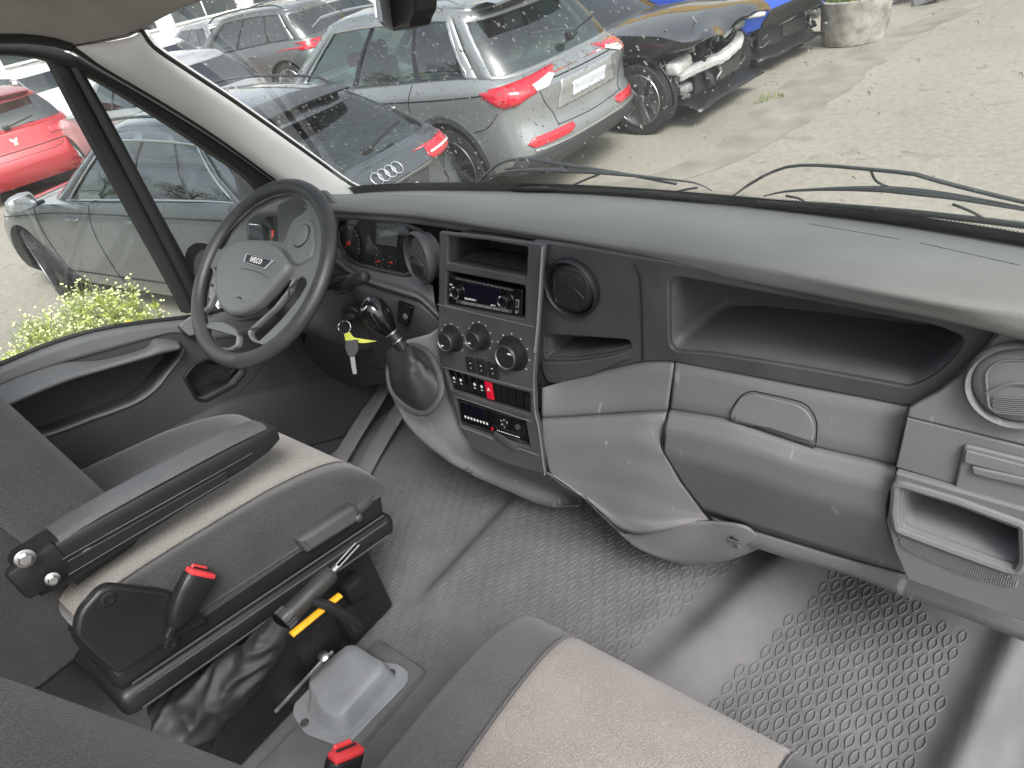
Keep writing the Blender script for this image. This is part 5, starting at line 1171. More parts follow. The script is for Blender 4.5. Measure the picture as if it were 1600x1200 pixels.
def wheel_parts(parent, c, r, wdt, side, spokes=5, steer=0, m='alloy', split=False):
    """tyre and rim; axis along y, outer face towards side*y"""
    T = Matrix.Translation(c) @ Matrix.Rotation(steer, 4, 'Z') @ Matrix.Rotation(R(-90*side), 4, 'X')
    bm = bmesh.new(); h = wdt/2
    add_lathe(bm, [(r*.70, -h*.9), (r*.84, -h), (r*.95, -h*.93), (r*.995, -h*.72), (r, -h*.3), (r, h*.3), (r*.995, h*.72), (r*.95, h*.93), (r*.84, h), (r*.70, h*.9)], T, 48, cap=False)
    w_ = build('wheel', bm, 'tyre', parent, world=False)
    bm = bmesh.new()
    for k in range(64):
        a = 2*math.pi*k/64
        for z in (-.6, -.2, .2, .6): add_box(bm, (r*1.001, (.012 if z in (-.6, .2) else 0), z*h), (.006, .016, h*.34), T @ Matrix.Rotation(a, 4, 'Z'))
    stuff(build('tread', bm, 'tyre', w_, world=False))
    bm = bmesh.new(); add_lathe(bm, [(r*.62, -h*.6), (r*.66, h*.5), (r*.70, h*.86), (r*.735, h*.92), (r*.72, h*.98), (r*.69, h*.96), (r*.66, h*.7), (r*.60, h*.2), (r*.12, h*.1)], T, 40, cap=False); build('rim', bm, m, w_, world=False)
    bm = bmesh.new()
    for k in range(spokes):
        for off in ((-.16, .16) if split else (0,)):
            a = 2*math.pi*k/spokes
            B = T @ Matrix.Rotation(a+off*.8, 4, 'Z')
            ws_ = (.10, .075) if not split else (.06, .045)
            rows = [[B @ V((rr_*r, s_*ww*r, zz_*h)) for s_, zz_ in ((-1, z0-.25), (-.8, z0), (.8, z0), (1, z0-.25))] for rr_, ww, z0 in ((.10, ws_[0], .78), (.30, ws_[0]*.9, .80), (.52, ws_[1], .86), (.68, ws_[1]*1.2, .92))]
            add_grid(bm, rows)
    add_lathe(bm, [(r*.17, h*.5), (r*.16, h*.84), (r*.09, h*.88), (r*.01, h*.88)], T, 20, cap=False); build('spokes', bm, m, w_, world=False)
    bm = bmesh.new(); add_lathe(bm, [(r*.60, -h*.1), (r*.01, -h*.1)], T, 24, cap=False); build('brake_disc', bm, 'engine_dark', w_, world=False)
    return w_
def half_outline(xr, xf, wd, Rr, Rf, nr=8, ns=26, nf=8, er=3.2, ef=2.8, taper=None):
    """points rear centre -> left side -> front centre as (x, y, kind, a)"""
    o = []
    for i in range(nr):
        t = i/nr*math.pi/2; o.append((xr+Rr*(1-abs(math.cos(t))**(2/er)), wd*abs(math.sin(t))**(2/er)))
    for i in range(ns+1):
        o.append((xr+Rr+(xf-Rf-xr-Rr)*i/ns, wd))
    for i in range(nf):
        t = math.pi/2-(i+1)/nf*math.pi/2; o.append((xf-Rf*(1-abs(math.cos(t))**(2/ef)), wd*abs(math.sin(t))**(2/ef)))
    return o
def make_car(name, label, S, loc, yaw, group=None):
    """S: dimension dict. Car axis x from rear bumper (0) to nose (L), y left, z up from the ground."""
    root = thing(name, label, 'car', (loc[0], loc[1], GZ+S.get('dz', 0)), R(yaw), group)
    L, W = S['L'], S['W']/2; sill = S.get('sill', .22); pnt = S['paint']
    belt = S['belt']; full = not S.get('simple')
    rear_x = S.get('rear_x', [(0, .10), (.12, .03), (.3, .0), (.5, .02), (.55, .05), (1, .16)])
    front_x = S.get('front_x', [(0, .16), (.15, .04), (.4, .0), (.7, .03), (.9, .10), (1, .20)])
    wt = S.get('wt', [(0, .93), (.12, .985), (.45, 1.0), (.7, .99), (.88, .965), (1, .93)])
    ts = S.get('ts', [0, .05, .14, .26, .38, .5, .62, .72, .8, .88, .95, 1.0])
    rings = []
    for t in ts:
        ol = half_outline(smooth_tab(t, rear_x), L-smooth_tab(t, front_x), W*smooth_tab(t, wt), S.get('Rr', .42), S.get('Rf', .75), er=S.get('er', 3.4), ef=S.get('ef', 2.6))
        rings.append([(x, y, sill+(smooth_tab(x, belt)-sill)*t) for x, y in ol])
    dent = S.get('dent')
    def D(p): return dent(V(p)) if dent else V(p)
    bm = bmesh.new(); n = len(rings[0])
    loops = []
    for rg in rings:
        left = [D(p) for p in rg]; right = [D((p[0], -p[1], p[2])) for p in rg[1:-1]][::-1]
        loops.append(left+right)
    vs = add_grid(bm, loops, closed=True)
    m = len(loops[0])
    # deck (bonnet and the shelf under the glass), crowned across
    top = vs[-1]; K = 8; deck = [[top[0]]*(K+1)]
    crown = S.get('crown', .05)
    prev = None
    for i in range(1, n-1):
        l, r_ = top[i], top[m-i]; line = [l]
        for k in range(1, K):
            u = k/K; p = l.co.lerp(r_.co, u); p.z += crown*(1-(2*u-1)**2)*min(1, i/6, (n-1-i)/5); p.x += .0
            if dent: p = D(p)
            line.append(bm.verts.new(p))
        line.append(r_)
        if prev is None:
            for k in range(K): bm.faces.new((top[0], line[k], line[k+1]))
        else:
            for k in range(K): bm.faces.new((prev[k], line[k], line[k+1], prev[k+1]))
        prev = line
    for k in range(K): bm.faces.new((prev[k], top[n-1], prev[k+1]))
    bm.faces.new(vs[0][::-1])
    bmesh.ops.recalc_face_normals(bm, faces=bm.faces)
    me = bpy.data.meshes.new('body'); bm.to_mesh(me); bm.free(); me.materials.append(MATS[pnt]); me.materials.append(MATS['car_black'])
    # wheel arches cut out of the sides
    xw = (S['xr'], S['xf']); rw = S['rw']
    if S.get('arches', True):
        bo = bpy.data.objects.new('tmp', me); COL.objects.link(bo); cuts = []
        for x in xw:
            for s_ in (1, -1):
                b2 = bmesh.new(); add_lathe(b2, [(rw+.055, -.17), (rw+.055, .17)], Matrix.Translation((x, s_*(W-.06), rw+.01)) @ Matrix.Rotation(R(90), 4, 'X'), 36); cm = bpy.data.meshes.new('c'); bmesh.ops.recalc_face_normals(b2, faces=b2.faces); b2.to_mesh(cm); b2.free(); cm.materials.append(MATS['car_black'])
                co = bpy.data.objects.new('cut', cm); COL.objects.link(co); md = bo.modifiers.new('b', 'BOOLEAN'); md.object = co; md.operation = 'DIFFERENCE'; md.solver = 'EXACT'; md.material_mode = 'TRANSFER'; cuts.append(co)
        dg = bpy.context.evaluated_depsgraph_get(); dg.update(); me2 = bpy.data.meshes.new_from_object(bo.evaluated_get(dg))
        bpy.data.objects.remove(bo)
        for c in cuts: bpy.data.objects.remove(c)
        me = me2
    autosmooth(me, 32)
    me.name = 'body'; body = link('body', me, None, root, world=False, smooth=False)
    # ---------------- greenhouse
    gx = S['gx']            # (rear base x, rear top x, front top x, front base x)
    wb, wtp = W*S.get('wb', .90), W*S.get('wtop', .66)
    roof = S['roof']        # table x -> z of roof edge
    Rg = S.get('Rg', (.34, .24, .40, .50))
    def G(kind, a, s):
        bulge = .035*math.sin(math.pi*s)
        xr = gx[0]+(gx[1]-gx[0])*s; xf = gx[3]+(gx[2]-gx[3])*s
        wd = wb+(wtp-wb)*s+bulge; rr_ = Rg[0]+(Rg[1]-Rg[0])*s; rf = Rg[3]+(Rg[2]-Rg[3])*s
        if kind == 'rear': t = a*math.pi/2; x = xr+rr_*(1-abs(math.cos(t))**(2/3.4)); y = wd*abs(math.sin(t))**(2/3.4)
        elif kind == 'side': x = xr+rr_+(xf-rf-xr-rr_)*a; y = wd*(1-.05*a*a)
        else: t = (1-a)*math.pi/2; x = xf-rf*(1-abs(math.cos(t))**(2/2.6)); y = wd*.95*abs(math.sin(t))**(2/2.6)
        z0 = smooth_tab(x, belt)-.012; z1 = smooth_tab(x, roof)
        if kind == 'rear': z0 += crown*.6*(1-a); 
        if kind == 'front': z0 += crown*.8*a
        if kind != 'side': x += (-.03 if kind == 'rear' else .03)*math.sin(math.pi*s)
        return V((x, y, z0+(z1-z0)*s))
    wins = S['wins']; sb, st = S.get('sill_s', .07), S.get('top_s', .86)
    sl = [0, sb, sb+(st-sb)*.5, st, 1.0]
    def cells(kind, al, isglass):
        pb = bmesh.new(); sl2 = sl
        pts = {}
        for sgn in (1, -1):
            for i in range(len(al)-1):
                for j in range(len(sl2)-1):
                    a0, a1, s0, s1 = al[i], al[i+1], sl2[j], sl2[j+1]
                    if isglass((a0+a1)/2) and 0 < j < len(sl2)-2: continue
                    q = []
                    for a, s in ((a0, s0), (a1, s0), (a1, s1), (a0, s1)):
                        kx = (round(a, 4), round(s, 4), sgn)
                        if kx not in pts: p = G(kind, a, s); p.y *= sgn; pts[kx] = pb.verts.new(D(p))
                        q.append(pts[kx])
                    f = pb.faces.new(q if sgn > 0 else q[::-1]); f.material_index = 1 if (kind == 'side' and 0 < j < len(sl2)-2 and S.get('black_pillars', True) and al[0]+.04 < (a0+a1)/2 < al[-1]-.02 and (a0+a1)/2 > wins[0][0]) else 0
        return pb
    gb = bmesh.new()
    def merge(src):
        t_ = bpy.data.meshes.new('t'); src.to_mesh(t_); src.free(); gb.from_mesh(t_); bpy.data.meshes.remove(t_)
    al = sorted(set([0, 1]+[v for w_ in wins for v in w_]+[w_[0]+(w_[1]-w_[0])*k/4 for w_ in wins for k in (1, 2, 3)]))
    merge(cells('side', al, lambda a: any(w_[0] < a < w_[1] for w_ in wins)))
    rg_ = S.get('rear_glass', .80); ra = sorted(set([rg_*k/5 for k in range(6)]+[1, (1+rg_)/2])); merge(cells('rear', ra, lambda a: a < rg_))
    fg = S.get('front_glass', .16); fa = sorted(set([fg+(1-fg)*k/5 for k in range(6)]+[0, fg/2])); merge(cells('front', fa, lambda a: a > fg))
    # roof cap from the top ring inwards
    def ringtop():
        o = [G('rear', a, 1) for a in [k/6 for k in range(6)]]+[G('side', k/14, 1) for k in range(15)]+[G('front', (k+1)/6, 1) for k in range(6)]
        return o
    rt_ = ringtop(); rows = []
    for k in range(9):
        u = k/8*2-1; rows.append([D(V((p.x, p.y*-u if u < 0 else -p.y*u, p.z+S.get('roof_crown', .055)*(1-u*u)*min(1, i/5+.15, (len(rt_)-1-i)/5+.15)))) for i, p in enumerate(rt_)])
    add_grid(gb, rows); bmesh.ops.remove_doubles(gb, verts=gb.verts, dist=.0008)
    gh = build('roof_frame', gb, None, body, world=False, deg=40); gh.data.materials.append(MATS[pnt]); gh.data.materials.append(MATS['car_black'])
    sol = gh.modifiers.new('t', 'SOLIDIFY'); sol.thickness = .02; sol.offset = -1
    # glass
    def pane_(kind, a0, a1, sgn, nm, m='car_glass', ins=.008):
        b = bmesh.new(); rows = []
        for j in range(5):
            s = sb+(st-sb)*j/4; r_ = []
            for i in range(9):
                p = G(kind, a0+(a1-a0)*i/8, s); p.y *= sgn; p.y -= sgn*ins*.6; r_.append(D(p))
            rows.append(r_)
        add_grid(b, rows); return build(nm, b, m, root, world=False)
    gm = S.get('glass', 'car_glass')
    for sgn in (1, -1):
        for w_ in wins: pane_('side', w_[0], w_[1], sgn, 'side_window', gm)
    for kind, lo, hi, nm in (('rear', 0, rg_, 'rear_window'), ('front', fg, 1, 'windscreen')):
        b = bmesh.new(); rows = []
        for j in range(6):
            s = sb+(st-sb)*j/5
            r_ = [G(kind, lo+(hi-lo)*i/8, s) for i in range(9)]
            if kind == 'front': r_ = r_[::-1]
            rows.append([D(V((p.x+(.006 if kind == 'rear' else -.006), p.y, p.z))) for p in r_[::-1]]+[D(V((p.x+(.006 if kind == 'rear' else -.006), -p.y, p.z))) for p in r_[1:]])
        add_grid(b, rows); build(nm, b, S.get('rglass', gm), root, world=False)
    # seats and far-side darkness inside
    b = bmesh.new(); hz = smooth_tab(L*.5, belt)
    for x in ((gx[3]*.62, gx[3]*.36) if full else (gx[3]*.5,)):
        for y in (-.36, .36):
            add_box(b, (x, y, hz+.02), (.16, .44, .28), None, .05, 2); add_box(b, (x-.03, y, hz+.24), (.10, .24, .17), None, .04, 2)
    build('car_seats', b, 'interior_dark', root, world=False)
    bvh_bm = bmesh.new(); bvh_bm.from_mesh(body.data); t_ = bpy.data.meshes.new('t'); bvh_bm.from_mesh(gh.data); BV = BVHTree.FromBMesh(bvh_bm); bvh_bm.free()
    # ---------------- wheels
    for i, x in enumerate(xw):
        for s_ in (1, -1):
            if S.get('wheels', 'all') != 'all' and (i, s_) not in S['wheels']: continue
            wheel_parts(root, (x, s_*(W-.115), rw), rw, .225, s_, S.get('spokes', 5), S.get('steer', 0) if i == 1 else 0, S.get('rim', 'alloy'), S.get('split', False))
    def proj_pt(p, d):
        h = BV.ray_cast(p, d); return h
    def patch(nm, poly, view, m, off=.006, th=.006, parent=None, size=.035, flip=False):
        """lay a panel on the skin: poly in the view's 2-D coordinates"""
        def orig(q):
            if view == 'rear': return V((-1.0, q[0], q[1])), V((1, 0, 0))
            if view == 'front': return V((L+1.0, q[0], q[1])), V((-1, 0, 0))
            if view == 'left': return V((q[0], 2.0, q[1])), V((0, -1, 0))
            if view == 'right': return V((q[0], -2.0, q[1])), V((0, 1, 0))
            if view == 'top': return V((q[0], q[1], 3.0)), V((0, 0, -1))
            if view == 'rl': d = V((.72, -.69, 0)); return V((0, 0, q[1]))+V((-.69, -.72, 0)).normalized()*q[0]*-1-d*3, d
        b = bmesh.new(); f = b.faces.new([b.verts.new((q[0], q[1], 0)) for q in poly])
        bmesh.ops.triangulate(b, faces=[f])
        for _ in range(5):
            es = [e for e in b.edges if e.calc_length() > size]
            if not es: break
            bmesh.ops.subdivide_edges(b, edges=es, cuts=1); bmesh.ops.triangulate(b, faces=[f for f in b.faces if len(f.verts) > 3])
        bad = []
        for v_ in b.verts:
            o_, d_ = orig(v_.co); h = BV.ray_cast(o_, d_)
            if h[0] is None: bad.append(v_); continue
            n_ = h[1] if h[1].dot(d_) < 0 else -h[1]
            v_.co = h[0]+n_*off
        bmesh.ops.delete(b, geom=bad, context='VERTS')
        bmesh.ops.recalc_face_normals(b, faces=b.faces)
        mm = bpy.data.meshes.new(nm); b.to_mesh(mm); b.free(); mm.polygons.foreach_set('use_smooth', [True]*len(mm.polygons))
        o = link(nm, mm, m, parent or root, world=False, smooth=False)
        if th: q = o.modifiers.new('t', 'SOLIDIFY'); q.thickness = th; q.offset = 0
        return o
    def line(nm, pts, view, m='gap', wdt=.004, off=.001, n=24, parent=None, flat=.4):
        b = bmesh.new(); sp = spline([V((q[0], q[1], 0)) for q in pts], n); out = []
        for q in sp:
            if view == 'left': o_, d_ = V((q.x, 2, q.y)), V((0, -1, 0))
            elif view == 'right': o_, d_ = V((q.x, -2, q.y)), V((0, 1, 0))
            elif view == 'rear': o_, d_ = V((-1, q.x, q.y)), V((1, 0, 0))
            elif view == 'front': o_, d_ = V((L+1, q.x, q.y)), V((-1, 0, 0))
            else: o_, d_ = V((q.x, q.y, 3)), V((0, 0, -1))
            h = BV.ray_cast(o_, d_)
            if h[0] is not None:
                n_ = h[1] if h[1].dot(d_) < 0 else -h[1]; out.append(h[0]+n_*off)
        if len(out) > 2: add_tube(b, out, wdt, 6, flat=1); return build(nm, b, m, parent or root, world=False)
    def arch(x, s_, m='cladding', wdt=.06, th=.012):
        b = bmesh.new(); rows = []
        for rr_ in (rw+.045, rw+.055, rw+.055+wdt*.8, rw+.055+wdt):
            r_ = []
            for k in range(29):
                a = R(-8+196*k/28); px, pz = x+rr_*math.cos(a), rw+.01+rr_*math.sin(a)
                h = BV.ray_cast(V((px, 2*s_, max(pz, sill+.01))), V((0, -s_, 0))); yy = h[0].y if h[0] is not None and abs(h[0].y) > W*.8 else s_*W*.985
                r_.append(V((px, yy+s_*(th if rr_ not in (rw+.045, rw+.055+wdt) else .0), max(pz, sill-.02))))
            rows.append(r_)
        add_grid(b, rows); return build('arch_trim', b, m, root, world=False)
    def trim_loop(a0, a1, sgn, m='chrome', r_=.011, s0=None, s1=None):
        s0 = sb-.01 if s0 is None else s0; s1 = st+.02 if s1 is None else s1; pts = []
        for k in range(21): pts.append(('side', a0+(a1-a0)*k/20, s0))
        for k in range(1, 8): pts.append(('side', a1, s0+(s1-s0)*k/8))
        for k in range(21): pts.append(('side', a1+(a0-a1)*k/20, s1))
        for k in range(1, 8): pts.append(('side', a0, s1+(s0-s1)*k/8))
        b = bmesh.new(); pp = []
        for kd, a, s in pts: p = G(kd, a, s); p.y = (p.y+.006)*sgn; pp.append(D(p))
        add_tube(b, pp, r_, 6, closed=True, flat=.6); return build('window_trim', b, m, root, world=False)
    def mirror(x, s_, z, m=None):
        b = bmesh.new(); T = Matrix.Translation((x, s_*(W+.09), z)) @ Matrix.Rotation(R(8*s_), 4, 'Z')
        secs = []
        for u, w_, h_ in ((-.11, .03, .045), (-.09, .05, .062), (-.03, .062, .072), (.05, .055, .065), (.10, .035, .045), (.115, .012, .02)):
            secs.append([T @ V((w_*math.copysign(abs(math.cos(a))**.7, math.cos(a)), s_*u, h_*math.copysign(abs(math.sin(a))**.7, math.sin(a)))) for a in [2*math.pi*k/16 for k in range(16)]])
        add_grid(b, secs, closed=True); vv = list(b.verts); b.faces.new(vv[:16][::-1]); b.faces.new(vv[-16:])
        o = build('door_mirror', b, m or pnt, root, world=False)
        b = bmesh.new(); add_box(b, (x+.01, s_*(W-.02), z-.05), (.06, .12, .03), None, .01, 2); build('mirror_arm', b, 'car_black', o, world=False)
        b = bmesh.new(); add_box(b, (-.062, 0, 0), (.006, .16, .10), T, .002, 1); build('mirror_glass', b, 'chrome', o, world=False)
    def handle(x, z, s_=1, m=None):
        h = BV.ray_cast(V((x, 2*s_, z)), V((0, -s_, 0)))
        if h[0] is None: return
        b = bmesh.new(); y = h[0].y; add_tube(b, [V((x-.10, y, z)), V((x-.085, y+s_*.022, z)), V((x, y+s_*.028, z+.004)), V((x+.085, y+s_*.022, z)), V((x+.10, y, z))], .012, 8, flat=1.0); o = build('door_handle', b, m or pnt, root, world=False)
        return o
    def rail(y, x0, x1, m='silver', h=.05, r_=.014):
        b = bmesh.new(); pts = []
        for k in range(25):
            t = k/24; x = x0+(x1-x0)*t; z = smooth_tab(x, roof)+.035; hh = h*min(1, t/.08, (1-t)/.08)
            for s_ in (1,): pass
            pts.append((x, z, hh))
        for s_ in (1, -1):
            b = bmesh.new(); add_tube(b, [V((x, s_*y, z+hh)) for x, z, hh in pts], r_, 8); build('roof_rail', b, m, root, world=False)
    return dict(root=root, body=body, patch=patch, line=line, arch=arch, trim=trim_loop, mirror=mirror, handle=handle, rail=rail, G=G, L=L, W=W, BV=BV, roof=roof, belt=belt, D=D, pnt=pnt)
def letters(c, s, x_off, z, y0, dy, size, m='silver'):
    """single letters across the tailgate, y0 at the left"""
    for k, ch in enumerate(s):
        y = y0-dy*k; h = c['BV'].ray_cast(V((-1, y, z)), V((1, 0, 0)))
        if h[0] is None: continue
        n = h[1] if h[1].x < 0 else -h[1]
        text('letter', ch, frame(h[0]+n*.006, n), size, m, c['root'], .003, world=False)
# ================================================================ the yard
def ground_mat():
    m = bpy.data.materials.new('concrete'); m.use_nodes = True; n, l = nodes(m); b = n['Principled BSDF']; b.inputs['Roughness'].default_value = .85
    tc = n.new('ShaderNodeTexCoord'); o = tc.outputs['Object']
    def noise(s, d=6, mp=None):
        t = n.new('ShaderNodeTexNoise'); t.inputs['Scale'].default_value = s; t.inputs['Detail'].default_value = d; l.new(o, t.inputs['Vector']); return t.outputs['Fac']
    def ramp(f, p0, p1, c0, c1):
        r = n.new('ShaderNodeValToRGB'); r.color_ramp.elements[0].position = p0; r.color_ramp.elements[1].position = p1
        r.color_ramp.elements[0].color = (*c0, 1); r.color_ramp.elements[1].color = (*c1, 1); l.new(f, r.inputs['Fac']); return r.outputs[0]
    def mix(f, a, c, mode='MIX'):
        x = n.new('ShaderNodeMixRGB'); x.blend_type = mode; l.new(a, x.inputs[1])
        if isinstance(f, float): x.inputs[0].default_value = f
        else: l.new(f, x.inputs[0])
        if isinstance(c, tuple): x.inputs[2].default_value = (*c, 1)
        else: l.new(c, x.inputs[2])
        return x.outputs[0]
    base = ramp(noise(.5, 8), .3, .7, (.255, .230, .190), (.32, .293, .245))
    grit = ramp(noise(60, 3), .35, .65, (.90, .90, .90), (1.07, 1.07, 1.06)); base = mix(1.0, base, grit, 'MULTIPLY')
    fine = ramp(noise(16, 6), .3, .7, (.86, .86, .86), (1.1, 1.1, 1.1)); base = mix(1.0, base, fine, 'MULTIPLY')
    spots = ramp(noise(2.6, 5), .62, .70, (0, 0, 0), (.5, .5, .5)); base = mix(spots, base, (.16, .145, .125))
    flk = ramp(noise(7, 3), .66, .71, (0, 0, 0), (.55, .55, .55)); base = mix(flk, base, (.13, .115, .095))
    l.new(base, b.inputs['Base Color'])
    bp = n.new('ShaderNodeBump'); bp.inputs['Strength'].default_value = .3; bp.inputs['Distance'].default_value = .008; l.new(noise(45, 5), bp.inputs['Height']); l.new(bp.outputs[0], b.inputs['Normal'])
    MATS['concrete'] = m
ground_mat()
mat('wet_strip', (.235, .213, .178), .85, bump=.4, bscale=30, var=.25, vscale=3); mat('dirt', (.11, .09, .07), .9, bump=.6, bscale=20, var=.4, vscale=4); mat('turf', (.065, .10, .03), .9, bump=.8, bscale=14, var=.35, vscale=3)
bm = bmesh.new(); add_grid(bm, [[V((-150+300*i/12, -150+300*j/12, GZ)) for i in range(13)] for j in range(13)]); struct(build('yard_ground', bm, 'concrete'))
# darker gutter strip between the parking row and the lane
def gl_(px, py, dz=.004): return at(px, py, z=GZ+dz)
bm = bmesh.new(); a = spline([gl_(900, 300), gl_(1090, 245), gl_(1200, 150), gl_(1300, 88), gl_(1420, 40), gl_(1560, -40)], 40); b = spline([gl_(940, 320), gl_(1190, 235), gl_(1290, 165), gl_(1375, 100), gl_(1445, 50), gl_(1600, -25)], 40)
rn = random.Random(9); add_grid(bm, [[p+V((rn.uniform(-.03, .03), rn.uniform(-.03, .03), 0)) for p in a], [p.lerp(q, .5) for p, q in zip(a, b)], [p+V((rn.uniform(-.05, .05), rn.uniform(-.05, .05), 0)) for p in b]]); struct(build('gutter_strip', bm, 'wet_strip'))
bm = bmesh.new(); add_grid(bm, [[V((-60+120*i/8, -70+57*j/4, GZ+.004)) for i in range(9)] for j in range(5)]); struct(build('grass_field', bm, 'turf'))
def tuft(bm, c, r, h, n, rn):
    for _ in range(n):
        a, d = rn.uniform(0, 6.28), r*math.sqrt(rn.random()); p = c+V((d*math.cos(a), d*math.sin(a), 0)); hh = h*rn.uniform(.4, 1); b = rn.uniform(0, 6.28); l = V((math.cos(b), math.sin(b), 0))
        w = V((-l.y, l.x, 0))*.004; q = p+l*hh*.3+V((0, 0, hh*.6)); t = p+l*hh*.75+V((0, 0, hh))
        v = [bm.verts.new(x) for x in (p-w, p+w, q+w*.7, q-w*.7, t)]; bm.faces.new(v[:4]); bm.faces.new((v[3], v[2], v[4]))
mat('grass_green', (.16, .22, .035), .7, var=.4, vscale=20); mat('leaf_lime', (.40, .45, .07), .6, var=.35, vscale=14); mat('petal', (.78, .78, .42), .6, var=.2, vscale=40); mat('petal_yellow', (.75, .55, .02), .6); mat('stem', (.20, .24, .06), .7, var=.3)
rn = random.Random(11); bm = bmesh.new()
for px, py, r, n_ in ((1206, 152, .12, 60), (1190, 160, .08, 20)): tuft(bm, gl_(px, py), r, .05, n_, rn)
g_ = stuff(build('grass_tuft', bm, 'grass_green', fix=False)); g_['label'] = 'thin green grass growing out of the gutter strip'
# ---------------------------------------------------------------- parked cars
# silver SUV seen from its rear left
S = dict(L=4.70, W=1.88, sill=.30, paint='paint_silver', belt=[(0, 1.03), (.6, 1.10), (1.5, 1.09), (2.6, 1.06), (3.4, 1.04), (3.7, 1.02), (4.3, .95), (4.7, .84)],
         rear_x=[(0, .16), (.08, .06), (.2, .01), (.34, .0), (.42, .03), (.46, .06), (.7, .055), (.84, .03), (.9, .05), (1, .16)], wt=[(0, .93), (.1, .985), (.4, 1.0), (.62, 1.0), (.72, .985), (.78, .995), (.9, .975), (1, .93)],
         gx=(.19, .62, 2.72, 3.62), roof=[(.5, 1.535), (.9, 1.585), (1.6, 1.62), (2.3, 1.615), (2.9, 1.56)], rw=.36, xr=.98, xf=3.78, wins=[(.05, .26), (.285, .60), (.63, .965)], wtop=.70, wb=.915, Rr=.46, er=3.2,
         rear_glass=.84, glass='car_glass', spokes=5, split=True, rim='alloy_dark', crown=.03)
c = make_car('silver_suv', 'silver SUV with red tail lamps parked right of the graphite estate car', S, (-2.65, 4.47), 180)
K = c
K['trim'](.035, .975, 1); K['trim'](.035, .975, -1)
for x in (S['xr'], S['xf']): K['arch'](x, 1); K['arch'](x, -1)
for s_ in (1, -1):
    sg = lambda pts: [(y*s_, z) for y, z in pts]
    rl = K['patch']('tail_lamp', sg([(.955, 1.02), (.80, 1.035), (.45, 1.055), (.30, 1.06), (.40, 1.015), (.56, .95), (.78, .925), (.85, .87), (.92, .94)]), 'rear', 'lamp_red', .005, .006)
    sv = 'left' if s_ > 0 else 'right'
    K['patch']('tail_lamp', [(.10, 1.03), (.30, 1.02), (.50, 1.0), (.42, .945), (.28, .87), (.18, .885), (.10, .93)], sv, 'lamp_red', .005, .006)
    K['patch']('lamp_reverser', sg([(.68, .985), (.44, 1.02), (.40, 1.0), (.56, .945), (.68, .94)]), 'rear', 'lamp_clear', .011, .004)
    K['patch']('rear_reflector', sg([(.80, .605), (.36, .605), (.34, .57), (.40, .535), (.80, .53), (.84, .565)]), 'rear', 'lamp_red', .006, .01)
K['patch']('lower_bumper', [(.93, .30), (.90, .475), (.5, .49), (0, .495), (-.5, .49), (-.90, .475), (-.93, .30)], 'rear', 'cladding', .006, .012)
K['patch']('chrome_strip', [(.80, .515), (.5, .51), (0, .51), (-.5, .51), (-.80, .515), (-.80, .497), (0, .491), (.80, .497)], 'rear', 'silver', .012, .008)
K['patch']('plate_recess', [(.40, .95), (-.40, .95), (-.46, .74), (.46, .74)], 'rear', 'paint_pale', .004, .004)
K['patch']('number_plate', [(.26, .90), (-.26, .90), (-.26, .79), (.26, .79)], 'rear', 'plate_white', .012, .006)
letters(K, 'SKODA', 0, 1.035, .30, .15, .085)
K['line']('tailgate_gap', [(.66, 1.06), (.64, .90), (.52, .72), (.50, .62)], 'rear'); K['line']('tailgate_gap', [(-.66, 1.06), (-.64, .90), (-.52, .72), (-.50, .62)], 'rear'); K['line']('tailgate_gap', [(.52, .63), (0, .61), (-.52, .63)], 'rear')
K['line']('crease_line', [(.8, .985), (0, .98), (-.8, .985)], 'rear', 'gap', .006)
K['line']('shoulder_line', [(.42, .985), (1.0, .965), (2.0, .95), (3.0, .935), (4.0, .90)], 'left', 'gap', .006); K['line']('door_gap', [(1.28, 1.09), (1.33, .95), (1.36, .78)], 'left'); K['line']('door_gap', [(2.32, 1.06), (2.34, .7), (2.30, .4)], 'left'); K['line']('bumper_gap', [(.34, .84), (.46, .74), (.62, .70)], 'left')  # shoulder_line: dark reflection along the belt, painted in as a dark line
K['patch']('sill_trim', [(1.45, .31), (1.45, .46), (3.3, .46), (3.3, .31)], 'left', 'cladding', .006, .012)
K['handle'](1.62, .92); K['handle'](2.62, .90); K['mirror'](3.15, 1, 1.07); K['mirror'](3.15, -1, 1.07)
K['rail'](.60, .75, 2.75)
bm = bmesh.new(); rows = []
for k in range(13):
    y = -.60+1.2*k/12; e = (1-(k/6-1)**2); rows.append([V((.70, y, 1.60+.02*e)), V((.50, y, 1.605+.025*e)), V((.36+.05*(1-e), y, 1.585+.02*e)), V((.37+.05*(1-e), y, 1.565+.02*e)), V((.60, y, 1.55+.02*e))])
add_grid(bm, rows); build('roof_spoiler', bm, 'paint_silver', K['root'], world=False)
bm = bmesh.new(); add_box(bm, (.54, .0, 1.545), (.03, 1.0, .05), None, .01, 2); build('spoiler_under', bm, 'car_black', K['root'], world=False)
bm = bmesh.new(); add_box(bm, (.20, -.02, 1.20), (.05, .09, .07), None, .015, 2); add_tube(bm, [V((.18, -.02, 1.21)), V((.205, -.25, 1.245)), V((.215, -.42, 1.27))], .010, 6); build('rear_wiper', bm, 'car_black', K['root'], world=False)
bm = bmesh.new(); add_box(bm, (2.55, .42, 1.20), (.03, .34, .12), Matrix.Rotation(R(6), 4, 'X'), .01, 1); build('red_cloth', bm, 'red_plastic', K['root'], world=False)
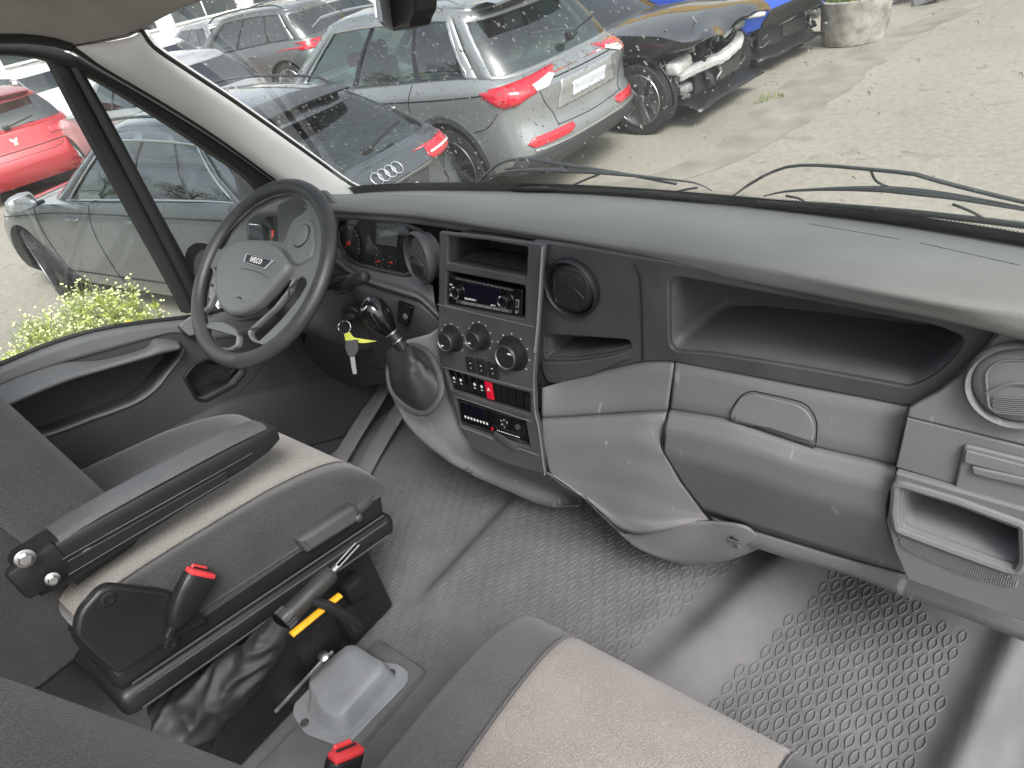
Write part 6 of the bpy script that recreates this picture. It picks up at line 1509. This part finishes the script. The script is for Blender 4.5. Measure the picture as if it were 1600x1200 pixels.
# graphite estate car
S = dict(L=4.76, W=1.84, sill=.20, paint='paint_graphite', belt=[(0, .90), (.5, .98), (1.2, .98), (2.2, .95), (3.2, .925), (3.6, .91), (4.2, .82), (4.76, .66)],
         rear_x=[(0, .14), (.1, .05), (.25, .0), (.45, .0), (.55, .045), (.8, .05), (.9, .02), (1, .12)], gx=(.16, .80, 2.50, 3.50), roof=[(.6, 1.28), (1.2, 1.37), (1.9, 1.405), (2.5, 1.37), (2.9, 1.30)], rw=.335, xr=1.02, xf=3.84,
         wins=[(.03, .22), (.235, .53), (.56, .955)], wtop=.66, wb=.90, glass='car_glass_dark', rglass='car_glass', spokes=10, steer=-R(17), rear_glass=.86, crown=.03, Rr=.40)
c = make_car('graphite_estate', 'graphite grey estate car with four ring badge parked beside the driver window', S, (-2.80, 2.17), 185.35); A = c
A['trim'](.02, .965, 1, 'chrome', .009); A['trim'](.02, .965, -1, 'chrome', .009)
for s_ in (1, -1):
    sg = lambda pts: [(y*s_, z) for y, z in pts]; sv = 'left' if s_ > 0 else 'right'
    A['patch']('tail_lamp', sg([(.90, .90), (.72, .91), (.46, .885), (.44, .84), (.50, .80), (.72, .79), (.91, .80)]), 'rear', 'lamp_red', .005, .006)
    A['patch']('tail_lamp', [(.08, .90), (.22, .905), (.40, .90), (.40, .85), (.24, .80), (.10, .80)], sv, 'lamp_red', .005, .006)
    A['patch']('lamp_strip', sg([(.86, .855), (.48, .855), (.48, .842), (.86, .842)]), 'rear', 'lamp_clear', .010, .003)
A['patch']('rear_diffuser', [(.80, .22), (.78, .38), (0, .40), (-.78, .38), (-.80, .22)], 'rear', 'cladding', .006, .012)
A['patch']('number_plate', [(.26, .72), (-.26, .72), (-.26, .61), (.26, .61)], 'rear', 'plate_white', .012, .006)
A['patch']('plate_recess', [(.42, .76), (-.42, .76), (-.36, .57), (.36, .57)], 'rear', 'cladding', .004, .003)
A['line']('boot_gap', [(.70, .79), (.62, .70), (.58, .57), (0, .55), (-.58, .57), (-.62, .70), (-.70, .79)], 'rear'); A['line']('boot_crease', [(.45, .80), (0, .795), (-.45, .80)], 'rear', 'chrome', .006)
for k in range(4):
    y = .105-.07*k; h = A['BV'].ray_cast(V((-1, y, .87)), V((1, 0, 0))); n_ = h[1] if h[1].x < 0 else -h[1]; F = frame(h[0]+n_*.008, n_); bm = bmesh.new(); add_tube(bm, [F @ V((.045*math.cos(2*math.pi*i/28), .045*math.sin(2*math.pi*i/28), .0004*k)) for i in range(28)], .0055, 8, closed=True); build('badge_ring', bm, 'chrome', A['root'], world=False)
A['line']('door_gap', [(1.55, .97), (1.50, .80), (1.42, .62)], 'left'); A['line']('door_gap', [(2.42, .955), (2.46, .7), (2.42, .30)], 'left'); A['line']('door_gap', [(3.38, .92), (3.36, .7), (3.30, .42), (3.2, .28)], 'left'); A['line']('shoulder_line', [(.35, .90), (1.5, .885), (3.0, .865), (4.2, .78)], 'left', 'gap', .005); A['line']('sill_line', [(1.5, .36), (3.3, .34)], 'left', 'gap', .006)
A['line']('fuel_gap', [(1.02, .80), (1.17, .80), (1.17, .92), (1.02, .92), (1.02, .80)], 'right')
A['handle'](1.78, .845); A['handle'](2.72, .83); A['mirror'](3.18, 1, 1.0, 'paint_pale'); A['mirror'](3.18, -1, 1.0)
A['rail'](.52, .85, 2.45, 'alloy_dark', .035, .011)
bm = bmesh.new(); rows = []
for k in range(11):
    y = -.50+1.0*k/10; e = 1-(k/5-1)**2; rows.append([V((.98, y, 1.365+.03*e)), V((.80, y, 1.36+.03*e)), V((.62+.06*(1-e), y, 1.335+.025*e)), V((.64+.06*(1-e), y, 1.318+.025*e)), V((.86, y, 1.30+.03*e))])
add_grid(bm, rows); build('roof_spoiler', bm, 'car_black', A['root'], world=False)
bm = bmesh.new(); add_grid(bm, [[V((1.36+x, .0+s*.012*(1-h_), 1.455+.0+h_*.075)) for x, h_ in ((-.09, 0.), (-.075, .7), (-.05, 1.), (.0, .55), (.10, 0.))] for s in (-1, 0, 1)]); build('roof_antenna', bm, 'paint_pale', A['root'], world=False)
bm = bmesh.new(); add_box(bm, (.17, .0, 1.03), (.05, .09, .05), None, .015, 2); add_tube(bm, [V((.15, 0, 1.035)), V((.20, -.25, 1.07)), V((.22, -.42, 1.09))], .011, 6); build('rear_wiper', bm, 'car_black', A['root'], world=False)
# wrecked black car, nose towards the lane
def crash(amp, x0, x1, seed, down=.06):
    q = [random.Random(seed).uniform(0, 6) for _ in range(6)]
    def f(p):
        t = max(0, min(1, (p.x-x0)/(x1-x0)))
        if t <= 0: return p
        t = t*t
        return V((p.x-amp*.6*t*(1+.5*math.sin(p.y*5+q[0])), p.y+amp*.25*t*math.sin(p.z*9+p.x*6+q[1]), p.z+amp*.35*t*math.sin(p.x*11+p.y*6+q[2])+amp*.2*t*math.sin(p.y*13+q[3])-down*t))
    return f
def wreck_front(c, x, beam, seed, W, beam_m='beam_white', z0=.30):
    rn = random.Random(seed); root = c['root']
    def part(nm, m, fn, bev=None): bm = bmesh.new(); fn(bm); return build(nm, bm, m, root, world=False)
    part('crash_beam', beam_m, lambda b: add_tube(b, spline([V((x-.10, -W*.70, .50)), V((x+.0, -W*.42, .53)), V((x+.03, -W*.15, .52)), V((x+.02, .02, .50)), V((x+.06, W*.3, .56)), V((x-.05, W*.62, .58))], 24), [.058+.012*rn.random() for _ in range(24)], 8, flat=1.0))
    part('radiator', 'engine_dark', lambda b: add_box(b, (x-.10, .12, .55), (.05, 1.0, .42), Matrix.Rotation(R(4), 4, 'Y'), .01, 1))
    for k in range(26):
        bm = bmesh.new(); add_box(bm, (x+.02, .02+.018*k, .36), (.006, .006, .13), None); build('radiator_fin', bm, 'steel', root, world=False)
    for k in range(30):
        bm = bmesh.new(); p = V((x-rn.uniform(.04, .34), rn.uniform(-W*.74, W*.74), rn.uniform(z0+.04, .74))); s = V((rn.uniform(.04, .14), rn.uniform(.05, .18), rn.uniform(.04, .14)))
        B = Matrix.Translation(p) @ Matrix.Rotation(rn.uniform(-.5, .5), 4, 'X') @ Matrix.Rotation(rn.uniform(-.5, .5), 4, 'Z')
        if k % 3 == 0: add_lathe(bm, [(s.x*.5, -s.y*.5), (s.x*.6, -s.y*.3), (s.x*.6, s.y*.3), (s.x*.4, s.y*.5)], B @ Matrix.Rotation(R(90), 4, 'X'), 14)
        else: add_box(bm, (0, 0, 0), s, B, min(s)*.2, 2)
        build('engine_part', bm, rn.choice(('engine_dark', 'engine_dark', 'car_black', 'torn_metal', 'steel')), root, world=False)
    for k in range(34):
        p = V((x-rn.uniform(-.03, .22), rn.uniform(-W*.85, W*.85), rn.uniform(.28, .80))); pts = [p]
        for _ in range(4): pts.append(pts[-1]+V((rn.uniform(-.08, .05), rn.uniform(-.13, .13), rn.uniform(-.10, .08))))
        bm = bmesh.new(); add_tube(bm, spline(pts, 14), rn.choice((.005, .008, .013, .018)), 6); build('hose', bm, rn.choice(('car_black', 'engine_dark', 'steel', 'torn_metal', 'engine_dark')), root, world=False)
    for k in range(14):
        p = V((x-rn.uniform(-.02, .24), rn.choice((-1, 1))*rn.uniform(W*.25, W*.95), rn.uniform(.22, .80))); bm = bmesh.new(); d1 = V((rn.uniform(-.12, .12), rn.uniform(-.16, .16), rn.uniform(-.10, .10))); d2 = V((rn.uniform(-.08, .08), rn.uniform(-.08, .08), rn.uniform(-.16, .06)))
        add_grid(bm, [[p+d1*i/4+d2*j/3+V((rn.uniform(-.014, .014), rn.uniform(-.014, .014), rn.uniform(-.014, .014))) for i in range(5)] for j in range(4)]); o = build('torn_panel', bm, rn.choice(('cladding', 'torn_metal', 'cladding', 'car_black')), root, world=False); s = o.modifiers.new('t', 'SOLIDIFY'); s.thickness = .003
    bm = bmesh.new(); add_box(bm, (x-.06, -W*.62, .70), (.16, .30, .12), Matrix.Rotation(R(8), 4, 'X'), .04, 3); build('head_lamp', bm, 'lamp_clear', root, world=False)
    # undertray hanging to the ground
    bm = bmesh.new(); add_grid(bm, [[V((x-.35+.5*i/8+.05*rn.random(), -W*.75+1.5*W*j/8, z0-.04-.10*(i/8)**2+.03*rn.random())) for i in range(9)] for j in range(9)]); o = build('undertray', bm, 'car_black', root, world=False); s = o.modifiers.new('t', 'SOLIDIFY'); s.thickness = .006
S = dict(L=4.46, W=1.84, sill=.24, paint='paint_black', belt=[(0, .95), (1.0, .98), (2.4, .95), (3.2, .94), (3.5, .95), (4.1, .90), (4.46, .84)], gx=(.25, .75, 2.35, 3.25), roof=[(.5, 1.36), (1.2, 1.42), (2.0, 1.43), (2.6, 1.36)], rw=.345, xr=.95, xf=3.72,
         front_x=[(0, .62), (.3, .58), (.6, .50), (.8, .30), (.9, .10), (1, .0)], wins=[(.05, .25), (.27, .55), (.58, .96)], glass='car_glass_dark', dent=crash(.09, 3.6, 4.4, 4, .02), spokes=5, split=True, rim='alloy', Rf=.35, ef=4.0, crown=.06)
c = make_car('wrecked_black_car', 'black car with its front bumper torn off and white crash beam bare', S, (-6.55, 6.75), -3.7)
wreck_front(c, 4.12, True, 21, .92); c['arch'](S['xf'], -1, 'paint_black', .02, .004); c['line']('door_gap', [(3.22, .93), (3.25, .7), (3.2, .35)], 'right')
# wrecked blue car behind it
S = dict(S); S.update(paint='paint_blue', dent=crash(.07, 3.3, 4.5, 8, .03), rim='alloy_dark', front_x=[(0, .50), (.25, .42), (.45, .10), (.6, .04), (.8, .0), (.9, .06), (1, .18)], ts=[0, .05, .14, .26, .34, .42, .5, .56, .62, .68, .74, .8, .86, .92, .96, 1.0])
c = make_car('wrecked_blue_car', 'bright blue car with crumpled bonnet and smashed nose behind the black wreck', S, (-6.55, 9.25), -13)
wreck_front(c, 4.22, True, 33, .88, 'torn_metal')
c['patch']('grille', [(-.55, .70), (.55, .70), (.62, .56), (.50, .46), (-.50, .46), (-.62, .56)], 'front', 'car_black', .006, .008)
for s_ in (1, -1): c['patch']('head_lamp', [(y*s_, z) for y, z in ((.60, .78), (.86, .80), (.84, .68), (.62, .66))], 'front', 'lamp_clear', .008, .01)
# dark grey SUV in the second row
S = dict(L=4.55, W=1.84, sill=.28, paint='paint_grey', belt=[(0, 1.0), (.8, 1.06), (2.4, 1.03), (3.3, 1.0), (3.6, .98), (4.55, .80)], gx=(.22, .62, 2.55, 3.45), roof=[(.5, 1.50), (1.3, 1.58), (2.2, 1.58), (2.8, 1.50)], rw=.35, xr=.92, xf=3.6, wins=[(.05, .24), (.265, .58), (.61, .96)], wtop=.68, glass='car_glass_dark', spokes=5)
c = make_car('grey_suv', 'mid grey SUV in the second row above the estate car roof', S, (-10.77, 8.59), 197); c['trim'](.04, .97, 1, 'alloy_dark', .01); c['rail'](.56, .8, 2.6, 'alloy_dark'); c['mirror'](3.0, 1, 1.02)
c['patch']('tail_lamp', [(.92, 1.0), (.55, 1.0), (.55, .88), (.92, .86)], 'rear', 'lamp_red', .01, .014); c['line']('door_gap', [(2.3, 1.0), (2.32, .4)], 'left'); c['handle'](1.6, .9); c['handle'](2.6, .88)
# red car ahead of the estate
S = dict(L=4.37, W=1.80, sill=.22, paint='paint_red', belt=[(0, .92), (.6, 1.0), (2.2, .96), (3.2, .93), (3.5, .91), (4.37, .70)], gx=(.20, .62, 2.3, 3.25), roof=[(.5, 1.36), (1.2, 1.44), (2.0, 1.45), (2.6, 1.38)], rw=.33, xr=.85, xf=3.48, wins=[(.05, .22), (.25, .55), (.58, .96)], glass='car_glass_dark', spokes=5, rim='alloy_dark', rear_glass=.84)
c = make_car('red_hatchback', 'bright red hatchback seen from behind at the left edge of the side window', S, (-11.7, 2.72), 168); RC = c
c['rail'](.55, .7, 2.3, 'silver', .035, .012)
h = c['BV'].ray_cast(V((-1, 0, .82)), V((1, 0, 0))); n_ = h[1] if h[1].x < 0 else -h[1]; F = frame(h[0]+n_*.006, n_)
for s_ in (1, -1): plate('badge', F, [(s_*x, y) for x, y in ((.005, .03), (.055, .055), (.045, .0), (.02, .015), (.03, -.05), (.004, -.06))][::s_], 'steel', c['root'], .006, .002, world=False)
c['line']('boot_gap', [(.62, .78), (.56, .62), (0, .60), (-.56, .62), (-.62, .78)], 'rear'); c['line']('boot_gap', [(.75, .70), (0, .69), (-.75, .70)], 'rear', 'gap', .007)
for s_ in (1, -1): c['patch']('tail_lamp', [(y*s_, z) for y, z in ((.88, .88), (.5, .88), (.5, .80), (.88, .78))], 'rear', 'lamp_red', .01, .012)
bm = bmesh.new(); add_box(bm, (.18, .0, 1.02), (.05, .10, .06), None, .015, 2); add_tube(bm, [V((.16, 0, 1.02)), V((.20, -.25, 1.06)), V((.21, -.40, 1.08))], .011, 6); build('rear_wiper', bm, 'car_black', c['root'], world=False)
bm = bmesh.new(); rows = []
for k in range(11):
    y = -.55+1.1*k/10; e = 1-(k/5-1)**2; rows.append([V((.80, y, 1.43+.03*e)), V((.60, y, 1.43+.03*e)), V((.42+.06*(1-e), y, 1.40+.025*e)), V((.44+.06*(1-e), y, 1.38+.025*e)), V((.68, y, 1.37+.03*e))])
add_grid(bm, rows); build('roof_spoiler', bm, 'paint_red', c['root'], world=False)
# further rows of parked cars: each its own body, placed on the yard
base_h = dict(L=4.3, W=1.78, sill=.22, belt=[(0, .92), (.6, .98), (2.2, .95), (3.1, .93), (3.4, .91), (4.3, .72)], gx=(.22, .70, 2.3, 3.2), roof=[(.5, 1.36), (1.2, 1.43), (2.0, 1.44), (2.6, 1.37)], rw=.32, xr=.85, xf=3.4, wins=[(.05, .24), (.27, .56), (.59, .96)], glass='car_glass_dark', simple=True)
def far_car(nm, label, pnt, x, y, yaw, **kw):
    S_ = dict(base_h); S_.update(paint=pnt); S_.update(kw); return make_car(nm, label, S_, (x, y), yaw, 'cars in the rows behind')
far = [('white_hatchback', 'white hatchback seen above the red car in the side window', 'paint_white', V((-17.2, 5.8, 0)), 184),
       ('pale_hatchback', 'pale silver hatchback framed by the small quarter window', 'paint_pale', V((-8.4, 4.5, 0)), 184),
       ('dark_hatchback', 'dark hatchback near the building at the left edge of the side window', 'paint_dark', V((-18, 6.6, 0)), 188),
       ('silver_hatchback', 'silver hatchback partly hidden by the pillar top below the white building', 'paint_pale', V((-16, 10, 0)), 184),
       ('white_saloon', 'white car behind the pillar between silver and grey cars', 'paint_white', V((-14, 7, 0)), 184),
       ('pale_estate', 'pale car at the very top of the windscreen left of the mirror', 'paint_pale', V((-13, 11.2, 0)), 184)]
for nm, lb, pn, p, yw in far: far_car(nm, lb, pn, p.x, p.y, yw)
# ---------------------------------------------------------------- white building beyond the cars
mat('render_white', (.70, .69, .67), .85, bump=.3, bscale=8, var=.05, vscale=.6); mat('building_glass', (.03, .04, .045), .1, var=.3, vscale=.4); mat('frame_white', (.74, .74, .73), .5)
bd_ = thing('white_building', 'long white building with dark windows between pale posts beyond the cars', 'building', (-28, 16, GZ), R(60))
def bpart(nm, m, c_, s_, bev=0): bm = bmesh.new(); add_box(bm, c_, s_, None, bev, 1); return build(nm, bm, m, bd_, world=False)
bpart('wall', 'render_white', (0, 4.2, 2.6), (50, 8, 5.2)); bpart('plinth', 'render_white', (0, .12, .55), (50, .2, 1.1)); bpart('roof_edge', 'frame_white', (0, .1, 5.3), (50.6, .9, .35)); bpart('roof', 'render_white', (0, 4.4, 5.55), (50, 8.5, .15))
for k in range(16):
    x = -24+3.2*k; w_ = bpart('window', 'building_glass', (x+1.6, .17, 2.2), (2.5, .06, 1.9)); 
    bm = bmesh.new(); add_box(bm, (x+1.6, .13, 2.2), (.06, .06, 1.9)); add_box(bm, (x+1.6, .12, 1.22), (2.6, .12, .07)); build('window_bar', bm, 'frame_white', w_, world=False)
    bpart('post', 'frame_white', (x, .0, 2.5), (.30, .25, 5.0), .02)
# ---------------------------------------------------------------- planter, scrap, plants
pp_ = at(1335, 72, z=GZ); mat('old_concrete', (.30, .27, .22), .9, bump=.9, bscale=25, var=.45, vscale=7, dirt=(.46, .43, .38))
pt = thing('concrete_planter', 'weathered round concrete planter with grass in it beside the lane', 'planter', (pp_.x-.1, pp_.y+.3, GZ))
bm = bmesh.new(); add_lathe(bm, [(.30, 0), (.36, .01), (.385, .12), (.40, .45), (.405, .50), (.37, .51), (.36, .42), (.01, .42)], None, 40)
rn = random.Random(4)
for v in bm.verts: v.co += V((rn.uniform(-.006, .006), rn.uniform(-.006, .006), rn.uniform(-.004, .004)))
build('pot', bm, 'old_concrete', pt, world=False); bm = bmesh.new(); add_lathe(bm, [(.36, .43), (.2, .47), (.01, .48)], None, 24); build('soil', bm, 'dirt', pt, world=False)
bm = bmesh.new(); tuft(bm, V((0, 0, .45)), .36, .22, 700, rn); stuff(build('grass', bm, 'grass_green', pt, world=False, fix=False))
# heap of scrap beyond the planter
sc_ = thing('scrap_heap', 'dark heap of twisted car scrap on the ground behind the planter', 'scrap', gl_(1440, 20)); sp = gl_(1440, 5)
for k in range(60):
    p = sp+V((rn.uniform(-1.6, .5), rn.uniform(-.3, 1.6), rn.uniform(.02, .35))); bm = bmesh.new()
    if k % 3:
        pts = [p]
        for _ in range(4): pts.append(pts[-1]+V((rn.uniform(-.25, .25), rn.uniform(-.25, .25), rn.uniform(-.12, .15))))
        for q in pts: q.z = max(q.z, GZ+.02)
        add_tube(bm, spline(pts, 12), rn.choice((.008, .014, .025)), 6); build('bent_rod', bm, rn.choice(('engine_dark', 'steel', 'car_black')), sc_)
    else:
        s = V((rn.uniform(.1, .4), rn.uniform(.1, .4), rn.uniform(.05, .25))); add_box(bm, (0, 0, 0), s, Matrix.Translation(p) @ Matrix.Rotation(rn.uniform(0, 3), 4, 'Z') @ Matrix.Rotation(rn.uniform(-.4, .4), 4, 'X'), .02, 1); build('scrap_part', bm, rn.choice(('engine_dark', 'torn_metal', 'car_black', 'cladding')), sc_)
# flowering weeds beside the van
wd = thing('flowering_weeds', 'clump of yellow green weeds with tiny pale flowers outside the driver window', 'plant', (-3.4, .0, GZ)); lf = bmesh.new(); fl2 = bmesh.new(); stm = bmesh.new(); rn = random.Random(2)
def quad(bm, p, d, w, l, up):
    s = d.cross(up).normalized()*w; m_ = p+d*l*.5; e = p+d*l; v = [bm.verts.new(x) for x in (p, m_+s, e, m_-s)]; bm.faces.new(v)
for k in range(330):
    a = rn.uniform(0, 6.28); d = math.sqrt(rn.random()); cx, cy = -3.35+.42*d*math.cos(a), .17+.36*d*math.sin(a)
    h = (.88-.24*d*d+rn.uniform(-.16, .08))*(1.0 if cy > -.35 else .85)
    lean = V((rn.uniform(-.12, .12), rn.uniform(-.12, .12), 0)); pts = [V((cx, cy, GZ)), V((cx, cy, GZ+h*.5))+lean*.4, V((cx, cy, GZ+h))+lean]
    add_tube(stm, spline(pts, 5), [.004, .0035, .003, .0025, .0015], 4, cap=False)
    for j in range(16):
        t = rn.uniform(.25, .95); p = pts[0].lerp(pts[2], t); dr = V((rn.uniform(-1, 1), rn.uniform(-1, 1), rn.uniform(-.1, .8))).normalized(); quad(lf, p, dr, rn.uniform(.008, .018), rn.uniform(.04, .09), V((0, 0, 1)))
    for j in range(rn.randint(3, 7)):
        p = pts[2]+V((rn.gauss(0, .035), rn.gauss(0, .035), rn.uniform(-.09, .035))); 
        add_tube(stm, [pts[2]-V((0, 0, .06)), p], .0012, 3, cap=False)
        for q in range(3):
            dr = V((rn.uniform(-1, 1), rn.uniform(-1, 1), rn.uniform(.1, .9))).normalized(); quad(fl2, p, dr, .006, .013, V((rn.uniform(-1, 1), rn.uniform(-1, 1), .2)))
build('leaves', lf, 'leaf_lime', wd, fix=False); build('stems', stm, 'stem', wd, fix=False); build('flowers', fl2, 'petal', wd, fix=False)
bm = bmesh.new(); p = at(201, 503, x=-3.1)
for k in range(26):
    a = 6.28*k/26; quad(bm, p, V((math.cos(a), math.sin(a), .25)).normalized(), .006, .024, V((0, 0, 1)))
build('yellow_bloom', bm, 'petal_yellow', wd, fix=False)
# trees and hedge along the field, mirrored in the flank of the estate car
mat('bark', (.10, .075, .05), .9, bump=.8, bscale=20, var=.3); mat('foliage', (.075, .105, .03), .7, var=.5, vscale=1.2)
def tree(label, x, y, h, r, seed):
    t = thing('field_tree', label, 'tree', (x, y, GZ), group='trees along the field'); rn = random.Random(seed); bm = bmesh.new(); add_tube(bm, spline([V((0, 0, 0)), V((.1, .05, h*.3)), V((-.05, .1, h*.6)), V((.05, 0, h*.85))], 12), [.22-.017*i for i in range(12)], 8); tips = []
    for k in range(16):
        b0 = V((0, 0, h*rn.uniform(.3, .8))); a = rn.uniform(0, 6.28); e = b0+V((r*rn.uniform(.5, 1)*math.cos(a), r*rn.uniform(.5, 1)*math.sin(a), h*rn.uniform(.05, .3))); mid_ = b0.lerp(e, .5)+V((0, 0, .2)); pts = spline([b0, mid_, e], 8); add_tube(bm, pts, [.07-.008*i for i in range(8)], 5); tips += pts[3:]
    build('trunk', bm, 'bark', t, world=False); bm = bmesh.new()
    for p in tips:
        for _ in range(26):
            q = p+V((rn.gauss(0, .35), rn.gauss(0, .35), rn.gauss(0, .3))); d = V((rn.uniform(-1, 1), rn.uniform(-1, 1), rn.uniform(-.6, .6))).normalized(); quad(bm, q, d, .045, .15, V((rn.uniform(-1, 1), rn.uniform(-1, 1), 1)))
    build('crown', bm, 'foliage', t, world=False, fix=False)
for k, (x, y) in enumerate(((-9, -13), (-14, -15), (-19, -13), (-25, -14), (-31, -12))): tree('thinly leaved tree mirrored in the flank of the graphite estate car', x, y, 6+.7*(k % 3), 2.6, 70+k)
# yellow clad hall across the lane, seen only as the yellow streaks in roofs and bonnets
mat('yellow_cladding', (.72, .42, .03), .5, var=.08, vscale=.5)
hall = thing('yellow_hall', 'hall with yellow cladding mirrored in the bonnet of the black wreck', 'building', (-9, 26, GZ))
bm = bmesh.new(); add_box(bm, (0, 5, 2.4), (44, 10, 4.8)); build('wall', bm, 'render_white', hall, world=False)
for k in range(11):
    bm = bmesh.new(); add_box(bm, (-20+4*k, 5, 6.0), (3.97, 10.2, 2.3), None, .02, 1); build('cladding_panel', bm, 'yellow_cladding', hall, world=False)
bm = bmesh.new(); add_box(bm, (0, 5, 7.3), (44.4, 10.6, .3)); build('roof', bm, 'frame_white', hall, world=False)
for k in range(8):
    bm = bmesh.new(); add_box(bm, (-17.5+5*k, -.03, 2.2), (3, .08, 1.6)); build('window', bm, 'building_glass', hall, world=False)
# ------------------------------------------------------------ render settings
scene.cycles.use_denoising = True
scene.cycles.max_bounces = 10; scene.cycles.transparent_max_bounces = 24
for o in bpy.data.objects:
    if '_inv' in o: del o['_inv']
